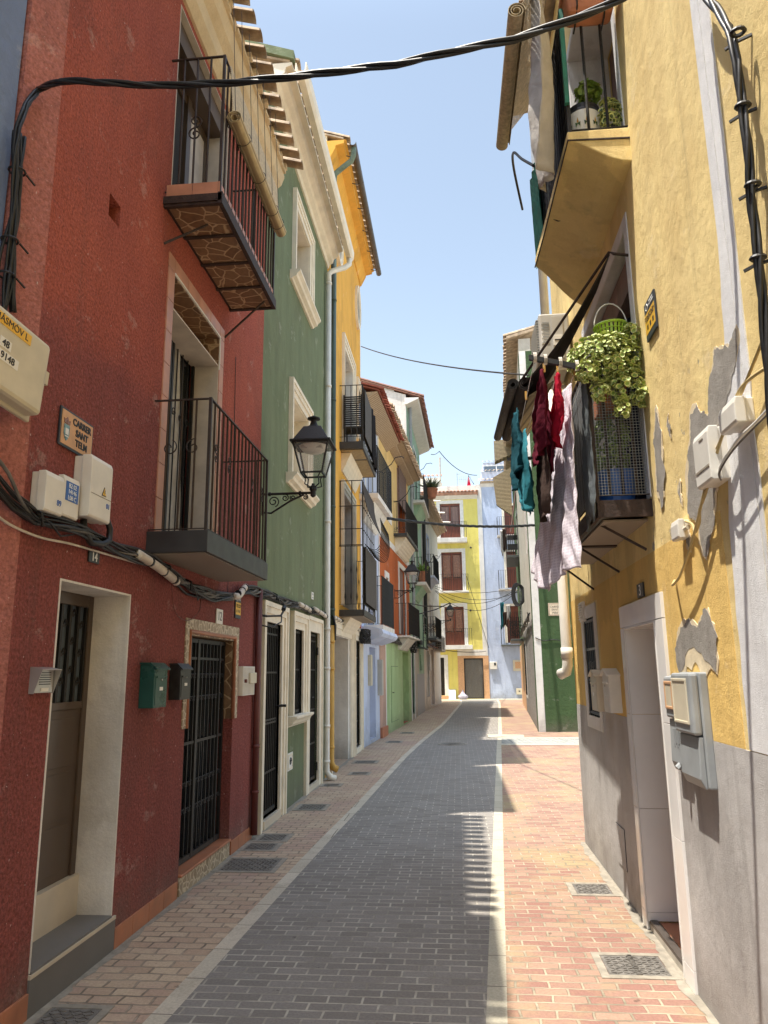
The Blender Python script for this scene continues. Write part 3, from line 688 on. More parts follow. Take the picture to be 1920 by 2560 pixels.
obj('white_edge', MB(FL).box(5.87, 7.18, .006, .018, 5.36, 5.378).box(7.168, 7.182, .006, .018, 5.0, 5.36), 'white_trim', rv)
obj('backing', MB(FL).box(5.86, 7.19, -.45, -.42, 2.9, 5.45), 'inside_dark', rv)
obj('door_casing', MB(FL).box(5.89, 7.16, -.34, -.26, 5.12, 5.34).box(5.89, 5.96, -.34, -.25, 2.98, 5.12), 'terracotta_tile', rv)
cu = MB(FL); cu.grid(lambda u, v: (6.30+(.50+.30*(1-v)**1.3)*u, -.283+.012*math.sin(u*40), 3.0+2.05*v), 40, 10)
obj('curtain', cu, 'lace', rv, smooth=True)
def updoor(g, q):
    for s in (6.5, 6.56): g.box(s-.02, s+.02, q-.015, q+.02, 2.99, 5.1)
    for zz in (4.35,):
        for k in range(6): scroll(g, (6.1+k*.18, zz), .05, q+.01, 1.2, .006, 1 if k % 2 else -1, 0)
    g.box(6.1, 6.5, q+.0, q+.02, 4.18, 4.21)
bardoor(H, FL, 5.96, 7.16, 2.98, 5.12, -.30, 7, 'door', 'dark_glass', 'black_iron', (), (), .0055, .04, updoor)
# curtain stands between glass and grille so its pleats show
# top opening
rv = obj('reveal', reveal(FL, 5.70, 7.22, 5.95, 8.10, .40, .012), 'jamb_stone', H)
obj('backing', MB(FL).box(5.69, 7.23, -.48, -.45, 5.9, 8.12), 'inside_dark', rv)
fr_ = obj('window', MB(FL).box(5.72, 5.79, -.3, -.24, 5.95, 8.08).box(6.55, 6.66, -.3, -.22, 5.95, 8.08).box(7.13, 7.2, -.3, -.24, 5.95, 8.08).box(5.79, 7.13, -.3, -.24, 7.75, 7.85), 'brown_door', H)
obj('pane', MB(FL).box(5.79, 6.55, -.28, -.27, 5.95, 7.75), 'inside_dark', fr_)
obj('shutter', MB(FL).box(6.66, 7.13, -.29, -.25, 5.95, 7.75), 'jamb_stone', fr_)
obj('blind_box', MB(FL).box(5.72, 7.2, -.24, -.06, 7.85, 8.08), 'brown_door', fr_)
# gate of number 12
rv = obj('surround', MB(FL).box(6.55, 6.64, -.02, .012, 1.38, 2.35).box(8.08, 8.20, -.02, .012, 1.38, 2.35).box(6.64, 8.08, -.02, .012, 2.25, 2.35), 'crazy_stone', H)
obj('bullnose', MB(FL).tube([(6.655, .006, 1.38), (6.655, .006, 2.235), (8.065, .006, 2.235), (8.065, .006, 1.38)], .022, 8), 'terracotta_tile', rv, smooth=True)
obj('jamb_lining', MB(FL).box(8.062, 8.079, -.30, .0, 1.38, 2.21).box(6.642, 8.06, -.30, 0, 2.2, 2.219), 'crazy_tile', rv)
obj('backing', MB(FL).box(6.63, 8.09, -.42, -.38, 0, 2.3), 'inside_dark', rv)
ds = obj('doorstep', MB(FL).box(6.645, 8.075, -.40, .012, -.02, .15), 'crazy_stone', H)
obj('tread', MB(FL).box(6.645, 8.075, -.30, .03, .15, .175), 'terracotta_tile', ds, bevel=.008)
def gate12(g, q):
    g.box(7.18, 7.24, q-.02, q+.02, .2, 2.18); g.box(7.86, 7.89, q-.02, q+.02, .2, 2.18)
bardoor(H, FL, 6.66, 8.06, .18, 2.19, -.16, 11, 'gate', 'dark_glass', 'black_iron', (1.22, 2.0), ((1.83, .1), (1.62, .1), (.85, .1), (.62, .1)), .008, .05, gate12)
# lower balcony
sl = obj('balcony', MB(FL).box(5.60, 7.50, -.1, .50, 2.79, 2.965), 'slab_black', H, bevel=.004)
obj('soffit', MB(FL).box(5.63, 7.47, 0, .47, 2.782, 2.789), 'slab_under', sl)
balcony(H, FL, 5.60, 7.50, .50, 2.965, .17, 1.11, 15, 3, slabobj=sl, iron='brown_iron', low=.02, scrolls=5, r=.0075)
g = MB(FL)
for k in range(2): scroll(g, (0, 3.66, 5.625), .07, .14+k*.2, 1.2, .006, 1 if k else -1, 1.2, plane='o')
obj('ornament', g, 'brown_iron', sl)
# upper balcony
sl = obj('balcony', MB(FL).box(5.55, 7.50, -.1, .52, 5.86, 5.93), 'rust_iron', H)
und = MB(FL)
for k in range(4): a = 5.58+k*.4775; und.box(a+.02, a+.4575, .03, .49, 5.85, 5.859)
obj('soffit', und, 'crazy_tile', sl)
ribs = MB(FL)
for k in range(5): a = 5.58+k*.4775; ribs.box(a-.018, a+.018, 0, .49, 5.835, 5.859)
ribs.box(5.55, 7.50, .49, .53, 5.83, 5.94)
ribs.tube([(5.85, .3, 5.83), (5.62, 0, 5.52)], .012, 5); ribs.tube([(7.3, .45, 5.83), (7.35, 0, 5.45)], .012, 5)
obj('frame', ribs, 'rust_iron', sl)
tl = MB(FL)
for k in range(9): tl.box(5.56+k*.2133+.002, 5.56+(k+1)*.2133-.002, .485, .50, 5.932, 6.05)
for k in range(2): tl.box(5.565, 5.58, .02+k*.235, .02+(k+1)*.235-.004, 5.932, 6.05)
obj('tile_edge', tl, 'pink_tile', sl)
balcony(H, FL, 5.55, 7.50, .52, 5.93, .07, 1.42, 16, 3, slabobj=sl, iron='brown_iron', low=.06, scrolls=6, r=.0085)
g = MB(FL); sscroll(g, 5.575, 6.62, .26, .25, .007, 1, 'o'); obj('ornament', g, 'brown_iron', sl)
# eaves: cream cornice, mortar bed and projecting tile ends
prof = [(-.05, 8.18), (.03, 8.18), (.10, 8.26), (.12, 8.40), (.20, 8.47), (.24, 8.58), (.24, 8.62), (-.05, 8.62)]
rf = MB(FL); rf.hexa([(3.5, .26, 8.72), (8.96, .26, 8.72), (8.96, -5, 10.3), (3.5, -5, 10.3), (3.5, .26, 8.76), (8.96, .26, 8.76), (8.96, -5, 10.34), (3.5, -5, 10.34)])
tiles(rf, FL, 4.9, 8.96, .50, 8.66, .3, 5.4, .235, .085, seed=5); tiles(rf, FL, 3.5, 4.9, .46, 8.66, .3, 5.6, .235, .085, seed=6)
R = obj('roof', rf, 'old_roof_tile', H)
mo = MB(FL); rr = random.Random(3)
for k in range(23):
    a = 3.5+k*.235; mo.box(a, a+.235, -.05, .27+rr.uniform(-.02, .03), 8.61, 8.655)
    mo.box(a+.15, a+.235, -.05, .30+rr.uniform(-.03, .03), 8.655, 8.72)
obj('eaves', MB(FL).sweep(prof, 3.5, 8.96), 'cream_render', R, smooth=False); obj('mortar_bed', mo, 'cream_render', R)
obj('added_eaves', MB(FL).box(3.4, 4.78, .24, .50, 8.60, 8.66), 'cream_render', R)  # unseen slab added above the frame for its straight shadow edge on the road
# bamboo blind
bl = thing('bamboo_blind', 'half rolled bamboo blind hanging outside the upper balcony of the red house', 'blind', FL.w(5.8, .6, 6.8))
s_ = MB(FL)
for k in range(24): z = 6.85+k*.020; s_.tube([(5.66, .56-.003*k*.5, z), (7.46, .56-.003*k*.5, z)], .0065, 4)
obj('slats', s_, 'pale_slat', bl)
s_ = MB(FL)
for k in range(7): a = 5.72+k*.28; s_.tube([(a, .568, 6.8), (a, .50, 8.28)], .003, 4)
obj('cord', s_, 'cable', bl)
ro = MB(FL); P = []
for i in range(60):
    t = i/59; g = t*5*math.pi; r = .025+.045*t; P.append((r*math.cos(g), r*math.sin(g)))
for i in range(59):
    (a, b), (c2, d) = P[i], P[i+1]
    ro.face([(5.66, .575+a, 6.77+b), (7.48, .575+a, 6.77+b), (7.48, .575+c2, 6.77+d), (5.66, .575+c2, 6.77+d)])
obj('roll', ro, 'bamboo_roll', bl, solid=.004)
tie = MB(FL)
for s in (5.95, 6.5, 7.05, 7.3): tie.tube([(s, .575+.074*math.cos(g*.5), 6.77+.074*math.sin(g*.5)) for g in range(13)], .003, 4)
obj('tie', tie, 'cable', bl)
# red drainpipe at the party wall
obj('drainpipe', MB(FL).tube([(8.88, .05, .05), (8.88, .05, 2.85)], .04, 10).tube([(8.88, .05, 1.0), (8.88, .05, 1.04)], .047, 10).tube([(8.88, .05, .5), (8.88, .05, .53)], .047, 10), 'red_pipe', H, smooth=True)
# ---- things on the red wall
def plate(fr, s0, s1, z0, z1, o, name, label, cat, back, mats, group=None, t=.012):
    T = thing(name, label, cat, fr.w((s0+s1)/2, 0, (z0+z1)/2), group)
    obj('plate', MB(fr).box(s0, s1, o, o+t, z0, z1), back, T, bevel=.002); return T
T = plate(FL, 4.185, 4.605, 3.255, 3.505, .004, 'street_sign', 'tan ceramic street sign reading CARRER SANT TELM on the red wall', 'sign', 'sign_navy', None)
obj('face', MB(FL).box(4.20, 4.59, .016, .02, 3.27, 3.49), 'sign_tan', T)
lettering(FL, 4.445, .021, 3.445, 'CARRER', .064, 'ink', T, 0, .003, bold=.0015); lettering(FL, 4.45, .021, 3.38, 'SANT', .064, 'ink', T, 0, .003, bold=.0015); lettering(FL, 4.45, .021, 3.315, 'TELM', .064, 'ink', T, 0, .003, bold=.0015)
cr = obj('crest', MB(FL).extr([(4.225, 3.40), (4.29, 3.40), (4.29, 3.34), (4.275, 3.31), (4.2575, 3.295), (4.24, 3.31), (4.225, 3.34)], .02, .024), 'glaze_blue', T)
obj('crown', MB(FL).extr([(4.225, 3.405), (4.29, 3.405), (4.297, 3.435), (4.275, 3.428), (4.2575, 3.45), (4.24, 3.428), (4.218, 3.435)], .02, .024), 'wood_pane', cr)
obj('figure', MB(FL).box(4.24, 4.276, .024, .026, 3.335, 3.375).box(4.235, 4.28, .024, .026, 3.32, 3.326), 'ink_white', cr)
def box_thing(fr, s0, s1, z0, z1, d, name, label, cat, mat, chamf=.03, group=None):
    T = thing(name, label, cat, fr.w((s0+s1)/2, 0, z0), group)
    m = MB(fr); m.box(s0+.01, s1-.01, 0, d*.45, z0+.005, z1-.005); obj('back_box', m, mat, T, bevel=.006)
    m = MB(fr); m.sweep([(d*.45, z0), (d*.92, z0), (d, z0+.012), (d, z1-chamf), (d*.9, z1), (d*.45, z1)], s0, s1); obj('cover', m, mat, T, bevel=.005); return T
G_ = 'white meter boxes on the red wall above the cables'
T = box_thing(FL, 3.95, 4.15, 2.78, 3.02, .10, 'meter_box', 'small white plastic box, leftmost of the three below the street sign', 'meter box', 'white_plastic', group=G_)
lettering(FL, 4.10, .101, 2.85, '89', .05, 'sign_blue', T)
T = box_thing(FL, 4.18, 4.37, 2.80, 3.055, .08, 'meter_box', 'narrow white box with a blue numbered label, middle of three', 'meter box', 'white_plastic', group=G_)
lb = obj('label_plate', MB(FL).box(4.20, 4.35, .08, .083, 2.90, 3.02), 'sign_blue', T)
for z, tx in ((2.995, 'B2 02'), (2.958, '14146'), (2.92, 'L08 C')): lettering(FL, 4.275, .084, z, tx, .040, 'ink_white', lb, 0, .001)
T = box_thing(FL, 4.41, 4.70, 2.84, 3.25, .13, 'meter_box', 'tall white meter box with a yellow warning triangle, right of three', 'meter box', 'white_plastic', group=G_)
obj('seam', MB(FL).box(4.415, 4.695, .13, .1315, 2.995, 2.999), 'joint', T)
wt = obj('warning_triangle', MB(FL).extr([(4.56, 3.01), (4.62, 3.01), (4.59, 3.07)], .13, .133), 'ink', T); obj('triangle_face', MB(FL).extr([(4.567, 3.014), (4.613, 3.014), (4.59, 3.06)], .133, .135), 'sign_yellow', wt)
obj('bolt_mark', MB(FL).extr([(4.585, 3.02), (4.593, 3.032), (4.587, 3.034), (4.595, 3.05), (4.598, 3.048), (4.594, 3.036), (4.60, 3.034)], .135, .1365), 'ink', wt)
lettering(FL, 4.655, .131, 2.95, '01', .05, 'sign_blue', T)
obj('conduit', MB(FL).tube([(4.68, .05, 2.93), (4.78, .06, 2.91), (4.83, .07, 2.84), (4.81, .08, 2.75), (4.72, .08, 2.71), (4.6, .06, 2.70), (4.52, .05, 2.76), (4.50, .05, 2.84)], .022, 8), 'cable', T, smooth=True)
# tilted telecom box on the corner
T = thing('telecom_box', 'tilted beige telecom box with yellow sticker and numbers at the left edge', 'junction box', (-2.5, 3.62, 3.3))
FT = Fr((-2.495, 2.97), (-2.415, 3.87), 'L')
cs, sn = math.cos(-.10), math.sin(-.10)
def tb(s, z): return (s*cs-z*sn, 3.32+s*sn*1.0+z*cs)
m = MB(FT)
def tbox(m, s0, s1, z0, z1, o0, o1):
    P = [tb(s0, z0), tb(s1, z0), tb(s1, z1), tb(s0, z1)]; m.extr(P, o0, o1); return m
tbox(m, .02, .78, .02, .46, .02, .16); obj('box', m, 'cream_plastic', T, bevel=.025)
obj('rim', tbox(MB(FT), 0, .80, 0, .48, .05, .075), 'cream_plastic', T, bevel=.006)
obj('latch', tbox(MB(FT), .78, .83, .24, .32, .07, .13), 'cream_plastic', T)
st = obj('sticker', tbox(MB(FT), .28, .60, .36, .42, .16, .163), 'sign_yellow', T)
p = tb(.44, .39); lettering(FT, p[0], .164, p[1], 'MÁSMÓV L', .055, 'ink', st, -.10, .001)
for tx, a, b in (('48', .42, .27), ('9148', .45, .20)):
    p = tb(a, b); w_ = .035*len(tx)
    q = obj('number_label', tbox(MB(FT), a-w_*.62, a+w_*.62, b-.028, b+.028, .16, .162), 'paper_white', T); lettering(FT, p[0], .163, p[1], tx, .055, 'ink', q, -.10, .001, bold=.001)
T = plate(FL, 4.675, 4.82, 2.59, 2.67, .004, 'house_number', 'black enamel plate with white number 14 above the left door', 'number plate', 'black_enamel', None)
lettering(FL, 4.748, .017, 2.628, '14', .085, 'ink_white', T, 0, .001, bold=.001, sx=.95)
T = plate(FL, 7.38, 7.58, 2.35, 2.50, .004, 'house_number', 'white tile plate with number 12 above the black gate', 'number plate', 'paper_white', None)
lettering(FL, 7.48, .017, 2.425, '12', .13, 'ink', T, 0, .001)
def adplate(fr, s0, s1, z0, z1, label):
    T = plate(fr, s0, s1, z0, z1, .004, 'notice_plate', label, 'plate', 'sign_navy', None, 'navy and yellow notice plates on the walls')
    h = z1-z0; w_ = s1-s0
    y = obj('yellow_field', MB(fr).box(s0+.006, s1-.006, .016, .0175, z0+h*.16, z0+h*.70), 'sign_yellow', T)
    lettering(fr, (s0+s1)/2, .0185, z0+h*.58, 'CONECTADA', w_*.15, 'ink', y, 0, .0005)
    lettering(fr, (s0+s1)/2, .0185, z0+h*.50, 'A CENTRAL DE ALARMAS', w_*.07, 'ink', y, 0, .0005)
    q = MB(fr)
    for k in range(3): q.box(s0+w_*(.15+.27*k), s0+w_*(.27+.27*k), .0176, .0186, z0+h*.26, z0+h*.38)
    obj('pictogram', q, 'ink', y)
    r = -fr.rd
    q = MB(fr); c = (s0+s1)/2-fr.rd*w_*.22; q.tube([(c+.022*math.cos(a*.5), .018, z0+h*.84+.022*math.sin(a*.5)) for a in range(13)], .003, 4); obj('emblem', q, 'ink_white', T)
    lettering(fr, (s0+s1)/2+fr.rd*w_*.2, .0175, z0+h*.86, 'VIVIENDA\nPROTEGIDA', w_*.085, 'ink_white', T, 0, .0005)
    return T
adplate(FL, 8.02, 8.22, 2.45, 2.70, 'small navy and yellow plate on the red wall near the drainpipe')
# mailboxes
def mailbox(fr, s0, s1, z0, z1, d, mat, label, peak=False, group=None):
    T = thing('mailbox', label, 'mailbox', fr.w((s0+s1)/2, 0, z0), group)
    if peak: m = MB(fr).extr([(s0, z0), (s1, z0), (s1, z1-.05), ((s0+s1)/2, z1-.005), (s0, z1-.05)], .002, d)
    else: m = MB(fr).sweep([(.002, z0), (d, z0), (d, z1-.05), (d*.7, z1-.01), (.002, z1-.01)], s0, s1)
    b = obj('body', m, mat, T, bevel=.004)
    if peak: m = MB(fr).extr([(s0-.012, z1-.055), ((s0+s1)/2, z1-.004), (s1+.012, z1-.055), (s1+.012, z1-.043), ((s0+s1)/2, z1+.01), (s0-.012, z1-.043)], -.0, d+.02)
    else: m = MB(fr).sweep([(.0, z1-.009), (d*.7, z1-.009), (d+.02, z1-.055), (d+.02, z1-.045), (d*.72, z1+.002), (0, z1+.002)], s0-.01, s1+.01)
    obj('lid', m, mat, T)
    obj('door', MB(fr).box(s0+.02, s1-.02, d, d+.004, z0+.02, z1-.10), mat, b, bevel=.002)
    obj('slot', MB(fr).box(s0+.03, s1-.03, d+.004, d+.012, z1-.115, z1-.10), mat, b)
    obj('name_card', MB(fr).box((s0+s1)/2-.03, (s0+s1)/2+.03, d+.004, d+.007, z0+(z1-z0)*.38, z0+(z1-z0)*.46), 'paper_white', b)
    q = MB(fr); q.tube([((s0+s1)/2, d+.003, z0+(z1-z0)*.62), ((s0+s1)/2, d+.012, z0+(z1-z0)*.62)], .009, 8); obj('lock', q, 'silver', b); return T
mailbox(FL, 5.62, 5.88, 1.60, 1.94, .12, 'green_enamel', 'dark green metal mailbox on the red wall left of the black one')
mailbox(FL, 6.22, 6.46, 1.64, 1.94, .10, 'black_enamel', 'worn black metal mailbox beside the gate of number 12')
# intercom with hood
T = thing('intercom', 'silver hooded intercom by the edge of door 14', 'intercom', FL.w(4.2, 0, 1.75))
obj('panel', MB(FL).box(4.13, 4.32, 0, .03, 1.755, 1.89), 'silver', T)
obj('hood', MB(FL).add([(4.12, 0, 1.9), (4.33, 0, 1.9), (4.33, .075, 1.885), (4.12, .075, 1.885), (4.12, 0, 1.75), (4.12, .03, 1.75), (4.33, 0, 1.75), (4.33, .03, 1.75)], [(0, 1, 2, 3), (0, 3, 5, 4), (1, 6, 7, 2)]), 'silver', T, solid=.004)
q = MB(FL)
for k in range(6): q.box(4.17, 4.29, .03, .033, 1.80+k*.013, 1.806+k*.013)
obj('speaker_slots', q, 'ink', T); obj('call_button', MB(FL).box(4.19, 4.27, .03, .035, 1.762, 1.782), 'paper_white', T)
T = thing('electric_box', 'white box with beige switch flap between the gate and the red pipe', 'electric box', FL.w(8.45, 0, 1.6))
m = MB(FL).box(8.24, 8.72, 0, .06, 1.61, 1.93)
for k in range(11): m.box(8.26+k*.042, 8.275+k*.042, .06, .066, 1.62, 1.92)
obj('box', m, 'white_plastic', T, bevel=.004); obj('switch_flap', MB(FL).box(8.44, 8.70, .066, .09, 1.74, 1.86), 'cream_plastic', T, bevel=.006)
obj('knob', MB(FL).tube([(8.29, .06, 1.77), (8.29, .09, 1.77)], .02, 8), 'red_pipe', T)
# ================================================================ green house
H = GRN = thing('green_house', 'moss green house with cream window surrounds between red and ochre', 'house', (-2.43, 9, 0))
ops = [(9.36, 10.22, .10, 2.50), (11.06, 11.68, 1.25, 2.50), (12.16, 13.0, .09, 2.52), (10.74, 11.88, 4.74, 6.05), (10.78, 11.88, 8.05, 9.35)]
w = wallgrid(FL, 8.96, 13.82, 0, 10.15, ops, th=.45); sides(w, FL, 8.96, 13.82, 0, 10.35, .32, 5, o0=-.45, over=.4)
welded('wall', w, 'green_render', H)
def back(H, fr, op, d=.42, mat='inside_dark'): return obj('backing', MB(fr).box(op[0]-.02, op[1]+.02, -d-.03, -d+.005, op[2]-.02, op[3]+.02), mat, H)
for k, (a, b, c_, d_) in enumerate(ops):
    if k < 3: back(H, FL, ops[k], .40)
sr = obj('surround', moulding(FL, 9.36, 10.22, 0, 2.50, .25, .07), 'cream_trim', H)
d = bardoor(H, FL, 9.38, 10.20, .12, 2.49, -.08, 7, 'door', 'dark_leaf', 'black_iron', (1.22, 1.26, .62, 1.86, 2.36), (), .009, .04)
obj('knob', MB(FL).tube([(10.14, -.03, 1.42), (10.14, .06, 1.42), (10.10, .07, 1.42)], .014, 6).tube([(10.2, .02, 1.42), (10.2, .10, 1.42)], .018, 8), 'black_iron', d)
obj('threshold', MB(FL).box(9.36, 10.22, -.3, .05, -.02, .10), 'cream_tile', H)
sr = obj('surround', moulding(FL, 11.06, 11.68, 1.25, 2.50, .25, .07), 'cream_trim', H)
obj('sill', sill(FL, 10.62, 11.90, 1.25, .16, .15), 'cream_trim', sr)
bardoor(H, FL, 11.07, 11.67, 1.26, 2.49, -.08, 5, 'window', 'dark_leaf', 'black_iron', (1.9,), (), .009, .04)
m = MB(FL); ring(FL, 12.16, 13.0, 0, 2.52, .24, -.02, .045, mb=m); m.box(11.945, 13.22, .045, .07, 2.70, 2.76); m.box(13.19, 13.24, .045, .07, 0, 2.70)
sr = obj('surround', m, 'cream_trim', H)
d = bardoor(H, FL, 12.18, 12.98, .12, 2.50, -.08, 7, 'door', 'dark_leaf', 'black_iron', (1.25, .7, 1.9, 2.38), (), .009, .04)
obj('handle', MB(FL).tube([(12.28, -.03, 1.45), (12.28, .05, 1.45), (12.42, .05, 1.46)], .012, 6), 'black_iron', d)
obj('threshold', MB(FL).box(12.16, 13.0, -.3, .04, -.02, .09), 'cream_tile', H)
for z in (2.15, .25): obj('hinge', MB(FL).box(12.94, 13.0, .0, .02, z, z+.13), 'black_iron', d)
for (a, b, z0, z1) in ops[3:]:
    sr = obj('window', moulding(FL, a, b, z0, z1, .24, .07), 'cream_trim', H)
    obj('sill', sill(FL, a-.36, b+.32, z0+.01, .17, .16), 'cream_trim', sr)
    obj('jamb', reveal(FL, a, b, z0, z1, .30, .01), 'cream_trim', sr)
    obj('pane', MB(FL).box(a, b, -.36, -.32, z0, z1), 'brown_door' if z0 > 7 else 'beige_render', sr)
prof = [(-.05, 10.02), (.03, 10.02), (.05, 10.10), (.12, 10.14), (.14, 10.22), (.22, 10.27), (.24, 10.36), (.33, 10.40), (.33, 10.44), (-.05, 10.44)]
rf = roof(H, FL, 8.92, 13.80, 10.42, .42, .32, 5, 'old_roof_tile', 'cream_trim', .23, prof=prof, seed=9)
gt = obj('gutter', MB(FL).sweep([(.38, 10.30), (.40, 10.22), (.50, 10.20), (.54, 10.26), (.55, 10.40), (.53, 10.40), (.52, 10.28), (.49, 10.22), (.41, 10.24), (.40, 10.32), (.40, 10.40), (.38, 10.40)], 8.9, 13.9), 'cream_trim', rf)
gb = MB(FL).sweep([(-.4, 10.75), (.36, 10.46), (.36, 10.60), (-.4, 10.88)], 8.88, 9.0); obj('verge', gb, 'green_render', rf)
P = MB(FL).tube([(13.78, .46, 10.22), (13.78, .46, 10.08), (13.72, .38, 9.98), (13.56, .14, 9.82), (13.52, .08, 9.74), (13.52, .08, 9.5)], .055, 10).tube([(13.52, .08, 9.5), (13.52, .08, .16), (13.56, .14, .06), (13.62, .22, .03)], .055, 10)
for z in (9.5, 7.3, 4.6, 2.6, 1.9, .9, .3): P.tube([(13.52, .08, z), (13.52, .08, z+.05)], .064, 10)
obj('drainpipe', P, 'white_plastic', H, smooth=True)
T = plate(FL, 12.38, 12.55, 3.07, 3.19, .002, 'cover_plate', 'small pale switch plate high on the green wall', 'plate', 'paper_white', None)
obj('mark', MB(FL).box(12.42, 12.51, .014, .016, 3.09, 3.11).box(12.42, 12.51, .014, .016, 3.14, 3.17), 'grey_plastic', T)
T = plate(FL, 10.74, 11.06, .50, .74, .004, 'ceramic_plate', 'white framed ceramic plate low on the green wall under the window', 'plate', 'paper_white', None)
obj('rim', ring(FL, 10.78, 11.02, .54, .70, .02, .016, .022, True), 'cream_trim', T); q = MB(FL); scroll(q, (10.90, .62), .06, .02, 1.5, .007); obj('mark', q, 'ink', T)
T = thing('hook', 'black iron hook arm at the top corner of the first green house door', 'hook', FL.w(9.0, 0, 2.5))
obj('arm', MB(FL).tube([(9.02, .0, 2.56), (9.05, .10, 2.54), (9.3, .22, 2.56), (9.42, .22, 2.62), (9.46, .22, 2.66)], .014, 6).tube([(9.02, 0, 2.44), (9.05, .16, 2.40), (9.25, .24, 2.48), (9.35, .22, 2.56)], .009, 5).tube([(9.44, .22, 2.65), (9.49, .22, 2.69)], .03, 8), 'black_iron', T)
# ================================================================ street lamps
def lamp(fr, s, z, arm, label, sc=1.0):
    T = thing('street_lamp', label, 'street lamp', fr.w(s, 0, z), 'lantern street lamps on wall brackets')
    X = arm; b = MB(fr)
    b.box(s-.03, s+.03, 0, .012, z-.28*sc, z+.06*sc)
    b.tube([(s, .0, z), (s, X, z)], .017*sc, 6)
    b.tube([(s, .01, z-.24*sc), (s, .12*sc, z-.25*sc), (s, X*.55, z-.10*sc), (s, X*.82, z-.02)], .013*sc, 6)
    for c, r, f, st in (((X*.22), .075*sc, 1, -1.2), ((X*.45), .05*sc, -1, 2.2), ((X*.60), .038*sc, 1, 2.5), ((X*.85), .035*sc, -1, 1.6)):
        pts = []
        for i in range(22):
            t = i/21; g = st+f*1.5*2*math.pi*t; R = r*(1-.78*t); pts.append((s, c+R*math.cos(g), z-(.10*sc if c < X*.4 else .055*sc)+R*math.sin(g)))
        b.tube(pts, .008*sc, 5)
    b.tube([(s, X*.72, z), (s, X*.76, z)], .03*sc, 8); b.tube([(s, .08, z), (s, .11, z)], .026*sc, 8)
    obj('bracket', b, 'black_iron', T)
    c = (s, X); zb = z-.02
    bs = MB(fr); bs.lathe(c, [(.012, zb-.04), (.035, zb-.02), (.035, zb+.04), (.05, zb+.06), (.045, zb+.10), (.02, zb+.12), (.02, zb+.14)], 10)
    for i in range(4):
        g = math.pi/4+i*math.pi/2; dx, dy = math.cos(g), math.sin(g)
        bs.tube([(s+.02*dx, X+.02*dy, zb+.08*sc), (s+.13*sc*dx, X+.13*sc*dy, zb+.12*sc), (s+.11*sc*dx, X+.11*sc*dy, zb+.22*sc), (s+.17*sc*dx, X+.17*sc*dy, zb+.28*sc)], .009, 5)
    obj('base', bs, 'black_iron', T)
    a, A, z0, z1 = .135*sc, .225*sc, z+.24*sc, z+.62*sc
    f = MB(fr)
    for i, j in ((-1, -1), (1, -1), (1, 1), (-1, 1)): f.tube([(s+i*a, X+j*a, z0), (s+i*A, X+j*A, z1)], .012*sc, 4)
    for zz, h in ((z0, a), (z1, A)):
        for (i, j), (k, l) in (((-1, -1), (1, -1)), ((1, -1), (1, 1)), ((1, 1), (-1, 1)), ((-1, 1), (-1, -1))): f.tube([(s+i*h, X+j*h, zz), (s+k*h, X+l*h, zz)], .014*sc, 4)
    obj('frame', f, 'black_iron', T)
    g = MB(fr)
    for (i, j), (k, l) in (((-1, -1), (1, -1)), ((1, -1), (1, 1)), ((1, 1), (-1, 1)), ((-1, 1), (-1, -1))): g.face([(s+i*a, X+j*a, z0), (s+k*a, X+l*a, z0), (s+k*A, X+l*A, z1), (s+i*A, X+j*A, z1)])
    obj('glass', g, 'lamp_glass', T)
    r = MB(fr); E = A*1.16; t = A*.50; z2, z3 = z1+.03, z1+.24*sc
    r.box(s-E, s+E, X-E, X+E, z1+.005, z2)
    r.hexa([(s-A*1.03, X-A*1.03, z2), (s+A*1.03, X-A*1.03, z2), (s+A*1.03, X+A*1.03, z2), (s-A*1.03, X+A*1.03, z2), (s-t, X-t, z3), (s+t, X-t, z3), (s+t, X+t, z3), (s-t, X+t, z3)])
    cap = obj('cap', r, 'black_iron', T, bevel=.004)
    obj('finial', MB(fr).lathe(c, [(t*.95, z3), (t*.5, z3+.04*sc), (t*.32, z3+.09*sc), (t*.35, z3+.11*sc), (t*.75, z3+.125*sc), (t*.75, z3+.14*sc), (t*.3, z3+.15*sc), (t*.2, z3+.17*sc), (.003, z3+.18*sc)], 14), 'black_iron', cap, smooth=False)
    obj('lamp_head', MB(fr).box(s-A*.6, s+A*.6, X-A*.6, X+A*.6, z1-.06*sc, z1-.02), 'ac_plastic', T, bevel=.01)
    obj('reflector', MB(fr).lathe(c, [(A*.85, z1-.005), (A*.8, z1-.02), (A*.55, z1-.08*sc), (.001, z1-.09*sc)], 14), 'white_plastic', T, smooth=True)
    return T
lamp(FL, 9.10, 4.10, .66, 'nearest black iron lantern, on a scrolled bracket against the green wall')
lamp(FORG, 3.4, 4.56, .62, 'second black lantern, in front of the terracotta orange wall')
lamp(FCRM, 8.3, 4.85, .75, 'farthest small lantern, seen against the brown door of the lemon house')
# ================================================================ ochre house
H = OCH = thing('ochre_house', 'tall ochre yellow house with an oval window and two railed balconies', 'house', (-2.43, 13.82, 0))
ops = [(14.5, 17.08, 0, 2.60), (17.80, 18.66, .12, 2.60), (15.95, 17.45, 3.25, 5.75), (16.05, 17.5, 6.9, 9.3), (18.5, 19.0, 8.0, 9.3)]
w = wallgrid(FL, 13.84, 19.15, 0, 12.85, ops, th=.5); sides(w, FL, 13.84, 19.15, 0, 13.0, .35, 6, o0=-.5, over=.4)
welded('wall', w, 'ochre_render', H)
obj('gable', MB(FL).box(13.80, 13.836, -6, -.02, 9.0, 13.2), 'cream_render', H)
obj('arcade', reveal(FL, 14.5, 17.08, .0, 2.60, 1.4, .02), 'dirty_white', H); back(H, FL, ops[0], 1.4)
obj('inner_wall', MB(FL).box(16.86, 17.78, -1.4, -.02, 0, 2.6), 'dirty_white', H)
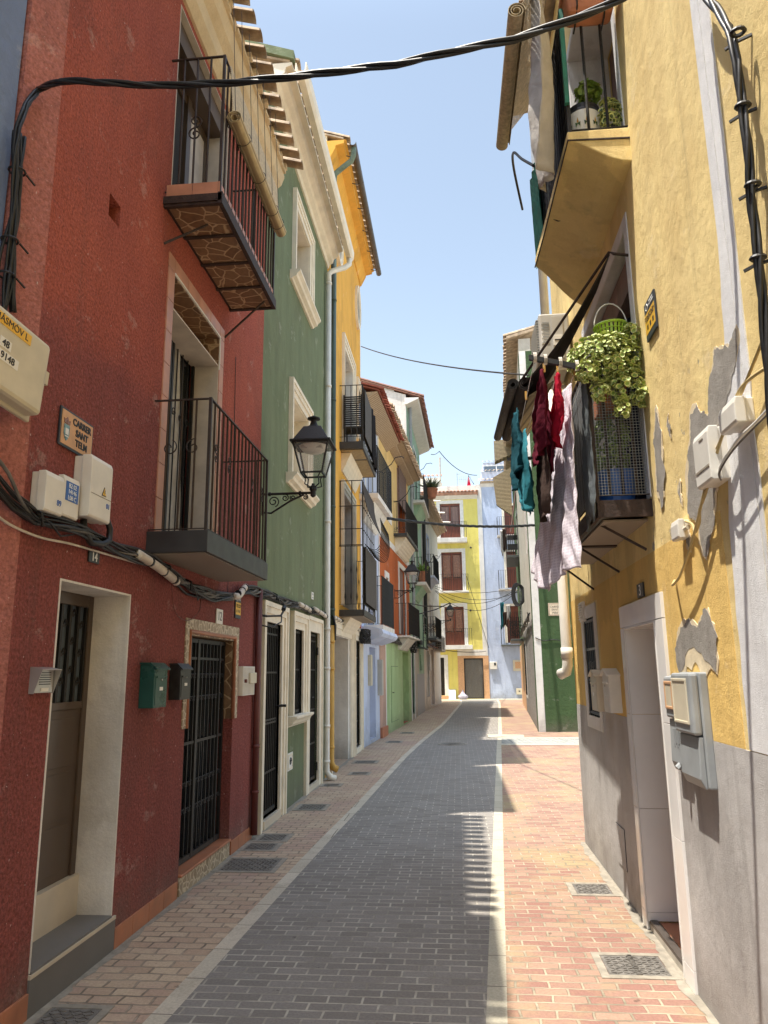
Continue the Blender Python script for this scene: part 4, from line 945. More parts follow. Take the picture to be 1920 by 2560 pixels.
for a, b, k in ((14.5, 17.08, 0), (17.80, 18.66, 1)):
    m = MB(FL); moulding(FL, a, b, 0, 2.60, .30, .07, mb=m); obj('surround', m, 'cream_trim', H)
bardoor(H, FL, 17.82, 18.64, .14, 2.59, -.08, 6, 'door', 'dark_leaf', 'black_iron', (1.3, 1.8, 2.2, .7), (), .009, .04)
obj('threshold', MB(FL).box(17.8, 18.66, -.3, .05, -.02, .12), 'cream_trim', H)
for a, b, z0, z1 in ops[2:4]:
    sr = obj('window', moulding(FL, a, b, z0, z1, .26, .07), 'cream_trim', H); obj('jamb', reveal(FL, a, b, z0, z1, .34, .01), 'dirty_white', sr)
    obj('pane', MB(FL).box(a, b, -.45, -.40, z0, z1), 'dark_glass', sr)
a, b, z0, z1 = ops[4]; sr = obj('window', moulding(FL, a, b, z0, z1, .2, .06, True), 'cream_trim', H); obj('pane', MB(FL).box(a, b, -.3, -.26, z0, z1), 'wood_grey', sr)
def oval(H, fr, s, z, rs, rz):
    m = MB(fr)
    for r0, r1, o in ((.72, .9, .05), (.9, 1.0, .07)):
        n = 36
        for i in range(n):
            a, b = 2*math.pi*i/n, 2*math.pi*(i+1)/n
            Q = [(s+rs*r*math.cos(g), z+rz*r*math.sin(g)) for g in (a, b) for r in (r0, r1)]
            m.hexa([(Q[0][0], -.01, Q[0][1]), (Q[2][0], -.01, Q[2][1]), (Q[3][0], -.01, Q[3][1]), (Q[1][0], -.01, Q[1][1]), (Q[0][0], o, Q[0][1]), (Q[2][0], o, Q[2][1]), (Q[3][0], o, Q[3][1]), (Q[1][0], o, Q[1][1])])
    f = obj('oval_window', m, 'cream_trim', H)
    obj('pane', MB(fr).extr([(s+rs*.73*math.cos(i*math.pi/16), z+rz*.73*math.sin(i*math.pi/16)) for i in range(32)], .0, .012), 'grey_glass', f)
oval(H, FL, 18.45, 11.55, .42, .62); oval(H, FL, 15.2, 11.55, .42, .62)
prof = [(-.05, 12.6), (.03, 12.6), (.16, 12.86), (.17, 12.92), (.34, 12.96), (.35, 13.02), (.40, 13.04), (-.05, 13.04)]
rf = roof(H, FL, 13.78, 19.2, 13.04, .46, .35, 6, 'old_roof_tile', 'ochre_render', .24, prof=prof, seed=12)
g = MB(FL); K = [(.53+.075*math.cos(a), 13.02+.075*math.sin(a)) for a in [math.pi+i*math.pi/8 for i in range(9)]]; K2 = [(.53+.065*math.cos(a), 13.02+.065*math.sin(a)) for a in [2*math.pi-i*math.pi/8 for i in range(9)]]
g.sweep(K+K2, 13.85, 19.3); obj('gutter', g, 'gutter_brown', rf)
g = MB(FL)
for k in range(6): s = 14.2+k*.95; g.tube([(s, .30, 12.98), (s, .46, 12.93), (s, .60, 12.98)], .012, 4)
obj('gutter_bracket', g, 'gutter_brown', rf)
P = MB(FL).tube([(13.96, .53, 13.0), (13.96, .53, 12.78), (13.98, .48, 12.66), (14.0, .28, 12.52), (14.02, .12, 12.4), (14.02, .10, 12.28), (14.02, .10, 11.2)], .06, 10)
obj('downpipe_head', P, 'copper_green', H, smooth=True)
P = MB(FL).tube([(14.02, .10, 11.2), (14.02, .08, 2.72)], .06, 10)
for z in (11.2, 9.4, 7.2, 5, 3): P.tube([(14.02, .10-.02*(11.2-z)/8.5, z), (14.02, .10-.02*(11.2-z)/8.5, z+.04)], .068, 10)
obj('drainpipe', P, 'green_pipe', H, smooth=True)
P = MB(FL).tube([(13.98, .08, 2.72), (13.98, .08, .26), (13.99, .12, .17), (14.03, .19, .13)], .062, 10)
for z in (2.4, 1.9, .5): P.tube([(13.98, .08, z), (13.98, .08, z+.04)], .07, 10)
obj('lower_pipe', P, 'ochre_pipe', H, smooth=True)
# balconies of the ochre house
sl = obj('balcony', MB(FL).box(15.45, 18.0, -.1, .53, 6.64, 6.80), 'slab_black', H, bevel=.006)
obj('soffit', MB(FL).box(15.55, 16.3, .02, .49, 6.63, 6.639).box(16.4, 17.9, .02, .49, 6.63, 6.639), 'straw', sl); obj('corbel', cove(MB(FL), 15.7, 17.8, .22, 6.62, .42, 4), 'cream_trim', sl)
balcony(H, FL, 15.45, 18.0, .53, 6.80, .16, 1.32, 17, 3, slabobj=sl, bellies=True, r=.009, low=.12, far=True)
sl = obj('balcony', MB(FL).box(15.42, 17.7, -.1, .53, 3.0, 3.13), 'slab_black', H, bevel=.006)
obj('soffit', MB(FL).box(15.46, 17.66, .0, .50, 2.985, 2.999), 'slab_under', sl); obj('corbel', cove(MB(FL), 15.6, 17.5, .22, 2.985, .30, 4), 'cream_trim', sl)
balcony(H, FL, 15.42, 17.7, .53, 3.13, .13, 1.35, 15, 3, slabobj=sl, bellies=True, r=.009, low=.12)
cg = MB(FL)
for s in (15.45,): 
    for o in (.02, .27, .50): cg.box(s-.01, s+.01, o-.01, o+.01, 4.48, 5.92)
    for z in (4.5, 4.85, 5.35, 5.91): cg.box(s-.008, s+.008, 0, .50, z-.008, z+.008)
for k in range(9): s = 15.6+k*.26; cg.box(s-.006, s+.006, .494, .506, 4.48, 5.9-k*.10)
for z in (4.85, 5.35): cg.box(15.45, 17.6, .494, .506, z-.006, z+.006)
obj('cage', cg, 'black_iron', sl)
# awning and roller on that balcony
aw = thing('awning', 'dark brown shade cloth sloping down over the ochre house balcony cage', 'awning', FL.w(16.5, .5, 5))
obj('cloth', MB(FL).grid(lambda u, v: (15.50+2.2*u, .50+.36*v*v, 5.90-.10*v-1.05*v), 10, 10), 'shade_cloth', aw, solid=.01)
a_ = MB(FL)
for k in range(11): s = 15.62+k*.19; a_.tube([(s, .52+.37*math.sin(t*math.pi*.62)*1.0, 4.55+.55*(1-math.cos(t*math.pi*.5))-.42*math.sin(t*math.pi)*.6) for t in [i/12 for i in range(13)]], .009, 4)
obj('rib', a_, 'black_iron', aw)
sc_ = thing('reed_screen', 'dark brown reed screen fixed along the ochre house lower balcony front', 'screen', FL.w(16.5, .55, 3.3)); obj('screen', MB(FL).box(15.5, 17.66, .545, .56, 3.28, 4.46), 'ribbed_leaf', sc_)
# chair and cloths on upper balcony
ch = thing('garden_chair', 'black slatted chair standing on the upper ochre balcony', 'chair', FL.w(15.8, .25, 6.8))
m = MB(FL)
for k in range(14): m.box(15.75, 15.77, .06, .44, 7.28+k*.05, 7.31+k*.05)
obj('backrest', m.box(15.745, 15.775, .04, .07, 7.2, 8.0).box(15.745, 15.775, .43, .46, 7.2, 8.0), 'black_iron', ch); obj('seat', MB(FL).box(15.75, 16.2, .04, .46, 7.2, 7.25), 'dark_leaf', ch)
for s in (15.77, 16.17):
    for o in (.06, .44): obj('leg', MB(FL).tube([(s, o, 6.8), (s, o, 7.22)], .015, 6), 'black_iron', ch)
obj('armrest', MB(FL).tube([(15.78, .46, 7.22), (15.85, .47, 7.5), (16.15, .47, 7.48), (16.17, .46, 7.2)], .015, 6), 'black_iron', ch)
single('hanging_blanket', MB(FL).grid(lambda u, v: (16.9+.95*u, .545+.03*math.sin(u*12)+.02*v, 8.08-1.35*v), 20, 8), 'black_cloth', 'black blanket draped over the far end of the upper ochre balcony', 'blanket', FL.w(17.4, .55, 8), solid=.01, smooth=True)
single('reed_mat', MB(FL).box(15.6, 16.88, .545, .555, 6.95, 8.05), 'ribbed_leaf', 'dark mat tied inside the front of the upper ochre balcony', 'mat', FL.w(16.2, .55, 7))
# ================================================================ lilac-white house
H = LIL = thing('lilac_house', 'narrow pale lilac house with a rounded canopy above its door', 'house', (-2.42, 18.85, 0))
ops = [(1.32, 2.35, .10, 2.53), (1.0, 2.1, 3.05, 4.9), (.9, 2.0, 6.5, 8.2)]
w = wallgrid(FLIL, .12, 3.1, 0, 9.0, ops, th=.5); sides(w, FLIL, .3, 3.1, 0, 9.3, .33, 6, o0=-.5, over=.5); welded('wall', w, 'lilac_render', H)
obj('door_lining', reveal(FLIL, 1.32, 2.35, .1, 2.53, .46, .01), 'lilac_render', H); obj('backing', MB(FLIL).box(1.3, 2.37, -.49, -.46, 0, 2.6), 'lilac_render', H)
obj('hatch', MB(FLIL).box(.35, .95, 0, .01, .95, 1.35), 'lilac_render', H)
for k in (1, 2):
    a, b, z0, z1 = ops[k]; sr = obj('window', ring(FLIL, a, b, z0, z1, .1, -.02, .02), 'white_trim', H); obj('pane', MB(FLIL).box(a, b, -.28, -.22, z0, z1), 'wood_grey' if k == 1 else 'white_trim', sr)
c = obj('canopy', MB(FLIL).sweep([(-.02, 2.62), (.08, 2.60), (.30, 2.66), (.50, 2.74), (.56, 2.82), (.52, 2.92), (.3, 2.98), (-.02, 3.0)], .15, 3.05), 'lilac_render', H, smooth=False)
sl = balcony(H, FLIL, .55, 2.8, .5, 3.05, .15, 1.28, 18, 3, 'dirty_white', r=.008, low=.03)
sl = balcony(H, FLIL, -.1, 2.7, .5, 6.42, .14, 1.3, 18, 3, 'dirty_white', r=.008, low=.03); obj('corbel', cove(MB(FLIL), .2, 2.5, .35, 6.27, .5, 4), 'white_trim', sl)
prof = [(-.05, 9.05), (.03, 9.05), (.12, 9.12), (.40, 9.30), (.46, 9.34), (-.05, 9.34)]
rf = roof(H, FLIL, .2, 5.0, 9.34, .62, .33, 6, 'red_roof_tile', 'eave_tiles', .22, prof=prof, seed=21)
# ================================================================ terracotta / cream-yellow house
H = ORG = thing('terracotta_house', 'house with pale green ground floor, terracotta orange middle and yellow top', 'house', (-2.27, 21.95, 0))
ops = [(5.2, 6.9, .05, 2.56), (4.55, 6.2, 3.15, 5.55), (1.35, 1.85, 3.9, 4.8), (4.5, 6.6, 6.75, 9.1), (2.0, 2.6, 6.9, 8.3)]
w = wallgrid(FORG, 0, 7.69, 0, 9.4, ops, th=.5); sides(w, FORG, 0, 7.69, 0, 9.5, .33, 6, o0=-.5, over=.6); welded('wall', w, 'orange_render', H)
gh = [ops[0]]
obj('ground_floor_paint', wallgrid(FORG, 1.3, 7.69, 0, 2.95, gh, o=.006, th=.02), 'pale_green_render', H); obj('pier_paint', MB(FORG).box(.0, 1.15, -.0, .008, 0, 2.75), 'salmon_render', H); obj('white_line', MB(FORG).box(1.15, 1.3, 0, .01, 0, 2.8), 'white_trim', H)
obj('top_paint', wallgrid(FORG, 0, 7.69, 6.12, 9.4, ops[3:], o=.006, th=.02), 'sand_yellow_render', H); obj('white_band', MB(FORG).box(0, 7.69, 0, .02, 5.92, 6.12), 'white_trim', H); obj('edge_band', MB(FORG).box(0, .15, .006, .016, 2.95, 9.4), 'white_trim', H)
obj('plinth_stone', MB(FORG).box(.02, 1.15, 0, .07, -.02, .28), 'terracotta', H)
obj('door_lining', reveal(FORG, 5.2, 6.9, .05, 2.56, .46, .01), 'pale_green_render', H); obj('backing', MB(FORG).box(5.18, 6.92, -.49, -.46, 0, 2.6), 'pale_green_render', H)
hd = obj('cupboard_door', MB(FORG).box(2.3, 3.9, .006, .02, .3, 2.02), 'pale_green_render', H); obj('gap', ring(FORG, 2.3, 3.9, .3, 2.02, .015, .0, .012, True), 'leaf_dark', hd); obj('handle', MB(FORG).tube([(2.45, .02, 1.2), (2.45, .06, 1.2), (2.6, .06, 1.2)], .012, 5), 'black_iron', hd)
for a, b, z0, z1, mt in ((4.55, 6.2, 3.15, 5.55, 'wood_grey'), (1.35, 1.85, 3.9, 4.8, 'zinc_rib'), (2.0, 2.6, 6.9, 8.3, 'wood_grey')):
    sr = obj('window', ring(FORG, a, b, z0, z1, .18, -.02, .03, z0 > 3.2), 'white_trim', H); obj('pane', MB(FORG).box(a, b, -.12, -.06, z0, z1), mt, sr)
sr = obj('window', ring(FORG, 4.5, 6.6, 6.75, 9.1, .1, -.02, .03), 'wood_grey', H); obj('louvre_blind', MB(FORG).box(4.5, 6.6, .03, .08, 7.9, 9.3), 'louvre', sr)
sl = balcony(H, FORG, 3.6, 6.9, .48, 3.06, .06, 1.1, 22, 3, 'dirty_white', r=.008); obj('corbel', cove(MB(FORG), 4.0, 6.4, .36, 2.98, .38, 4), 'dirty_white', sl)
sl = balcony(H, FORG, 3.3, 6.9, .48, 6.55, .10, 1.15, 22, 3, 'slab_black', r=.008); obj('corbel', cove(MB(FORG), 3.6, 6.5, .40, 6.45, .5, 5), 'cream_trim', sl)
q = MB(FORG)
for k in range(4): scroll(q, (0, 6.72, 3.33), .06, .08+k*.11, 1.2, .006, 1 if k % 2 else -1, 1.2, plane='o')
obj('ornament', q, 'black_iron', sl)
prof = [(-.05, 9.32), (.03, 9.32), (.25, 9.42), (.27, 9.48), (.50, 9.52), (-.05, 9.54)]
roof(H, FORG, -1.2, 7.7, 9.52, .66, .33, 6, 'old_roof_tile', 'eave_tiles', .22, prof=prof, seed=22)
# ================================================================ mint house
H = MNT = thing('mint_house', 'tall mint green house with a white gable and dark tiled eaves', 'house', (-1.83, 29.63, 0))
ops = [(.15, 1.5, .2, 2.75), (3.5, 5.0, 5.6, 7.4), (3.4, 5.0, 8.8, 12.0)]
w = wallgrid(FMINT, 0, 7.39, 0, 13.0, ops, th=.5); welded('wall', w, 'mint_render', H)
w = MB(FMINT); sides(w, FMINT, 0.02, 7.39, 0, 13.2, .35, 6, o0=-.5, over=.6); w.box(-.02, .02, -6, -.0, 9, 13.1); w.hexa([(-.02, -.0, 13.1), (.02, -.0, 13.1), (.02, -6, 13.1), (-.02, -6, 13.1), (-.02, -.0, 13.3), (.02, -.0, 13.3), (.02, -6, 15.2), (-.02, -6, 15.2)]); obj('gable', w, 'white_render', H)
obj('base_paint', MB(FMINT).box(3.0, 7.3, 0, .008, 0, 1.75), 'grey_plastic', H); obj('lower_paint', wallgrid(FMINT, 0, 4.2, 0, 3.1, ops[:1], o=.006, th=.02), 'stone_render', H)
d = bardoor(H, FMINT, .15, 1.5, .2, 2.75, -.1, 6, 'door', 'dark_leaf', 'black_iron', (1.5,), ()); obj('surround', ring(FMINT, .15, 1.5, 0, 2.75, .14, -.02, .03), 'white_trim', H)
for k in (1, 2):
    a, b, z0, z1 = ops[k]; sr = obj('window', ring(FMINT, a, b, z0, z1, .12, -.02, .02), 'white_trim', H); obj('pane', MB(FMINT).box(a, b, -.3, -.22, z0, z1), 'dark_leaf', sr)
sl = balcony(H, FMINT, 1.2, 4.6, .6, 5.5, .12, 1.05, 18, 3, 'dirty_white', r=.009); obj('corbel', cove(MB(FMINT), 1.6, 4.3, .4, 5.38, .5, 4), 'mint_render', sl)
sl = balcony(H, FMINT, 1.2, 4.6, .6, 9.0, .12, 1.15, 18, 3, 'dirty_white', r=.009); obj('corbel', cove(MB(FMINT), 1.6, 4.3, .45, 8.88, .7, 4), 'mint_render', sl)
sg = obj('window_cage', MB(FMINT).box(3.1, 3.14, .28, .32, 2.9, 4.3).box(5.2, 5.24, .28, .32, 2.9, 4.3).box(3.1, 5.24, .28, .32, 4.26, 4.3).box(3.1, 5.24, 0, .34, 2.86, 2.9), 'green_pipe', H)
for z in (3.2, 3.5, 3.8): dup(obj('bar', MB(FMINT).box(3.14, 5.2, .29, .31, z, z+.02), 'green_pipe', sg), Vector((0, 0, .12)))
obj('cage_panel', MB(FMINT).box(3.14, 5.2, .26, .28, 2.9, 3.5), 'mint_render', sg)
P = MB(FMINT).tube([(.5, .12, 3.0), (.5, .12, 12.9)], .07, 8); obj('drainpipe', P, 'grey_plastic', H)
prof = [(-.05, 12.85), (.03, 12.85), (.5, 13.05), (.55, 13.12), (-.05, 13.14)]
roof(H, FMINT, -.1, 7.5, 13.12, .75, .35, 6, 'brown_roof_tile', 'white_trim', .24, prof=prof, seed=23)
# ================================================================ cream house
H = CRM = thing('cream_house', 'cream house farthest on the left with a blue upper window', 'house', (-1.64, 37.02, 0))
ops = [(1.3, 2.2, .6, 2.9), (3.2, 4.8, .1, 3.0), (2.6, 3.6, 6.7, 9.0), (3.0, 4.2, 3.7, 5.4)]
w = wallgrid(FCRM, 0, 9.25, 0, 10.3, ops, th=.5); sides(w, FCRM, 0, 9.25, 0, 10.6, .3, 6, o0=-.5, over=.5); welded('wall', w, 'beige_render', H)
for k, mt, t_ in ((0, 'dark_leaf', 'white_trim'), (1, 'wood_red', 'white_trim'), (2, 'sky_blue_render', 'sky_blue_render'), (3, 'wood_grey', 'white_trim')):
    a, b, z0, z1 = ops[k]; sr = obj('door' if k == 1 else 'window', ring(FCRM, a, b, z0, z1, .14, -.02, .03), t_, H); obj('pane', MB(FCRM).box(a, b, -.2, -.12, z0, z1), mt, sr)
sl = balcony(H, FCRM, .6, 3.6, .55, 6.62, .12, 1.1, 16, 3, 'lilac_render', r=.01); obj('corbel', cove(MB(FCRM), .9, 3.3, .4, 6.5, .45, 4), 'lilac_render', sl)
sl = balcony(H, FCRM, 1.0, 4.2, .55, 3.52, .12, 1.05, 16, 3, 'slab_grey', r=.01)
q = MB(FCRM)
for k in range(5): sscroll(q, 1.03, 4.0, .5, .1+k*.1, .012, 1 if k % 2 else -1, 'o')
obj('ornament', q, 'black_iron', sl)
P = MB(FCRM).tube([(.25, .12, 2.9), (.25, .12, 10.2)], .09, 8); obj('drainpipe', P, 'cable', H)
obj('porch_roof', MB(FCRM).sweep([(0, 3.2), (.35, 3.05), (.35, 3.1), (0, 3.3)], 1.2, 6.5), 'brown_roof_tile', H)
obj('flare', MB(FCRM).sweep([(0, 5.6), (.0, 4.6), (.18, 4.2), (.12, 4.9), (.05, 5.6)], 4.5, 9.2), 'beige_render', H)
roof(H, FCRM, 0, 9.3, 10.4, .6, .3, 6, 'old_roof_tile', 'eave_tiles', .24, seed=24)
def acunit(fr, s0, s1, o0, o1, z0, z1, label, fan='s', mat='ac_plastic'):
    T = thing('air_conditioner', label, 'air conditioner', fr.w((s0+s1)/2, o0, z0))
    obj('casing', MB(fr).box(s0, s1, o0, o1, z0, z1), mat, T, bevel=.02)
    g = MB(fr); n = 11
    for k in range(n): z = z0+(z1-z0)*(.12+.76*k/(n-1)); g.box(s0+(s1-s0)*.08, s0+(s1-s0)*.62, o1+.004, o1+.014, z-.006, z+.006)
    for k in range(7): s = s0+(s1-s0)*(.08+.54*k/6); g.box(s-.004, s+.004, o1, o1+.01, z0+(z1-z0)*.1, z0+(z1-z0)*.9)
    obj('grille', g, 'ink' if mat != 'ac_plastic' else 'grey_plastic', T)
    obj('bracket', MB(fr).box(s0+.1, s0+.14, 0, o1, z0-.04, z0-.004).box(s1-.14, s1-.1, 0, o1, z0-.04, z0-.004), 'white_plastic', T); return T
T = acunit(FCRM, 4.3, 6.4, .15, .55, 2.95, 3.75, 'air conditioner with a dark fan grille on the cream house corner')
obj('fan_face', MB(FCRM).box(4.285, 4.298, .2, .5, 3.02, 3.68), 'ink', T)
q = MB(FCRM)
for k in range(6): q.box(4.27, 4.284, .19, .51, 3.03+k*.12, 3.06+k*.12)
for k in range(4): q.box(4.27, 4.284, .2+k*.09, .22+k*.09, 3.02, 3.68)
obj('fan_guard', q, 'ac_plastic', T)
# small boxes on the far left houses
T = box_thing(FLIL, 1.05, 1.25, 1.5, 2.3, .10, 'meter_box', 'tall cream meter box left of the lilac house doorway', 'meter box', 'cream_plastic')
T = box_thing(FLIL, 2.7, 2.95, 1.2, 2.2, .14, 'meter_box', 'tall grey-beige meter box right of the lilac house doorway', 'meter box', 'ac_plastic')
T = box_thing(FMINT, 4.9, 5.5, 1.9, 2.6, .06, 'meter_box', 'pale green box on the mint house wall', 'meter box', 'mint_render')
T = box_thing(FCRM, 1.9, 2.5, 1.9, 2.7, .12, 'meter_box', 'white box between the cream house window and red door', 'meter box', 'white_plastic')
T = box_thing(FCRM, 1.5, 2.0, 3.0, 3.5, .12, 'meter_box', 'beige box under the porch roof of the cream house', 'meter box', 'cream_plastic')
T = plate(FL, 18.5, 18.8, 2.97, 3.12, .004, 'number_plate', 'tiny white plate beneath the lower ochre balcony beside a red sticker', 'plate', 'paper_white', None); obj('red_sticker', MB(FL).box(18.85, 19.05, .004, .016, 2.95, 3.15), 'red_cloth', T)
# bent iron rods holding clothes lines
for k, (fr, s, o, z, up) in enumerate(((FLIL, 2.6, .5, 7.72, .5), (FORG, 3.5, .48, 7.7, .6), (FMINT, 1.2, .6, 10.15, .5), (FORG, 6.8, .48, 4.16, .3), (FMINT, 4.5, .6, 6.55, .6), (FCRM, 3.5, .55, 7.7, .5))):
    lbl = ('curved iron line rod at the upper lilac balcony', 'curved iron line rod at the upper yellow balcony', 'curved iron rod at the top mint balcony', 'long black iron arm reaching out from the terracotta balcony', 'curved iron rod at the lower mint balcony', 'curved iron rod at the cream house balcony')[k]
    q = MB(fr)
    if k == 3: q.tube([(s-3, o, z), (s-1.5, o+.3, z+.02), (s, o+.95, z+.12)], .02, 5).tube([(s, o-.02, z-.15), (s+.2, o+.6, z+.02), (s+.4, o+1.15, z+.28)], .02, 5)
    else: q.tube([(s, 0, z), (s, o*.4, z+.02), (s, o, z+up*.45), (s, o+.12, z+up*.85), (s, o+.32, z+up*.9), (s, o+.38, z+up*.8)], .014, 5)
    single('line_rod', q, 'black_iron', lbl, 'iron rod', fr.w(s, 0, z), 'iron rods on the left balconies')
# planters on mint balconies
def planter(fr, s, o, z, r, h, label, spiky=True, n=60, seed=1):
    T = thing('potted_plant', label, 'potted plant', fr.w(s, o, z))
    obj('pot', MB(fr).lathe((s, o), [(r*.7, z), (r, z+h*.85), (r*1.1, z+h*.86), (r*1.1, z+h), (r*.95, z+h), (r*.9, z+h*.9), (.001, z+h*.88)], 14), 'terracotta', T)
    R = random.Random(seed); m = MB(fr)
    for k in range(n):
        g = R.uniform(0, 6.28); e = R.uniform(.2, 1.3); L = r*R.uniform(1.4, 3.0); w = r*.12
        d = (math.cos(g)*math.cos(e), math.sin(g)*math.cos(e), math.sin(e)); p = (-math.sin(g), math.cos(g))
        b0 = (s+d[0]*r*.2, o+d[1]*r*.2, z+h*.9); b1 = (s+d[0]*L*.55, o+d[1]*L*.55, z+h*.9+d[2]*L*.6); b2 = (s+d[0]*L, o+d[1]*L, z+h*.9+d[2]*L*.9)
        m.face([(b0[0]-p[0]*w, b0[1]-p[1]*w, b0[2]), (b0[0]+p[0]*w, b0[1]+p[1]*w, b0[2]), (b1[0]+p[0]*w, b1[1]+p[1]*w, b1[2]), b2, (b1[0]-p[0]*w, b1[1]-p[1]*w, b1[2])])
    obj('foliage', m, 'agave' if spiky else 'leaf', T); return T
planter(FMINT, 4.2, .75, 9.75, .28, .45, 'spiky agave in a terracotta pot hung outside the top mint balcony')
planter(FMINT, 2.2, .35, 5.6, .22, .45, 'terracotta pot with sparse greenery on the lower mint balcony', False, 25)
# ================================================================ right: yellow house
def at(px, py, Y):
    d = RW@Vector((px-960, py-1280, FPX)); p = EYE+d*(Y/d.y); return (p.x, p.y, p.z)
H = YEL = thing('weathered_house', 'weathered yellow house on the right with grey base and peeling plaster', 'house', (1.33, 3.3, 0))
ops = [(5.13, 6.06, .0, 2.17), (7.42, 8.02, 1.40, 2.36), (5.10, 6.88, 2.98, 5.02), (4.92, 6.7, 5.63, 8.0), (7.06, 7.2, .3, .5)][:4]
w = wallgrid(FR, 3.3, 8.86, 0, 9.2, ops, th=.5); sides(w, FR, 3.3, 8.86, 0, 9.3, .2, 5, o0=-.5, over=.3); welded('wall', w, 'weathered_yellow', H)
obj('base_paint', wallgrid(FR, 3.3, 5.13, 0, 1.475, [], o=.005, th=.02), 'grey_render', H); obj('base_paint', wallgrid(FR, 6.06, 8.86, 0, 1.475, [ops[1]], o=.005, th=.02), 'grey_render', H)
obj('base_paint_end', MB(WD).box(1.33, 6, 8.86, 8.866, 0, 1.475), 'grey_render', H)
obj('deep_coat', wallgrid(FR, 3.78, 8.86, 1.478, 2.62, [(4.92, 6.2, 1, 2.35), (7.2, 8.08, 1.0, 2.5)], o=.003, th=.01), 'deep_yellow', H)
def jag(pts, n=3, a=.03, seed=1):
    R = random.Random(seed+50); o = []
    def sub(p, q, d):
        L = math.hypot(q[0]-p[0], q[1]-p[1])
        if d == 0 or L < .008: return [p]
        k = R.gauss(0, .13)*min(1, a*40); m_ = ((p[0]+q[0])/2-(q[1]-p[1])*k, (p[1]+q[1])/2+(q[0]-p[0])*k)
        return sub(p, m_, d-1)+sub(m_, q, d-1)
    if n == 4:
        for i, p in enumerate(pts): o += sub(p, pts[(i+1) % len(pts)], 4)
        return o
    for i, p in enumerate(pts):
        q = pts[(i+1) % len(pts)]; o.append(p); L = math.hypot(q[0]-p[0], q[1]-p[1])
        for k in range(1, n+1): t = k/(n+1); o.append((p[0]+(q[0]-p[0])*t+R.uniform(-a, a)*min(1, L*4), p[1]+(q[1]-p[1])*t+R.uniform(-a, a)*min(1, L*4)))
    return o
band = [(3.36, 9.2), (3.40, 3.9), (3.45, 3.45), (3.56, 3.0), (3.66, 2.55), (3.70, 2.1), (3.72, 1.48), (3.34, 1.48), (3.31, 2.2), (3.305, 3.2), (3.305, 9.2)]
obj('whitewash_band', MB(FR).extr(jag(band[:7], 3, .012, 4)[:-3]+band[7:], .0, .006), 'limewash', H)
P1 = [(4.70, 3.50), (4.75, 3.37), (4.80, 3.19), (4.84, 2.98), (4.78, 2.84), (4.70, 2.92), (4.66, 3.14), (4.63, 3.30)]
P2 = [(3.31, 3.38), (3.42, 3.33), (3.60, 3.40), (3.70, 3.30), (3.78, 3.12), (3.88, 3.17), (3.93, 3.24), (4.05, 3.22), (4.17, 3.02), (4.26, 2.72), (4.10, 2.62), (4.02, 2.42), (3.86, 2.56), (3.70, 2.84), (3.64, 3.05), (3.50, 3.12), (3.36, 3.22)]
P3 = [(4.72, 2.0), (4.60, 2.09), (4.42, 2.12), (4.30, 2.07), (4.20, 2.12), (4.10, 2.15), (4.03, 2.06), (4.06, 1.83), (4.72, 1.83)]
for k, P in enumerate((P1, P2, P3, [(4.36, 2.92), (4.40, 2.86), (4.36, 2.78)], [(4.46, 3.36), (4.49, 3.30), (4.45, 3.22)], [(4.30, 2.62), (4.34, 2.55), (4.29, 2.50), (4.27, 2.56)])):
    cx_, cz_ = sum(p[0] for p in P)/len(P), sum(p[1] for p in P)/len(P); e_ = .014
    Q = [(p[0]+e_*(1 if p[0] > cx_ else -1), p[1]+e_*(1 if p[1] > cz_ else -1)) for p in P]
    lp = obj('plaster_lip', MB(FR).extr(jag(Q, 4, .022, k+9), .003, .0068), 'plaster_lip', H)
    obj('bare_patch', MB(FR).extr(jag(P, 4, .022, k), .0069, .0085), 'bare_cement', lp)
# doorway: grey porcelain tiles
m = MB(FR); gp = .003
for a, b in ((-.02, .12), (.12, .83), (.83, 1.51), (1.51, 2.165)):
    m.box(4.94, 5.13-.002, -.02, .022, max(a, 0)+gp, b); m.box(6.06+.002, 6.19, -.02, .022, max(a, 0)+gp, b)
m.box(4.94, 6.19, -.02, .022, 2.168+gp, 2.335)
sr = obj('doorway', m, 'grey_porcelain', H, bevel=.002)
m = MB(FR)
for a, b in ((.06, .12), (.12, .83), (.83, 1.51), (1.51, 2.155)): m.box(6.045, 6.06, -.6, .018, a+gp, b); m.box(5.13, 5.145, -.6, .018, a+gp, b)
m.box(5.145, 6.045, -.6, .018, 2.155, 2.17); obj('lining', m, 'grey_porcelain', sr)
obj('corner_bead', MB(FR).tube([(6.047, .02, .02), (6.047, .02, 2.155), (5.143, .02, 2.155)], .007, 6).tube([(5.143, .02, .02), (5.143, .02, 2.155)], .007, 6), 'white_trim', sr)
th = obj('threshold', MB(FR).box(5.13, 6.06, -.7, .0, -.02, .045), 'concrete', H); obj('floor_tile', MB(FR).box(5.145, 6.045, -.7, -.07, .045, .055), 'terracotta_tile', th); obj('bar', MB(FR).box(5.145, 6.045, -.05, .0, .045, .07), 'gutter_brown', th)
obj('door', MB(FR).box(5.13, 6.06, -.68, -.62, .05, 2.17), 'brown_door', H)
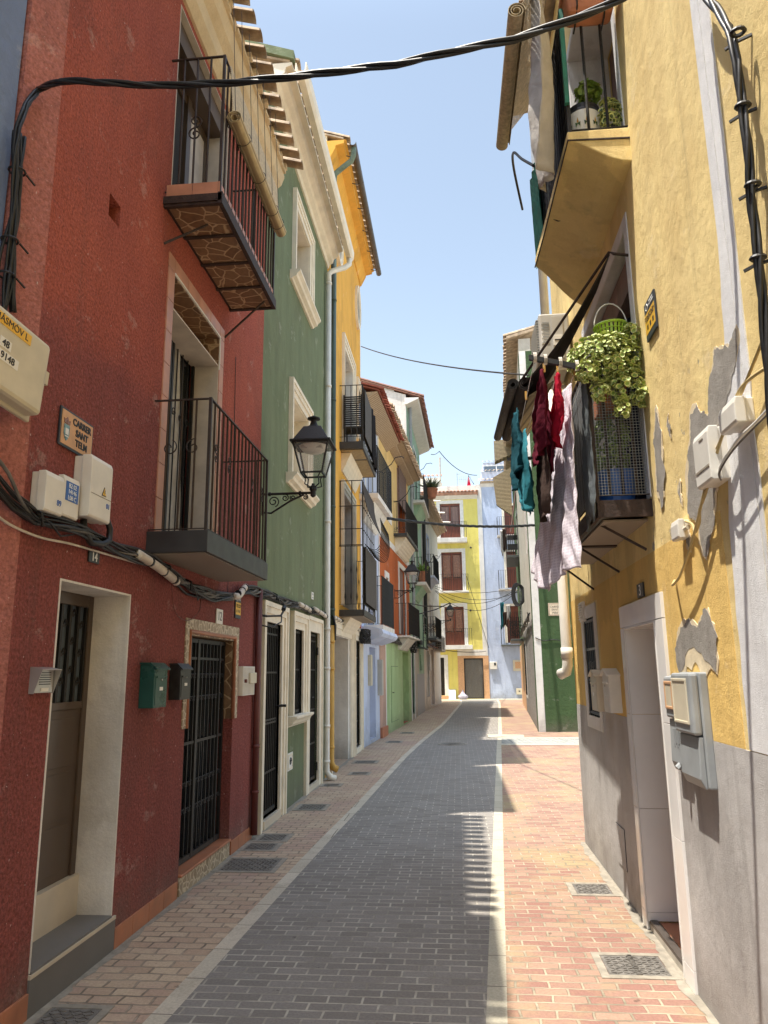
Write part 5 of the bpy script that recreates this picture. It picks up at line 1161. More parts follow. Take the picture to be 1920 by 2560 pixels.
# window
sr = obj('window', ring(FR, 7.42, 8.02, 1.40, 2.36, .12, -.02, .012, True), 'white_render', H)
obj('grille', bg_ := MB(FR), None, sr) if False else None
q = MB(FR)
for k in range(6): s = 7.45+k*.108; q.box(s-.008, s+.008, -.02, -.004, 1.40, 2.36)
for z in (1.43, 1.75, 2.05, 2.33): q.box(7.42, 8.02, -.022, .0, z-.012, z+.012)
for k in range(5): scroll(q, (7.5+k*.108, 1.9), .035, -.01, 1.2, .006, 1 if k % 2 else -1)
obj('grille', q, 'sign_navy', sr); obj('pane', MB(FR).box(7.40, 8.04, -.22, -.16, 1.38, 2.38), 'dark_glass', sr)
v = MB(FR).box(7.86, 8.10, .0, .03, 2.34, 2.54)
for k in range(7): v.box(7.88, 8.08, .03, .045, 2.36+k*.025, 2.372+k*.025)
single('vent_grille', v, 'white_plastic', 'white louvred vent cover at the top corner of the barred window', 'vent', FR.w(8, 0, 2.4))
h_ = obj('hatch', MB(FR).box(6.70, 7.02, .005, .013, .24, .55), 'grey_render', H); obj('gap', ring(FR, 6.70, 7.02, .24, .55, .008, .004, .009, True), 'ink', h_)
# first floor opening
sr = obj('window', ring(FR, 5.10, 6.88, 2.98, 5.02, .10, -.02, .008), 'limewash', H); obj('jamb', reveal(FR, 5.10, 6.88, 2.98, 5.02, .45, .01), 'dirty_white', sr)
obj('pane', MB(FR).box(5.08, 6.9, -.49, -.46, 2.9, 5.1), 'inside_dark', sr); obj('rolled_shutter', MB(FR).box(5.2, 6.8, -.25, -.08, 4.72, 4.98), 'wood_grey', sr)
obj('curtain', MB(FR).grid(lambda u, v: (5.15+1.3*u, -.12+.02*math.sin(u*30), 4.55-1.5*v+.15*u), 30, 6), 'navy_cloth', sr, solid=.004)
sl = obj('balcony', MB(FR).hexa([(5.09, -.1, 2.90), (7.45, -.1, 2.90), (7.35, .38, 2.86), (5.02, .34, 2.86), (5.09, -.1, 2.98), (7.45, -.1, 2.98), (7.35, .38, 2.96), (5.02, .34, 2.96)]), 'slab_grey', H)
obj('soffit', MB(FR).box(5.15, 6.15, .0, .30, 2.845, 2.858).box(6.25, 7.3, .0, .32, 2.845, 2.858), 'slab_under', sl)
q = MB(FR).box(5.0, 7.4, .335, .36, 2.85, 2.965).box(5.0, 5.03, 0, .335, 2.85, 2.965).box(6.16, 6.24, 0, .33, 2.835, 2.87)
q.tube([(5.3, .3, 2.86), (5.25, 0, 2.66)], .012, 4).tube([(6.2, .3, 2.84), (6.15, 0, 2.62)], .012, 4).tube([(7.3, .3, 2.84), (7.3, 0, 2.6)], .012, 4)
obj('frame', q, 'rust_iron', sl)
balcony(H, FR, 4.99, 7.40, .38, 2.965, .1, 1.02, 20, 3, slabobj=sl, iron='rust_iron', r=.009, low=.04)
q = MB(FR)
for k in range(17): o = .02+k*.02; q.box(4.998, 5.0, o-.001, o+.001, 3.0, 3.93)
for k in range(46): z = 3.0+k*.0204; q.box(4.998, 5.0, .02, .345, z-.001, z+.001)
for k in range(118): s = 5.01+k*.02; q.box(s-.001, s+.001, .363, .365, 3.0, 3.93)
for k in range(46): z = 3.0+k*.0204; q.box(5.01, 7.36, .363, .365, z-.001, z+.001)
obj('mesh_screen', q, 'grey_plastic', sl)
b_ = thing('storage_tub', 'blue plastic tub standing behind the mesh of the plant balcony', 'tub', FR.w(5.25, .2, 2.99)); obj('tub', MB(FR).lathe((5.27, .17), [(.12, 2.97), (.14, 3.2), (.15, 3.22), (.13, 3.22), (.12, 3.0)], 16), 'sign_blue', b_)
planter(FR, 5.75, .18, 2.97, .13, .3, 'terracotta pot behind the mesh of the plant balcony', False, 60, 5)
# upper balcony: thick yellow slab, coved underneath
m = MB(FR); K = 7; prof = []
def ub(s, o): pass
secs = []
for s, d, zt, zo in ((4.74, .43, 5.62, 5.55), (6.42, .49, 5.62, 5.54)):
    P = [(s, -.05, 5.62), (s, d, zt), (s, d, zo)]
    for i in range(1, K+1):
        t = i/K; P.append((s+(0 if s < 5 else .45)*t, d*(1-t), zo-.20*math.sin(t*math.pi/2)**1.5))
    P.append((s+(0 if s < 5 else .45), -.05, zo-.20)); secs.append(P)
n = len(secs[0]); m.add(secs[0]+secs[1], [tuple(range(n)), tuple(range(2*n-1, n-1, -1))]+[(i, (i+1) % n, n+(i+1) % n, n+i) for i in range(n)])
sl = obj('balcony', m, 'weathered_yellow', H, bevel=.008)
obj('rust_edge', MB(FR).tube([(4.735, .0, 5.53), (4.735, .43, 5.545), (5.3, .447, 5.548), (5.9, .468, 5.538), (6.43, .493, 5.538)], .007, 4), 'rust_iron', sl)
balcony(H, FR, 4.74, 6.46, .43, 5.62, .1, 1.12, 16, 2, slabobj=sl, iron='black_iron', r=.009, low=.03)
for pts in ([(5.25, .14, 5.405), (5.33, .15, 5.41), (5.36, .18, 5.43), (5.46, .17, 5.42), (5.49, .20, 5.445)], [(5.66, .42, 5.525), (5.67, .38, 5.515), (5.65, .34, 5.505), (5.68, .30, 5.485), (5.67, .24, 5.46)]): obj('crack', MB(FR).tube(pts, .004, 4, rr=[.001, .006, .003, .006, .001]), 'ink', sl)
sr = obj('window', ring(FR, 4.92, 6.7, 5.63, 8.0, .09, -.02, .01), 'limewash', H); obj('jamb', reveal(FR, 4.92, 6.7, 5.63, 8.0, .4, .01), 'limewash', sr); obj('pane', MB(FR).box(4.9, 6.72, -.45, -.42, 5.6, 8.02), 'wood_grey', sr)
rf = MB(FR).hexa([(3.3, .35, 9.2), (8.86, .35, 9.2), (8.86, -5, 10.2), (3.3, -5, 10.2), (3.3, .35, 9.3), (8.86, .35, 9.3), (8.86, -5, 10.3), (3.3, -5, 10.3)]); tiles(rf, FR, 3.3, 8.86, .4, 9.32, .187, 5.4); obj('roof', rf, 'old_roof_tile', H)
single('green_netting', MB(FR).grid(lambda u, v: (6.1+.38*u, .455+.02*u+.012*math.sin(u*20+v*5), 6.5-.95*v), 20, 8), 'net_green', 'green netting tied along the front of the upper right balcony', 'netting', FR.w(5.9, .45, 6.2), solid=.003)
single('green_netting', MB(FR).box(4.725, 4.76, .40, .43, 5.85, 6.66), 'net_green', 'strip of green netting wrapped round the corner post of the upper right balcony', 'netting', FR.w(4.74, .42, 5.9))
single('dark_netting', MB(FR).grid(lambda u, v: (4.85+1.55*u, .385+.02*u+.01*math.sin(u*30), 6.66-1.0*v), 30, 6), 'net_dark', 'dark shade net inside the railing of the upper right balcony', 'netting', FR.w(5.9, .4, 6.2), solid=.003)
# neighbour nearest the camera
H2 = thing('near_yellow_house', 'rough yellow house at the right edge of the frame, nearest the viewer', 'house', (1.33, 0, 0))
w = wallgrid(FR, -7, 3.298, 0, 9.2, [(-3, -2, 0, 2.2)], th=.5); sides(w, FR, -7, 3.298, 0, 9.3, .2, 5, o0=-.5, over=.3); welded('wall', w, 'weathered_yellow', H2)
obj('door', MB(FR).box(-3, -2, -.4, -.35, 0, 2.2), 'brown_door', H2)
obj('whitewash_edge', MB(FR).extr([(3.298, 9.2), (3.298, 2.0), (3.27, 2.3), (3.25, 2.7), (3.26, 2.9), (3.225, 3.1), (3.22, 3.4), (3.20, 3.9), (3.19, 4.6), (3.175, 5.2), (3.17, 9.2)], .0, .006), 'limewash', H2)
obj('base_paint', wallgrid(FR, -7, 3.298, 0, 1.475, [(-3, -2, 0, 2.2)], o=.005, th=.02), 'grey_render', H2)
rf = MB(FR).hexa([(-7, .35, 9.2), (3.29, .35, 9.2), (3.29, -5, 10.2), (-7, -5, 10.2), (-7, .35, 9.3), (3.29, .35, 9.3), (3.29, -5, 10.3), (-7, -5, 10.3)]); tiles(rf, FR, -7, 3.29, .4, 9.32, .187, 5.4); obj('roof', rf, 'old_roof_tile', H2)
# white drainpipe at the far corner
P = MB(FR).tube([(8.86, .085, 9.1), (8.86, .085, 6.0)], .055, 12).tube([(8.80, .085, 6.0), (8.80, .085, 2.02), (8.80, .085, 1.90), (8.83, .10, 1.83), (8.90, .16, 1.80)], .06, 12).tube([(8.80, .085, 2.1), (8.80, .085, 1.98)], .068, 12)
obj('drainpipe', P, 'white_plastic', H, smooth=True)
# things on the right wall
mailbox(FR, 6.86, 7.16, 1.49, 1.84, .12, 'cream_enamel', 'cream mailbox with a peaked lid, farther of the two by the tiled doorway', True)
mailbox(FR, 6.42, 6.68, 1.50, 1.85, .10, 'white_plastic', 'white mailbox with a peaked lid, right beside the tiled doorway', True)
T = thing('meter_cabinet', 'grey plastic double meter cabinet on the right wall beside the doorway', 'meter box', FR.w(4.5, 0, 1.22), 'grey meter cabinets')
def cab(s0, s1, z0, z1, zs, d, glass):
    b = obj('cabinet', MB(FR).box(s0, s1, 0, d*.5, z0, z1), 'grey_plastic', T, bevel=.01)
    obj('upper_cover', MB(FR).box(s0+.006, s1-.006, d*.5, d, zs, z1-.004), 'grey_plastic', b, bevel=.015); obj('lower_cover', MB(FR).sweep([(d*.5, z0), (d*.62, z0), (d*.86, z0+.05), (d*.75, zs-.006), (d*.5, zs-.006)], s0+.01, s1-.01), 'grey_plastic', b, bevel=.008)
    f = obj('window_frame', ring(FR, s0+.07, s1-.05, zs+.07, z1-.05, .016, d-.002, d+.008, True), glass, b, bevel=.003); obj('window_pane', MB(FR).box(s0+.07, s1-.05, d, d+.004, zs+.07, z1-.05), 'cream_plastic', f)
cab(4.61, 4.86, 1.26, 1.81, 1.56, .07, 'sign_tan'); cab(4.22, 4.58, 1.23, 1.83, 1.50, .10, 'cream_plastic')
q = MB(FR)
for k in range(4): q.box(4.66+k*.03, 4.68+k*.03, .057, .06, 1.42-.02*(k % 2), 1.50)
obj('seal', q, 'grey_plastic', T); obj('plug', MB(FR).tube([(4.70, .05, 1.30), (4.70, .07, 1.28)], .02, 8), 'grey_plastic', T)
T = box_thing(FR, 3.56, 3.78, 2.73, 3.0, .10, 'junction_box', 'larger white junction box in the middle of the bare plaster patch', 'junction box', 'white_plastic')
obj('seam', MB(FR).box(3.57, 3.77, .101, .103, 2.80, 2.81).box(3.62, 3.68, .101, .103, 2.95, 2.955), 'joint', T)
box_thing(FR, 3.22, 3.42, 2.90, 3.02, .09, 'junction_box', 'small white junction box above the whitewashed band', 'junction box', 'white_plastic')
T = box_thing(FR, 4.26, 4.40, 2.57, 2.68, .07, 'junction_box', 'small pale junction box with round knob left of the bare patch', 'junction box', 'white_plastic'); obj('knob', MB(FR).tube([(4.29, .03, 2.62), (4.20, .03, 2.62)], .014, 8), 'cream_plastic', T)
adplate(FR, 4.48, 4.72, 3.96, 4.22, 'navy and yellow notice plate high on the yellow wall beside the plant')
T = plate(FR, 5.38, 5.56, 2.35, 2.45, .004, 'house_number', 'dark plate with a white number 3 above the tiled doorway', 'number plate', 'black_enamel', None); lettering(FR, 5.47, .017, 2.398, '3', .11, 'ink_white', T, 0, .001)
def wire(name, pts, r, mat, label, cat='cable', fr=FR, group=None, n=6):
    # smooth the polyline
    P = [Vector(p) for p in pts]; out = []
    for i in range(len(P)-1):
        p0, p1, p2, p3 = P[max(i-1, 0)], P[i], P[i+1], P[min(i+2, len(P)-1)]
        for k in range(6):
            t = k/6; out.append(.5*((2*p1)+(p2-p0)*t+(2*p0-5*p1+4*p2-p3)*t*t+(3*p1-p0-3*p2+p3)*t**3))
    out.append(P[-1]); return single(name, MB(fr).tube([tuple(p) for p in out], r, n), mat, label, cat, fr.w(*pts[0]), group, smooth=True)
wire('wire', [(4.24, .03, 2.66), (4.13, .03, 2.62), (4.03, .05, 2.56), (3.98, .04, 2.60), (3.92, .05, 2.66), (3.80, .06, 2.70), (3.68, .06, 2.78), (3.5, .06, 2.9), (3.25, .05, 3.05), (3.0, .04, 3.05)], .008, 'yellow_cable', 'yellowed wire looping from the small box with the knob')
wire('wire', [(4.62, .01, 2.37), (4.5, .06, 2.33), (4.35, .06, 2.36), (4.15, .06, 2.46), (3.95, .06, 2.60), (3.80, .06, 2.72), (3.6, .06, 2.86), (3.3, .05, 3.0), (2.9, .04, 3.2)], .008, 'yellow_cable', 'long brown wire hanging in a curve over the doorway corner')
wire('wire', [(3.60, .05, 2.74), (3.5, .07, 2.78), (3.3, .06, 2.84), (3.1, .05, 2.86), (2.8, .04, 2.9)], .007, 'paper_white', 'white twisted cable running right from the larger junction box')
wire('wire', [(3.58, .05, 2.73), (3.5, .08, 2.75), (3.3, .08, 2.80), (3.05, .06, 2.84), (2.8, .05, 2.86)], .005, 'grey_cable', 'grey cable beside the white twisted cable')
# air conditioner
T = acunit(FR, 7.5, 8.3, .03, .35, 5.04, 5.60, 'beige outdoor air conditioner high on the yellow wall', 's')
q = MB(FR)
for k in range(16): z = 5.1+k*.03; q.box(7.55, 8.1, .352, .375, z-.004, z+.004)
obj('fan_guard', q, 'ac_plastic', T)
sp = obj('service_panel', MB(FR).box(7.488, 7.499, .10, .22, 5.08, 5.56), 'ac_plastic', T, bevel=.003); obj('handle', MB(FR).box(7.478, 7.487, .11, .21, 5.22, 5.34), 'white_plastic', sp, bevel=.003); obj('grip_slot', MB(FR).box(7.474, 7.477, .125, .195, 5.275, 5.288), 'ink', sp)
q = MB(FR)
for k in range(14): q.box(7.494, 7.4985, .245, .325-.01*(k % 3), 5.26+k*.018, 5.265+k*.018)
obj('rating_label', MB(FR).box(7.4975, 7.4995, .24, .33, 5.25, 5.40), 'paper_white', T); obj('print', q, 'grey_plastic', T)
# dark awning and rolled blinds of the balcony
aw = thing('awning', 'dark folded awning cloth slanting down from the wall beside the air conditioner', 'awning', FR.w(5.4, .3, 4.5))
obj('cloth', MB(FR).grid(lambda u, v: (5.06+.90*v+1.4*u*(.4+.6*v), .13+.62*v, 4.82-.66*v-.10*math.sin(math.pi*v)+.05*math.sin(u*9)*v), 8, 12), 'shade_cloth', aw, solid=.008)
obj('arm', MB(FR).tube([(5.02, .0, 4.78), (5.02, .11, 4.80), (5.06, .13, 4.84), (5.95, .745, 4.20)], .011, 5), 'rust_iron', aw); obj('bracket', MB(FR).tube([(6.75, .0, 4.62), (6.75, .14, 4.62)], .012, 5), 'rust_iron', aw)
for k, (o, r, mt, lb) in enumerate(((.80, .05, 'ribbed_leaf', 'outer dark rolled reed blind under the awning above the laundry'), (.70, .06, 'shade_cloth', 'inner dark rolled cloth blind under the awning above the laundry'))):
    m = MB(FR)
    P = [(r*(.35+.65*i/40)*math.cos(i/40*5*math.pi), r*(.35+.65*i/40)*math.sin(i/40*5*math.pi)) for i in range(41)]
    for (a, b), (c, d) in zip(P, P[1:]): m.face([(5.9, o+a, 4.18+b), (8.1, o+a, 4.42+b), (8.1, o+c, 4.42+d), (5.9, o+c, 4.18+d)])
    single('rolled_blind', m, mt, lb, 'blind', FR.w(6, o, 4.2), solid=.005)
single('reed_canopy', MB(FR).hexa([(6.0, .45, 4.22), (8.2, .45, 4.46), (8.2, .66, 4.30), (6.0, .66, 4.10), (6.0, .45, 4.235), (8.2, .45, 4.475), (8.2, .66, 4.315), (6.0, .66, 4.115)]), 'straw', 'straw mat beside the rolled blinds under the awning', 'mat', FR.w(7, .5, 4.3))
# clothes rack
T = thing('clothes_rack', 'dark steel bar with looped lines above the hanging washing', 'clothes rack', FR.w(4.92, .5, 3.9))
obj('bar', MB(FR).hexa([(4.90, .35, 3.855), (4.93, .35, 3.855), (4.93, .77, 3.965), (4.90, .77, 3.965), (4.90, .35, 3.89), (4.93, .35, 3.89), (4.93, .77, 4.0), (4.90, .77, 4.0)]), 'cable', T)
obj('far_bar', MB(FR).box(7.15, 7.18, .36, .78, 3.88, 3.91), 'cable', T)
LO = [.73, .66, .56, .45, .38]
q = MB(FR); kn = MB(FR)
for o in LO:
    z = 3.87+(o-.35)*.26; q.tube([(4.93, o, z), (6, o, z-.06), (7.16, o, 3.9)], .0022, 4)
    for d in (-.008, 0, .008): kn.tube([(4.892+.024*math.cos(a), o+d, z+.0+.036*math.sin(a)) for a in [i*math.pi/5 for i in range(11)]], .0035, 4)
obj('line', q, 'paper_white', T); obj('knot', kn, 'white_conduit', T)
def hem(seed): return lambda u, v: .025*v*math.sin(u*7+seed)+.012*v*math.sin(u*17+seed*2)-.03*v*v*(1 if u > .5 else 0)
def garment(name, mat, rows, x, label, cat, fold=.02, nf=5, nu=26, nv=36, seed=1, lean=0, group='washing hanging from the right balcony', extra=None, lu=0):
    """rows: (z, s_left, s_right); x: distance o from the wall"""
    R = random.Random(seed); ph = [R.uniform(0, 6.28) for _ in range(4)]
    def f(u, v):
        z = rows[0][0]+(rows[-1][0]-rows[0][0])*v
        for a, b in zip(rows, rows[1:]):
            if a[0] >= z >= b[0]: t = (a[0]-z)/(a[0]-b[0]+1e-9); s0 = a[1]+(b[1]-a[1])*t; s1 = a[2]+(b[2]-a[2])*t; break
        else: s0, s1 = rows[-1][1:3]
        am = fold*(.35+.9*v)
        o = x+lean*v+lu*v*v*(.35+.65*u)+(1 if lu else .7)*(.006*math.sin(v*46+9*math.sin(u*7+seed))+.005*math.sin(u*60+v*23))+am*(math.sin(u*nf*6.28+ph[0]+v*1.2)+.5*math.sin(u*nf*11+ph[1]-v*2.5)+.35*math.sin(v*9+u*5+ph[2]))
        zz = z+(extra(u, v) if extra else hem(seed)(u, v))+.006*math.sin(u*nf*6.28+ph[3])*v
        return (s0+(s1-s0)*u, o, zz)
    return single(name, MB(FR).grid(f, nu, nv), mat, label, cat, FR.w(rows[0][1], x, rows[0][0]), group, solid=.003, smooth=True)
NT, NB, TT, TB = (Vector(at(*p)) for p in ((1426, 958, 4.96), (1443, 1420, 4.96), (1402, 985, 6.1), (1326, 1425, 6.45)))
def sheet(u, v):
    L_ = NT.lerp(NB, v); R_2 = TT.lerp(TB, v**.9); p = L_.lerp(R_2, u)
    p = p+Vector((.018*(.3+v)*math.sin(u*20+v*1.5)+.010*v*math.sin(u*47-v*4)+.005*math.sin(v*44+9*math.sin(u*7))+.004*math.sin(u*60+v*23), 0, -.17*v**4*math.exp(-((u-.62)/.28)**2)+.006*v*math.sin(u*40)))
    return (p.y, 1.33-p.x, p.z)
single('bed_sheet', MB(FR).grid(sheet, 80, 100), 'sheet_cloth', 'long pale pink checked sheet hanging lowest in the washing', 'sheet', tuple(NT), 'washing hanging from the right balcony', solid=.003, smooth=True)
garment('towel', 'grey_towel', [(3.84, 4.98, 5.10), (3.3, 4.97, 5.25), (2.95, 4.96, 5.3), (2.86, 5.05, 5.3)], .385, 'grey-blue towel hanging nearest the mesh balcony', 'towel', .012, 2, 24, 30, 5, .0)
garment('red_shirt', 'red_cloth', [(3.90, 5.0, 5.08), (3.78, 4.95, 5.22), (3.66, 4.90, 5.40), (3.57, 4.94, 5.46), (3.47, 5.04, 5.40)], .565, 'bright red shirt pegged on the rack beside the sheet', 'shirt', .022, 2, 20, 24, 7)
garment('maroon_shirt', 'maroon_cloth', [(3.93, 5.0, 5.06), (3.82, 4.96, 5.35), (3.66, 4.94, 5.7), (3.55, 4.98, 5.72), (3.40, 5.08, 5.55)], .675, 'maroon top with buttons hanging left of the red shirt', 'shirt', .028, 2.4, 24, 28, 9)
garment('wine_trousers', 'maroon_cloth', [(3.86, 5.3, 5.6), (3.6, 5.25, 5.8), (3.36, 5.25, 5.85), (3.30, 5.3, 5.7)], .61, 'dark wine trousers hanging behind the red shirt', 'trousers', .026, 2.2, 22, 26, 11)
garment('teal_shirt', 'teal_cloth', [(3.92, 5.75, 6.1), (3.75, 5.6, 6.4), (3.55, 5.55, 6.5), (3.38, 5.6, 6.4)], .79, 'dark teal top farther along the line', 'shirt', .03, 2.5, 22, 26, 13)
garment('blue_shirt', 'pale_teal_cloth', [(3.66, 5.5, 6.0), (3.45, 5.4, 6.15), (3.20, 5.4, 6.0), (3.06, 5.45, 5.75)], .76, 'turquoise top hanging lowest on the outer line', 'shirt', .028, 2.5, 20, 24, 15)
garment('brown_trousers', 'brown_cloth', [(3.5, 5.2, 5.7), (3.3, 5.15, 5.75), (3.08, 5.2, 5.65), (2.98, 5.28, 5.5)], .66, 'brown trousers hanging between the turquoise top and the sheet', 'trousers', .02, 2, 18, 22, 17)
q = MB(FR)
for o, s in ((.56, 5.03), (.45, 5.0), (.655, 5.02), (.385, 5.04), (.73, 5.6)): q.box(s-.006, s+.006, o-.008, o+.008, 3.87+(o-.35)*.2-.02, 3.87+(o-.35)*.2+.05)
obj('clothes_peg', q, 'ochre_pipe', T)
# plants
def foliage(name, centre, rad, n, size, parent, seed, squash=1.0, droop=0, fr=FR, mats=('leaf', 'leaf_edge')):
    R = random.Random(seed); V, F, MI = [], [], []
    for k in range(n):
        while True:
            p = Vector([R.uniform(-1, 1) for _ in range(3)])
            if .35 < p.length < 1: break
        p = p.normalized()*(p.length**.5)
        c = Vector((centre[0]+p.x*rad[0], centre[1]+p.y*rad[1], centre[2]+p.z*rad[2]))
        c = fr.w(*c); nrm = (Vector((p.x*fr.u.x+p.y*fr.n.x, p.x*fr.u.y+p.y*fr.n.y, p.z+.5))+Vector([R.uniform(-.6, .6) for _ in range(3)])).normalized()
        a = nrm.orthogonal().normalized(); b = nrm.cross(a); g = R.uniform(0, 6.28); a, b = a*math.cos(g)+b*math.sin(g), b*math.cos(g)-a*math.sin(g)
        L = size*R.uniform(.6, 1.25); i0 = len(V); V.append(c)
        for j in range(7):
            t = 2*math.pi*j/7; V.append(c+a*(L*.62*math.cos(t))+b*(L*.55*math.sin(t))+nrm*L*.10)
        for j in range(7):
            t = 2*math.pi*j/7; V.append(c+a*(L*math.cos(t))+b*(L*.85*math.sin(t))+nrm*(L*(.28+.12*math.sin(3*t+g))))
        for j in range(7):
            F.append((i0, i0+1+j, i0+1+(j+1) % 7)); MI.append(0)
            F.append((i0+1+j, i0+8+j, i0+8+(j+1) % 7, i0+1+(j+1) % 7)); MI.append(1)
    m = MB(fr); m.v = V; m.f = F
    o = obj(name, m, None, parent); o.data.materials.append(MATS[mats[0]]); o.data.materials.append(MATS[mats[1]])
    o.data.polygons.foreach_set('material_index', MI); return o
T = thing('hanging_plant', 'bushy variegated green plant spilling over the top of the mesh balcony', 'plant', FR.w(5.0, .2, 3.9))
foliage('foliage', (5.02, .22, 3.98), (.20, .27, .19), 1250, .021, T, 3); foliage('foliage', (4.95, .12, 3.78), (.10, .13, .17), 330, .021, T, 4); foliage('foliage', (5.2, .1, 4.08), (.2, .16, .12), 300, .020, T, 5)
for k_, (a_, b_, c_, n_) in enumerate(((4.86, .40, 3.84, 60), (4.92, .30, 3.72, 70), (4.9, .02, 3.66, 60), (5.15, .42, 4.05, 60), (4.95, -.0+.05, 4.14, 60), (4.9, .17, 3.58, 50))): foliage('foliage', (a_, b_, c_), (.06, .06, .08), n_, .020, T, 30+k_)
q = MB(FR); R = random.Random(8)
for k in range(14): s, o = 5.02+R.uniform(-.12, .12), .2+R.uniform(-.15, .15); q.tube([(5.05, .18, 3.75), ((5.05+s)/2, (.18+o)/2, 3.9), (s, o, 4.02)], .004, 4)
obj('stem', q, 'leaf_dark', T); obj('trough', MB(FR).box(5.02, 5.4, .08, .26, 3.66, 3.80), 'terracotta', T, bevel=.01)
T = thing('balcony_creeper', 'leafy plants growing behind the mesh screen of the right balcony', 'plant', FR.w(5.3, .2, 3.0))
foliage('foliage', (5.35, .16, 3.45), (.25, .12, .28), 260, .028, T, 6, mats=('leaf_dark', 'leaf'))
T = thing('laundry_basket', 'lime green plastic peg basket with pale handle hanging above the bushy plant', 'basket', FR.w(5.2, .12, 4.2))
q = MB(FR); c = (5.16, .14)
for k in range(24):
    a = k*math.pi/12; b = (k+.62)*math.pi/12
    q.hexa([(c[0]+.085*math.cos(a), c[1]+.085*math.sin(a), 4.12), (c[0]+.085*math.cos(b), c[1]+.085*math.sin(b), 4.12), (c[0]+.082*math.cos(b), c[1]+.082*math.sin(b), 4.12), (c[0]+.082*math.cos(a), c[1]+.082*math.sin(a), 4.12),
            (c[0]+.115*math.cos(a), c[1]+.115*math.sin(a), 4.29), (c[0]+.115*math.cos(b), c[1]+.115*math.sin(b), 4.29), (c[0]+.112*math.cos(b), c[1]+.112*math.sin(b), 4.29), (c[0]+.112*math.cos(a), c[1]+.112*math.sin(a), 4.29)])
def rg(z, r, h):
    q.tube([(c[0]+r*math.cos(k*math.pi/12), c[1]+r*math.sin(k*math.pi/12), z) for k in range(25)], h, 5)
for z, r, h in ((4.12, .086, .006), (4.165, .094, .005), (4.21, .102, .005), (4.25, .109, .005), (4.29, .119, .010)): rg(z, r, h)
obj('basket', q, 'basket_green', T); obj('handle', MB(FR).tube([(c[0]-.0, c[1]+.118*math.cos(a), 4.29+.19*math.sin(a)) for a in [i*math.pi/12 for i in range(13)]], .005, 5), 'paper_white', T, smooth=True)
# pots on the upper balcony
T = thing('painted_pot', 'white painted ceramic pot with flower pattern and a leafy plant on the upper right balcony', 'potted plant', FR.w(4.98, .25, 5.62))
p_ = obj('pot', MB(FR).lathe((4.98, .26), [(.085, 5.62), (.095, 5.68), (.125, 5.78), (.13, 5.88), (.115, 5.93), (.12, 5.955), (.11, 5.96), (.10, 5.92), (.001, 5.91)], 24), 'paper_white', T, smooth=True)
obj('base_band', MB(FR).lathe((4.98, .26), [(.087, 5.622), (.099, 5.69), (.108, 5.72), (.107, 5.722), (.0, 5.722)], 24), 'red_pipe', p_, smooth=True); obj('rim_band', MB(FR).lathe((4.98, .26), [(.125, 5.90), (.118, 5.93), (.123, 5.957), (.118, 5.958)], 24), 'ink', p_)
q = MB(FR); q2 = MB(FR)
for k in range(12):
    a = k*math.pi/6; ca, sa = math.cos(a), math.sin(a); r = .128
    def pt(da, z): return (4.98+r*math.cos(a+da), .26+r*math.sin(a+da), z)
    q.face([pt(-.12, 5.76), pt(0, 5.785), pt(.12, 5.76), pt(.16, 5.80), pt(0, 5.79), pt(-.16, 5.80)]); q2.face([pt(-.06, 5.80), pt(0, 5.79), pt(.06, 5.80), pt(0, 5.84)])
obj('leaf_pattern', q, 'leaf_dark', p_); obj('flower_pattern', q2, 'ochre_pipe', p_)
foliage('foliage', (4.95, .22, 6.10), (.09, .09, .08), 70, .034, T, 11, mats=('leaf', 'leaf')); obj('stem', MB(FR).tube([(4.98, .26, 5.9), (4.96, .23, 6.02), (4.95, .22, 6.12)], .008, 5), 'leaf_dark', T)
T = thing('trailing_plant', 'yellowed trailing plant at the wall end of the upper right balcony', 'plant', FR.w(4.85, .08, 5.7)); foliage('foliage', (4.86, .09, 5.82), (.06, .08, .16), 130, .022, T, 12, mats=('leaf_dark', 'leaf_edge')); obj('pot', MB(FR).lathe((4.92, .08), [(.05, 5.62), (.065, 5.74), (.001, 5.73)], 12), 'sign_navy', T)
T = thing('planter_trough', 'terracotta coloured plastic trough hung on the rail of the upper right balcony', 'planter', FR.w(4.7, .2, 6.6))
m = MB(FR); m.hexa([(4.62, .06, 6.52), (4.78, .06, 6.52), (4.78, .38, 6.52), (4.62, .38, 6.52), (4.58, .03, 6.70), (4.80, .03, 6.70), (4.80, .41, 6.70), (4.58, .41, 6.70)]); tr = obj('trough', m, 'terracotta', T, bevel=.03)
obj('rim', MB(FR).box(4.565, 4.81, .015, .425, 6.69, 6.72), 'terracotta', tr, bevel=.01); obj('holder', MB(FR).tube([(4.57, .12, 6.72), (4.60, .12, 6.55), (4.68, .12, 6.50), (4.8, .12, 6.5)], .006, 4).tube([(4.57, .32, 6.72), (4.60, .32, 6.55), (4.68, .32, 6.50), (4.8, .32, 6.5)], .006, 4), 'cable', T)
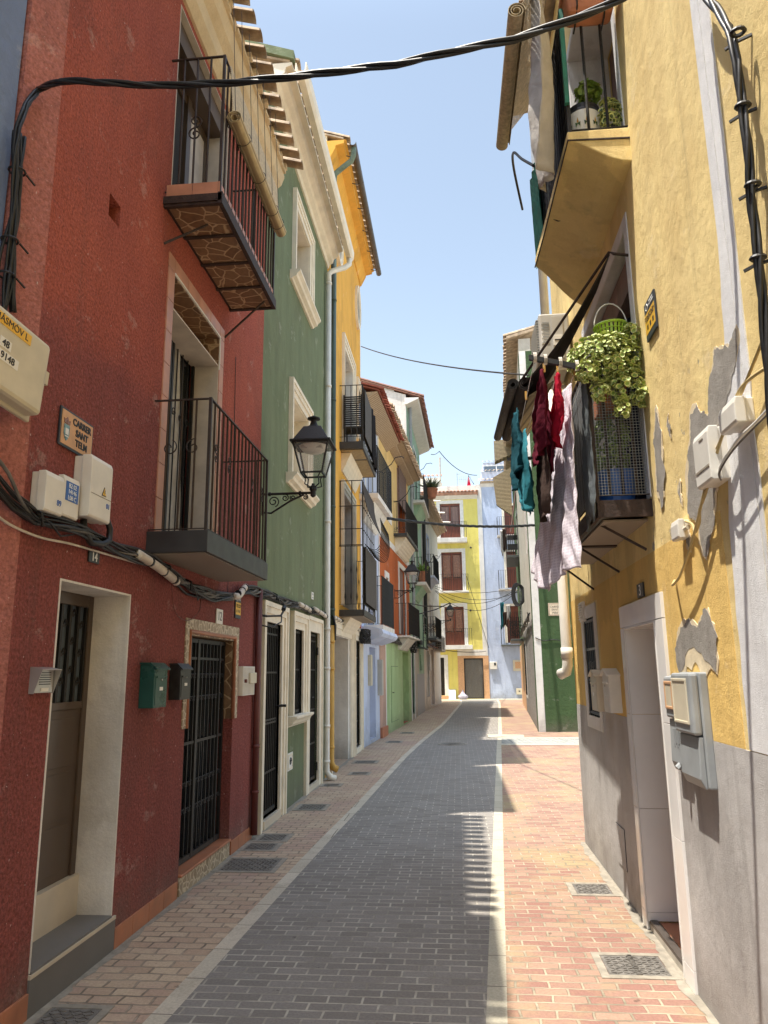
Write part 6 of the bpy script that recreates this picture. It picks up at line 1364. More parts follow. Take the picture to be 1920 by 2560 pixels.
# bamboo blind outside the upper balcony, cloth beside it
bl = thing('bamboo_blind', 'long bamboo blind hanging outside the upper right balcony against the sky', 'blind', FR.w(6, .56, 6.5))
q = MB(FR)
for k in range(22):
    t = k/22; t2 = t+.035; f1 = lambda s, t: (s, .72-.29*t, (6.80 if s < 5 else 6.98)+(.45 if s < 5 else .37)*t)
    q.hexa([f1(4.85, t), f1(6.5, t), f1(6.5, t2), f1(4.85, t2), *[(a, b, c+.007) for a, b, c in (f1(4.85, t), f1(6.5, t), f1(6.5, t2), f1(4.85, t2))]])
for s in (5.0, 5.4, 5.8, 6.2): q.tube([(s, .72, 6.81+.11*(s-4.85)), (s, .43, 7.25+.06*(s-4.85))], .005, 4)
obj('slats', q, 'bamboo_edge', bl)
obj('mat', MB(FR).hexa([(4.85, .43, 7.25), (6.5, .43, 7.35), (6.5, .44, 7.37), (4.85, .44, 7.27), (4.85, .40, 8.9), (6.5, .40, 8.9), (6.5, .41, 8.9), (4.85, .41, 8.9)]), 'bamboo', bl)
ro = MB(FR); P = [((.02+.05*i/50)*math.cos(i/50*5*math.pi), (.02+.05*i/50)*math.sin(i/50*5*math.pi)) for i in range(51)]
for (a, b), (c2, d) in zip(P, P[1:]): ro.face([(4.8, .73+a, 6.76+b), (6.5, .73+a, 6.92+b), (6.5, .73+c2, 6.92+d), (4.8, .73+c2, 6.76+d)])
obj('roll', ro, 'bamboo_edge', bl, solid=.005)
garment('linen_cloth', 'linen', [(7.3, 4.68, 4.95), (6.9, 4.55, 5.1), (6.3, 4.45, 5.2), (6.0, 4.6, 5.2), (5.45, 4.9, 5.15)], .56, 'pale grey cloth hanging outside the upper right balcony', 'cloth', .05, 1.2, 30, 40, 21, group=None)
wire('line_rod', [(7.1, .5, 6.6), (6.6, .62, 6.72), (6.2, .66, 6.6), (5.9, .62, 6.3), (5.6, .56, 6.0)], .012, 'black_iron', 'bent black iron rod sticking out beyond the upper right balcony', 'iron rod')
# ================================================================ right: green corner house beyond the alley
H = thing('green_corner_house', 'deep green house with white corner at the far side of the alley', 'house', (2.41, 23.99, 0))
w = wallgrid(FALLEY, 2.41, 9, 0, 12.5, [(5.5, 6.5, 0, 2.3)], th=.4); welded('wall', w, 'deep_green_render', H)
obj('corner_paint', MB(FALLEY).box(2.405, 2.62, 0, .01, 0, 12.5), 'white_render', H); obj('door', MB(FALLEY).box(5.5, 6.5, -.3, -.26, 0, 2.3), 'brown_door', H)
ops = [(9.6, 11.4, .8, 3.0), (1.0, 1.9, 5.8, 8.0), (13.5, 15.2, 3.5, 5.8), (13.5, 15.2, 7.5, 9.8)]
w = wallgrid(FGRN, .1, 21.3, 0, 13, ops, th=.4); w.box(21.1, 21.3, -6, -.4, 0, 13); welded('side_wall', w, 'stone_render', H)
obj('pebbledash_base', wallgrid(FGRN, .6, 12.5, 0, 3.5, [ops[0]], o=.008, th=.02), 'pebbledash', H); obj('green_paint', wallgrid(FGRN, 12.5, 21.3, 3.2, 13, ops[2:], o=.008, th=.02), 'deep_green_render', H); obj('tan_base', MB(FGRN).box(12.5, 21.3, 0, .02, 0, 3.2), 'sign_tan', H)
for a, b, z0, z1 in ops:
    sr = obj('window', ring(FGRN, a, b, z0, z1, .14, -.02, .02, z0 < 2), 'white_trim', H); obj('pane', MB(FGRN).box(a, b, -.2, -.12, z0, z1), 'dark_leaf' if z0 < 5 else 'wood_red', sr)
    if z0 < 1:
        q = MB(FGRN)
        for k in range(9): s = a+(b-a)*(k+.5)/9; q.box(s-.012, s+.012, .02, .045, z0, z1)
        for k in range(7): z = z0+(z1-z0)*(k+.5)/7; q.box(a, b, .02, .045, z-.012, z+.012)
        obj('grille', q, 'black_iron', sr)
balcony(H, FGRN, 12.9, 16.5, .6, 7.45, .12, 1.1, 20, 5, 'slab_grey', r=.012); sl = balcony(H, FGRN, 12.9, 16.5, .6, 3.35, .12, 1.3, 20, 5, 'slab_grey', r=.012)
q = MB(FGRN)
for k in range(6): sscroll(q, 12.93, 3.85, .8, .05+k*.1, .014, 1 if k % 2 else -1, 'o')
obj('ornament', q, 'black_iron', sl)
obj('dark_panel', MB(FGRN).box(12.90, 12.92, .05, .55, 7.7, 8.0).box(12.9, 12.92, .05, .55, 8.2, 8.45), 'black_iron', sl)
for k in range(3): dup(obj('window_rail', MB(FGRN).box(13.5, 15.2, .0, .03, 5.0-k*.3, 5.02-k*.3), 'black_iron', sl), Vector((0, 0, .1)))
rf = MB(FGRN).hexa([(0, .4, 13.0), (21.3, .4, 13.0), (21.3, -6, 14.5), (0, -6, 14.5), (0, .4, 13.1), (21.3, .4, 13.1), (21.3, -6, 14.6), (0, -6, 14.6)]); tiles(rf, FGRN, 0, 21.3, .5, 13.12, .23, 6.4, .3, .12); obj('roof', rf, 'old_roof_tile', H)
m = MB(FGRN); m.hexa([(12.6, .0, 12.6), (13.2, .0, 12.6), (13.2, 1.0, 12.2), (12.6, 1.0, 12.2), (12.6, .0, 13.4), (13.2, .0, 13.4), (13.2, 1.0, 13.3), (12.6, 1.0, 13.3)])
single('straw_mat', m, 'straw', 'upper straw mat hanging from the eaves of the green corner house', 'mat', FGRN.w(13, .5, 12.6))
m = MB(FGRN); m.hexa([(12.7, .25, 9.4), (13.0, .25, 9.4), (13.0, 1.0, 10.0), (12.7, 1.0, 10.0), (12.7, .2, 11.9), (13.0, .2, 11.9), (13.0, 1.12, 11.4), (12.7, 1.12, 11.4)])
single('straw_mat', m, 'straw', 'lower straw mat hanging over the upper balcony of the green corner house', 'mat', FGRN.w(13, .5, 10))
single('wooden_prop', MB(FGRN).tube([(12.8, .35, 8.6), (12.6, .02, 10.6)], .04, 4), 'wood_grey', 'slanting wooden pole propping the straw mat', 'pole', FGRN.w(12.8, .3, 8.6))
T = plate(FALLEY, 2.90, 3.30, 3.52, 3.92, .004, 'street_sign', 'small cream tile street sign reading CARRER SANT PERE on the green wall', 'sign', 'sign_cream', None)
for z, tx in ((3.80, 'CARRER'), (3.71, 'SANT'), (3.61, 'PERE')): lettering(FALLEY, 3.11, .017, z, tx, .085, 'ink', T, 0, .001)
obj('border', ring(FALLEY, 2.93, 3.27, 3.55, 3.89, .012, .014, .019, True), 'wood_pane', T)
wire('wall_cable', [(2.45, .03, 2.85), (2.7, .03, 2.75), (3.0, .03, 2.78), (3.4, .03, 2.74), (4.5, .03, 2.78)], .015, 'cable', 'black cable sagging across the deep green wall', fr=FALLEY)
q = MB(FGRN); R = random.Random(2)
for k in range(5):
    P = [(8+math.cos(a)*.02*k, .18+.03*k+.36*math.sin(a)*.6, 5.0+(.42+.02*k)*math.cos(a)) for a in [i*math.pi/8 for i in range(17)]]; q.tube(P, .03, 5)
single('cable_coil', q, 'cable', 'coil of thick black cable hung on the side wall of the green corner house', 'cable coil', FGRN.w(8, .2, 5))
bunch = MB(FGRN)
for k in range(7): bunch.tube([(0.3+i*1.2, .06+R.uniform(0, .1), 3.55+R.uniform(-.12, .12)-.0*i) for i in range(12)], .02, 4)
single('cable_bundle', bunch, 'cable', 'cable bundle along the side wall of the green corner house', 'cable', FGRN.w(0, 0, 3.5))
# ================================================================ far end: lemon house
H = thing('lemon_house', 'lemon yellow house with three brown doors closing the end of the street', 'house', (0, 52, 0))
wins = [(-.93, .49, 11.05, 13.55), (-.92, .52, 7.33, 10.05), (-.80, .53, 3.60, 6.22)]
gr = [(.42, 1.72, .03, 2.70), (-1.22, -.92, .25, 2.76)]
w = wallgrid(FFAR, -7, 1.74, 0, 14.1, wins+gr, th=.4); welded('wall', w, 'lemon_render', H); obj('party_band', MB(FFAR).box(1.74, 2.06, -3, .02, 0, 14.9), 'white_render', H)
for k, (a, b, z0, z1) in enumerate(wins):
    sr = obj('door', ring(FFAR, a, b, z0, z1, .25, -.02, .03), 'white_trim', H)
    lf = obj('leaf', MB(FFAR).box(a, a+.09, -.16, -.06, z0, z1).box(b-.09, b, -.16, -.06, z0, z1).box((a+b)/2-.07, (a+b)/2+.07, -.16, -.05, z0, z1).box(a, b, -.16, -.061, z1-.16, z1-.001).box(a, b, -.16, -.062, z0, z0+.9), 'wood_red', sr)
    obj('panel', MB(FFAR).box(a+.11, (a+b)/2-.09, -.14, -.09, z0+.95, z1-.2).box((a+b)/2+.09, b-.11, -.14, -.09, z0+.95, z1-.2), 'wood_pane' if k else 'wood_grey', sr)
balcony(H, FFAR, -1.55, .92, .55, 11.0, .32, 1.15, 22, 3, 'white_render', r=.010); balcony(H, FFAR, -1.55, .92, .55, 7.28, .12, 1.15, 16, 3, 'white_render', r=.010); balcony(H, FFAR, -1.3, 1.04, .55, 3.58, .28, 1.12, 16, 3, 'white_render', r=.010)
st = obj('door_surround', MB(FFAR).box(0.0, .42, -.02, .02, 0, 2.86).box(1.72, 2.1, -.02, .022, 0, 2.86).box(.42, 1.72, -.02, .02, 2.70, 2.86), 'sign_tan', H); obj('garage_frame', ring(FFAR, .48, 1.66, .03, 2.64, .06, -.15, -.02), 'black_iron', st)
obj('fringe_curtain', MB(FFAR).grid(lambda u, v: (.48+1.18*u, -.08+.015*math.sin(u*90), 2.62-2.55*v), 90, 4), 'fringe', st); obj('backing', MB(FFAR).box(.4, 1.74, -.38, -.34, 0, 2.75), 'inside_dark', st)
obj('lintel_paint', MB(FFAR).box(.0, 1.95, .0, .028, 2.87, 3.28), 'dirty_white', H)
sr = obj('side_door', MB(FFAR).box(-.92, -.66, -.02, .03, 0, 2.95).box(-1.22, -.92, -.02, .03, 2.76, 2.95), 'white_trim', H); obj('leaf', MB(FFAR).box(-1.22, -.92, -.2, -.15, .25, 2.76), 'dark_leaf', sr); obj('step', MB(FFAR).box(-1.4, -.68, 0, .3, -.02, .24), 'sign_tan', sr)
rf = MB(FFAR).box(-7, 1.80, -.8, .34, 14.1, 14.3); tiles(rf, FFAR, -7, 1.85, .42, 14.3, .3, .9, .26, .11, seed=31); rb = obj('roof', rf, 'roof_tile', H); obj('parapet', MB(FFAR).box(-7, 1.74, -1.4, -.42, 14.0, 14.95), 'white_render', rb); obj('eaves', MB(FFAR).sweep([(0, 13.85), (.3, 14.09), (0, 14.09)], -7, 1.74), 'white_render', rb)
obj('body', MB(FFAR).box(-7, 1.74, -6, -.41, 0, 14.0), 'white_render', H)
for s, z in ((1.17, 10.35), (1.0, 5.95)): q = MB(FFAR).lathe((s, .0), [(.001, z-.09), (.09, z), (.001, z+.09)], 10); obj('wall_vent', q, 'ink', H)
# blue house
H = thing('sky_blue_house', 'tall sky blue house beside the lemon house with a tiled attic', 'house', (2.06, 52, 0))
ops = [(3.45, 4.6, 3.7, 6.2), (3.6, 4.8, 7.45, 10.0), (3.6, 4.8, 11.2, 13.3)]
w = wallgrid(FFAR, 2.06, 8.5, 0, 15.0, ops, o=-.03, th=.4); w.box(2.06, 8.5, -6, -.43, 0, 15.0); welded('wall', w, 'sky_blue_render', H)
for k, (a, b, z0, z1) in enumerate(ops):
    sr = obj('window', ring(FFAR, a, b, z0, z1, .16, -.05, .0), 'cream_trim', H); obj('pane', MB(FFAR).box(a, b, -.3, -.2, z0, z1), 'wood_red', sr)
    balcony(H, FFAR, 2.98 if k < 2 else 3.04, 6.0, .5, (3.58, 7.34, 11.1)[k], .12, 1.3, 18, 3, 'slab_grey' if k == 0 else 'concrete', r=.010)
rf = MB(FFAR).box(2.0, 8.6, -.8, .16, 14.95, 15.1); tiles(rf, FFAR, 1.85, 8.6, .3, 15.1, .3, 1.1, .3, .13, seed=32)
tiles(rf, FFAR, 2.1, 8.6, -.9, 16.1, .3, .8, .3, .12, seed=33); tiles(rf, FFAR, 2.3, 8.6, -2.3, 17.2, .3, .8, .3, .12, seed=34)
rb = obj('roof', rf, 'old_roof_tile', H); obj('cornice', MB(FFAR).sweep([(-.03, 14.7), (.1, 14.94), (-.03, 14.94)], 2.0, 8.6), 'white_render', rb)
at_ = obj('attic', MB(FFAR).box(2.15, 8.5, -6, -1.1, 15.0, 16.1).box(2.35, 8.5, -6, -2.5, 16.1, 17.2), 'lilac_render', H); q = MB(FFAR)
for k in range(4): q.box(2.45+k*.95, 3.3+k*.95, -2.5, -2.47, 16.3, 16.9)
obj('pane', q, 'grey_glass', at_); obj('window_frame', MB(FFAR).box(2.35, 6.3, -2.5, -2.44, 16.9, 17.0).box(2.35, 6.3, -2.5, -2.44, 16.15, 16.3).box(3.32, 3.38, -2.5, -2.44, 16.3, 16.9).box(4.27, 4.33, -2.5, -2.44, 16.3, 16.9).box(5.2, 5.28, -2.5, -2.44, 16.3, 16.9), 'white_trim', at_)
T = box_thing(FFAR, 2.15, 2.65, 1.95, 2.45, .14, 'meter_box', 'white meter box on the sky blue wall beside the curtained doorway', 'meter box', 'white_plastic'); obj('dial', MB(FFAR).box(2.45, 2.57, .14, .15, 2.2, 2.38), 'ink', T)
T = box_thing(FFAR, 3.72, 4.3, 1.82, 2.55, .05, 'meter_box', 'cream framed meter cupboard on the shaded part of the sky blue wall', 'meter box', 'cream_plastic'); obj('door', MB(FFAR).box(3.86, 4.3, .05, .06, 1.98, 2.42), 'sign_tan', T)
T = box_thing(FFAR, 3.86, 4.25, .27, .68, .05, 'gas_box', 'low cream box at the foot of the sky blue wall', 'box', 'cream_plastic'); obj('hole', MB(FFAR).box(4.02, 4.12, .05, .055, .45, .52), 'ink', T)
T = thing('rubbish_bag', 'white tied plastic bag on the ground by the curtained doorway', 'bag', (.3, 51.4, 0)); R = random.Random(4)
def bagf(u, v):
    a = u*2*math.pi; t = v; r = (.32*math.sin(min(1, t*1.5+.12)*math.pi*.62+.35))*(1-.86*max(0, (t-.45)/.55)**.8); r *= 1+.10*math.sin(5*a+7*t)+.05*math.sin(11*a)
    return (.28+r*math.cos(a), 51.4+r*math.sin(a)*.8, .55*t)
obj('bag', MB(WD).grid(bagf, 30, 12), 'bag_cloth', T, smooth=True)
obj('tie', MB(WD).lathe((.28, 51.4), [(.05, .5), (.06, .53), (.03, .56), (.06, .62), (.001, .62)], 8), 'bag_cloth', T)
single('board', MB(FFAR).hexa([(-.68, .32, 0), (-.20, .32, 0), (-.20, .28, 0), (-.68, .28, 0), (-.66, .06, .64), (-.20, .06, .64), (-.20, .03, .64), (-.66, .03, .64)]), 'paper_white', 'blank cream board leaning against the lemon wall', 'board', (-.4, 51.7, 0))
# antennas
q = MB(WD); x = -.86; q.tube([(x, 54, 14.5), (x, 54, 17.6)], .06, 6).tube([(x, 54, 17.5), (x+.25, 54, 17.55), (x+.4, 54, 17.3)], .02, 4).box(x-.1, x+.14, 53.9, 54.1, 15.2, 15.6); single('roof_mast', q, 'concrete', 'tall pole with a curled cable on the roof behind the lemon house', 'mast', (x, 54, 14.5))
q = MB(WD); x = .38; q.tube([(x, 53, 14.7), (x, 53, 16.1)], .025, 5).tube([(x, 53, 15.95), (x+.3, 53, 16.0)], .018, 4).tube([(x, 53, 15.6), (x+1.2, 53, 15.5)], .012, 4)
for k in range(7): q.tube([(x+.2+k*.13, 53, 15.35), (x+.2+k*.13, 53, 15.82)], .01, 4)
single('antenna', q, 'grey_plastic', 'television aerial on the parapet of the lemon house', 'antenna', (x, 53, 14.7))
m = MB(WD); m.hexa([(1.05, 53, 14.9), (1.4, 53, 14.9), (1.4, 53.3, 14.9), (1.05, 53.3, 14.9), (1.19, 53.1, 15.75), (1.25, 53.1, 15.75), (1.25, 53.2, 15.75), (1.19, 53.2, 15.75)]); T = thing('parasol', 'folded dark red parasol on the lemon house terrace', 'parasol', (1.2, 53, 14.7)); obj('canopy', m, 'red_cloth', T); obj('pole', MB(WD).tube([(1.22, 53.15, 14.0), (1.22, 53.15, 15.9), (1.6, 53.15, 15.2)], .03, 5), 'cable', T)
T = thing('roof_house', 'pale house with a tiled ridge rising behind the lemon roof', 'house', (-3, 60, 0)); obj('wall', MB(WD).box(-6, -1.0, 60, 64, 0, 17.6), 'beige_render', T); rf = MB(WD); q = MB(Fr((-6, 60), (-1, 60), 'L')); tiles(q, q.fr, -.2, 5.2, .3, 17.6, .3, 4, .35, .14); obj('roof', q, 'roof_tile', T)
# aerial brackets in front of the lemon house
for k, (px, py, w_) in enumerate(((1083, 1251, 18), (1097, 1280, 15), (1108, 1304, 18))):
    a = at(px, py, 44); b = at(px+w_, py+2, 44); single('pipe_end', MB(WD).tube([(a[0]-.5, a[1], a[2]), b], .05, 6), 'white_plastic', ('highest', 'middle', 'lowest')[k]+' of three white pipes jutting out beside the lemon house top door', 'pipe', a)
# far clothes
def hung(name, px0, py0, px1, py1, Y, mat, label, cat, seed=1):
    a = at(px0, py0, Y); b = at(px1, py1, Y)
    single(name, MB(WD).grid(lambda u, v: (a[0]+(b[0]-a[0])*(u if v < .15 else u*(1+.15*math.sin(v*5+seed))), Y+.05*math.sin(u*14+seed), a[2]+(b[2]-a[2])*v*(1-.12*math.sin(u*5+seed))), 14, 14), mat, label, cat, a, 'washing on the far right balconies', solid=.01, smooth=True)
hung('shirt', 1250, 1325, 1259, 1383, 42, 'white_cloth', 'white shirt hanging at the upper far right balcony', 'shirt', 2); hung('shirt', 1256, 1322, 1267, 1374, 41.6, 'brown_cloth', 'dark brown shirt beside the white one on the far right', 'shirt', 3)
hung('towel', 1250, 1506, 1262, 1566, 41, 'pale_teal_cloth', 'turquoise towel hanging at the lower far right balcony', 'towel', 4); hung('shirt', 1257, 1530, 1268, 1566, 40.6, 'brown_cloth', 'brown shirt beside the turquoise towel', 'shirt', 5); hung('shirt', 1266, 1512, 1277, 1550, 40.2, 'white_cloth', 'white shirt right of the turquoise towel', 'shirt', 6)
# ================================================================ overhead cables
def sag(a, b, d, n=16):
    a, b = Vector(a), Vector(b); return [tuple(a+(b-a)*(i/n)-Vector((0, 0, 4*d*(i/n)*(1-i/n)))) for i in range(n+1)]
def twisted(paths, r, R0, turns, name, mat, label, loc, n=6, strands=3, seed=0):
    P = [Vector(p) for p in paths]; L = [0]
    for a, b in zip(P, P[1:]): L.append(L[-1]+(b-a).length)
    N = int(max(40, turns*12)); m = MB(WD)
    def pos(d):
        for i in range(len(P)-1):
            if L[i] <= d <= L[i+1]+1e-6: return P[i]+(P[i+1]-P[i])*((d-L[i])/max(1e-6, L[i+1]-L[i])), (P[i+1]-P[i]).normalized()
        return P[-1], (P[-1]-P[-2]).normalized()
    for k in range(strands):
        pts = []
        for i in range(N+1):
            p, t = pos(L[-1]*i/N); a = t.cross(Vector((.1, .3, 1))).normalized(); c = t.cross(a); g = 2*math.pi*(turns*i/N+k/strands); pts.append(tuple(p+a*R0*math.cos(g)+c*R0*math.sin(g)))
        m.tube(pts, r, n)
    return single(name, m, mat, label, 'cable', loc, smooth=True)
def onx(px, py, X):
    d = RW@Vector((px-960, py-1280, FPX)); p = EYE+d*(X/d.x); return (p.x, p.y, p.z)
left_run = [onx(px, py, -2.47) for px, py in ((32, 780), (30, 675), (36, 527), (38, 380), (46, 320), (62, 268), (97, 222))]
span = [(150, 203), (215, 203), (278, 208), (393, 214), (567, 208), (740, 191), (879, 174), (995, 160), (1111, 133), (1284, 98), (1423, 52), (1539, 6), (1620, -45)]
mid = [at(px, py, 3.55-.55*i/(len(span)-1)) for i, (px, py) in enumerate(span)]
down = [onx(px, py, 1.262) for px, py in ((1740, -40), (1790, 20), (1822, 69), (1843, 150), (1851, 231), (1868, 347), (1880, 520), (1897, 648), (1919, 902), (1935, 1100))]
top_ = [((mid[-1][0]*.6+1.262*.4), mid[-1][1]*.7+down[0][1]*.3, max(mid[-1][2], down[0][2])+.05)]
twisted(left_run+mid+top_+down, .0105, .0115, 9, 'street_cable', 'cable', 'thick twisted black cable crossing the street overhead', (-2.43, 3.6, 5.2))
ties = [onx(px, py, 1.262) for px, py in ((1843, 80), (1855, 265), (1880, 462), (1893, 645))]
for k, (_, s, z) in enumerate(ties): single('cable_tie', MB(WD).tube([(1.265+.026*math.cos(a), s+.026*math.sin(a), z+.004*math.sin(a)) for a in [i*math.pi/6 for i in range(13)]], .009, 5).tube([(1.33, s+.02, z), (1.28, s+.05, z), (1.235, s+.075, z-.015)], .008, 4), 'cable', ('topmost', 'second', 'third', 'lowest')[k]+' black tie holding the vertical cable on the right wall', 'cable tie', (1.3, s, z), 'cable ties on the walls')
R = random.Random(5); q = MB(WD)
for k in range(5):
    p1, p2, p3 = R.uniform(0, 6), R.uniform(0, 6), R.uniform(-.02, .02)
    q.tube([(-2.49+p3*.7+.012*math.sin(i*.21+p1), 3.62+p3+.022*math.sin(i*.15+p2), 5.0-.025*i) for i in range(53)], .010, 6)
single('riser_cables', q, 'cable', 'loose black cables running down the left corner to the beige box', 'cable', (-2.5, 3.56, 4.5), smooth=True)
for k, z in enumerate((4.75, 4.3, 4.08)): single('cable_tie', MB(WD).tube([(-2.485+.045*math.cos(a), 3.62+.045*math.sin(a), z) for a in [i*math.pi/6 for i in range(13)]], .007, 5).tube([(-2.45, 3.66, z), (-2.43, 3.72, z-.03)], .006, 4), 'cable', ('highest', 'middle', 'lowest')[k]+' black tie round the loose cables at the left corner', 'cable tie', (-2.5, 3.6, z), 'cable ties on the walls')
# the bundle along the left fronts
base = [(.5, 3.35), (2.4, 3.30), (3.1, 3.20), (3.40, 3.05), (3.62, 2.93), (3.78, 2.80), (3.95, 2.74), (4.20, 2.75), (4.51, 2.76), (5.0, 2.73), (5.35, 2.735), (5.67, 2.74), (6.1, 2.67), (6.5, 2.62), (7.2, 2.61), (7.77, 2.66), (8.4, 2.80), (9.3, 2.85), (10, 2.83), (11, 2.84), (12.4, 2.87), (13.3, 2.88), (14.5, 2.89), (16.4, 2.91), (18.0, 2.86), (18.9, 2.84)]
def zb(s):
    for (a, z0), (b, z1) in zip(base, base[1:]):
        if a <= s <= b: return z0+(z1-z0)*(s-a)/(b-a)
    return base[-1][1] if s > base[-1][0] else base[0][1]
q = MB(FL); R = random.Random(11)
for k in range(15):
    ph, fr_, am = R.uniform(0, 6.28), R.uniform(1.5, 5), R.uniform(.008, .035); s0 = .6+R.uniform(0, .3) if k < 10 else R.uniform(4, 8); s1 = 18.9 if k < 9 else s0+R.uniform(3, 8); off = R.uniform(-.035, .035); oo = R.uniform(.015, .07)
    n = int((s1-s0)/.09); q.tube([(s0+i*(s1-s0)/n, (oo+.012*math.sin(i*.7+ph)) if s0+i*(s1-s0)/n > 3.9 else oo-.10*min(1, (3.9-(s0+i*(s1-s0)/n))/.3), zb(s0+i*(s1-s0)/n)+off+am*math.sin((s0+i*(s1-s0)/n)*fr_+ph)) for i in range(n+1)], R.choice((.007, .009, .012)), 5)
T = single('cable_bundle', q, 'cable', 'tangled black cable bundle running along the left house fronts', 'cable', FL.w(3.6, .03, 2.9), smooth=True)
q = MB(FL)
for k in range(5):
    ph = R.uniform(0, 6.28); s0, s1 = (6.2, 18.8) if k < 4 else (3.45, 8)
    n = int((s1-s0)/.06); rr = .03 if k < 4 else .01
    q.tube([(s0+i*(s1-s0)/n, .05+.02*math.cos(i*.45+ph), zb(s0+i*(s1-s0)/n)-.01+rr*math.sin(i*.45+ph)) for i in range(n+1)], .011, 5)
single('grey_cable_bundle', q, 'grey_cable', 'grey twisted cables wound through the black bundle on the left', 'cable', FL.w(7, .05, 2.7), smooth=True)
wire('white_wire', [(3.45, -.03, 2.86), (3.7, -.02, 2.70), (4.0, .03, 2.64), (4.4, .03, 2.66), (4.9, .03, 2.67), (5.4, .03, 2.68)], .008, 'white_conduit', 'thin white wire following the underside of the cable bundle on the red wall', fr=FL)
for k, (a, b, za, zb_, lb) in enumerate(((5.30, 6.10, 2.735, 2.62, 'white conduit sleeve with rust marks on the bundle by the black balcony'), (7.75, 8.20, 2.66, 2.81, 'short curved white sleeve at the end of the red wall'), (11.1, 12.0, 2.87, 2.84, 'white sleeve on the cables above the green house window'), (12.3, 13.5, 2.90, 2.84, 'long white sleeve on the cables near the white drainpipe'), (14.3, 15.2, 2.90, 2.88, 'white sleeve on the cables above the arcade doorway'), (17.2, 18.2, 2.9, 2.84, 'white sleeve on the cables above the barred ochre house door'))):
    pts = [(a, .07, za), ((a*2+b)/3, .085, (za*2+zb_)/3+(.0 if k != 1 else -.03)), ((a+2*b)/3, .085, (za+2*zb_)/3), (b, .07, zb_)]
    o = wire('conduit_sleeve', pts, .036, 'white_conduit', lb, 'conduit', FL, 'white sleeves on the left cable bundle', 10)
    q = MB(FL)
    for t in (.25, .6, .9): s = a+(b-a)*t; z = za+(zb_-za)*t; q.tube([(s-.012, .084, z), (s+.012, .084, z)], .040, 10)
    obj('tie', q, 'cable', o)
q = MB(FL); R = random.Random(17)
for k in range(16):
    s = R.choice([3.95, 4.3, 5.0, 5.9, 6.4, 7.0, 7.6, 8.5, 9.6, 10.6, 12.1, 14.0, 16, 17]); z = zb(s); d = R.uniform(.05, .12)
    q.tube([(s, .05, z+.03), (s+.1, .09, z-d*.3), (s+.25, .07, z-d), (s+.45, .05, z-.02)], .006, 4)
    q.tube([(s+.02, .03, z+.05), (s-.02, .10, z+.02), (s+.03, .08, z-.05)], .008, 4)
single('loose_cable_ends', q, 'cable', 'loose ends sticking out of the left cable bundle', 'cable', FL.w(5, .05, 2.7), smooth=True)['kind'] = 'stuff'
wire('thin_wire', [(6.1, .03, 2.60), (6.2, .03, 2.38), (6.5, .03, 2.32), (6.8, .03, 2.42), (6.85, .03, 2.55)], .004, 'red_pipe', 'thin reddish wire looping below the black balcony', fr=FL)
wire('thin_wire', [(7.75, .01, 5.4), (7.78, .01, 4.0), (7.74, .01, 3.0), (7.7, .02, 2.7)], .004, 'cable', 'thin dark wire dropping down the red wall right of the tiled door', fr=FL)
q = MB(FL)
for k in range(5): q.tube([(13.95+R.uniform(-.05, .05), .12, 2.9), (14.0+R.uniform(-.06, .06), .16, 2.72), (14.05+R.uniform(-.05, .05), .14, 2.45)], .014, 5)
single('cable_tail', q, 'cable', 'bunch of black cable hanging down by the ochre pipe', 'cable', FL.w(14, .1, 2.6), smooth=True)
q = MB(FL); R = random.Random(23)
for k in range(16): q.tube([(18.6+.3*math.cos(a+k)+R.uniform(-.08, .08), .16+.1*math.sin(a*1.3+k), 2.72+.17*math.sin(a+k*.4)) for a in [i*math.pi/6 for i in range(13)]], .012, 4)
single('cable_tangle', q, 'cable', 'ball of tangled black cable above the lilac house', 'cable', FL.w(18.6, .1, 2.7), smooth=True)
q = MB(FORG); R = random.Random(24)
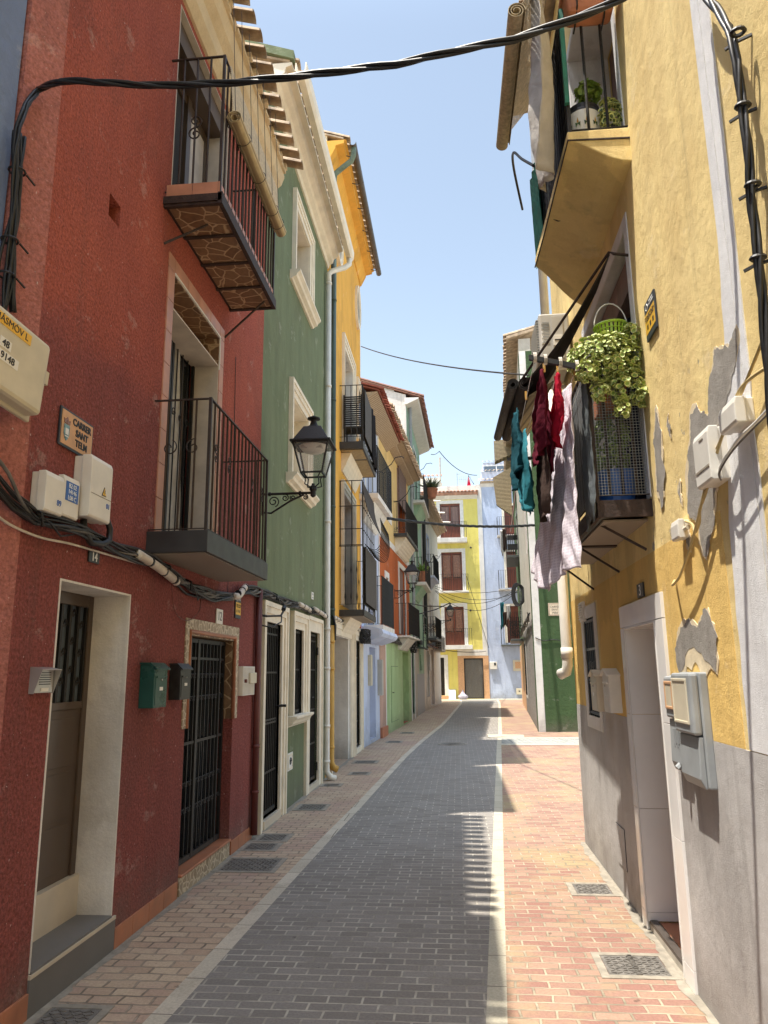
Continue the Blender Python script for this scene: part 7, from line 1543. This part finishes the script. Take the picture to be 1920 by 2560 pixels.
for k in range(12): ph = R.uniform(0, 6); q.tube([(i*.38, .1+.05*math.sin(i+ph), 2.88+.08*math.sin(i*.7+ph)-.02*k*.3) for i in range(21)], .018, 4)
for k in range(8): q.tube([(6.6+.3*math.cos(a+k)+R.uniform(-.1, .1), .25+.1*math.sin(a), 2.75+.2*math.sin(a+k)) for a in [i*math.pi/6 for i in range(13)]], .018, 4)
single('cable_tangle', q, 'cable', 'tangled cables above the pale green ground floor', 'cable', FORG.w(3, .1, 2.8), smooth=True)
q = MB(FCRM)
for k in range(7): ph = R.uniform(0, 6); q.tube([(-7+i*.7, .2+.05*math.sin(i+ph), 3.15+.09*math.sin(i*.7+ph)) for i in range(22)], .025, 4)
single('cable_tangle', q, 'cable', 'cable bundle along the cream house far left', 'cable', FCRM.w(0, .1, 3.1), smooth=True)
a, b = FLIL.w(1.2, .55, 6.0), Vector(at(1336, 1313, 23.9)); twisted(sag(a, b, .12), .022, .024, 7, 'street_cable', 'cable', 'second black cable crossing the street at balcony height, beyond the ochre house', a)
def thin(name, a, b, d, r, label): single(name, MB(WD).tube(sag(a, b, d), r, 5), 'cable', label, 'cable', a)
thin('thin_wire', at(903, 866, 19), at(1322, 938, 9), .12, .012, 'thin high wire crossing the sky from the ochre house to the right')
for k, (y0, y1, d) in enumerate(((1466, 1467, .35), (1470, 1480, .55), (1476, 1470, .8), (1478, 1476, 1.1))): thin('far_wire', at(1088, y0, 44), at(1295, y1, 40), d, .014, ('topmost', 'second', 'third', 'lowest')[k]+' of four dark wires sagging in front of the lemon house')
thin('roof_wire', at(1098, 1128, 54), at(1193, 1188, 54), .5, .03, 'wire sagging from the roof mast to the blue house'); thin('roof_wire', at(1078, 1136, 42), at(1098, 1128, 54), .1, .025, 'short wire from the mint eaves to the roof mast')
thin('facade_wire', at(1112, 1625, 51.8), at(1215, 1628, 51.8), .1, .025, 'wire along the lemon house above the curtained doorway'); thin('facade_wire', at(1166, 1440, 51.4), at(1222, 1620, 51.8), 0, .018, 'slanting wire down the lemon house to the white corner')
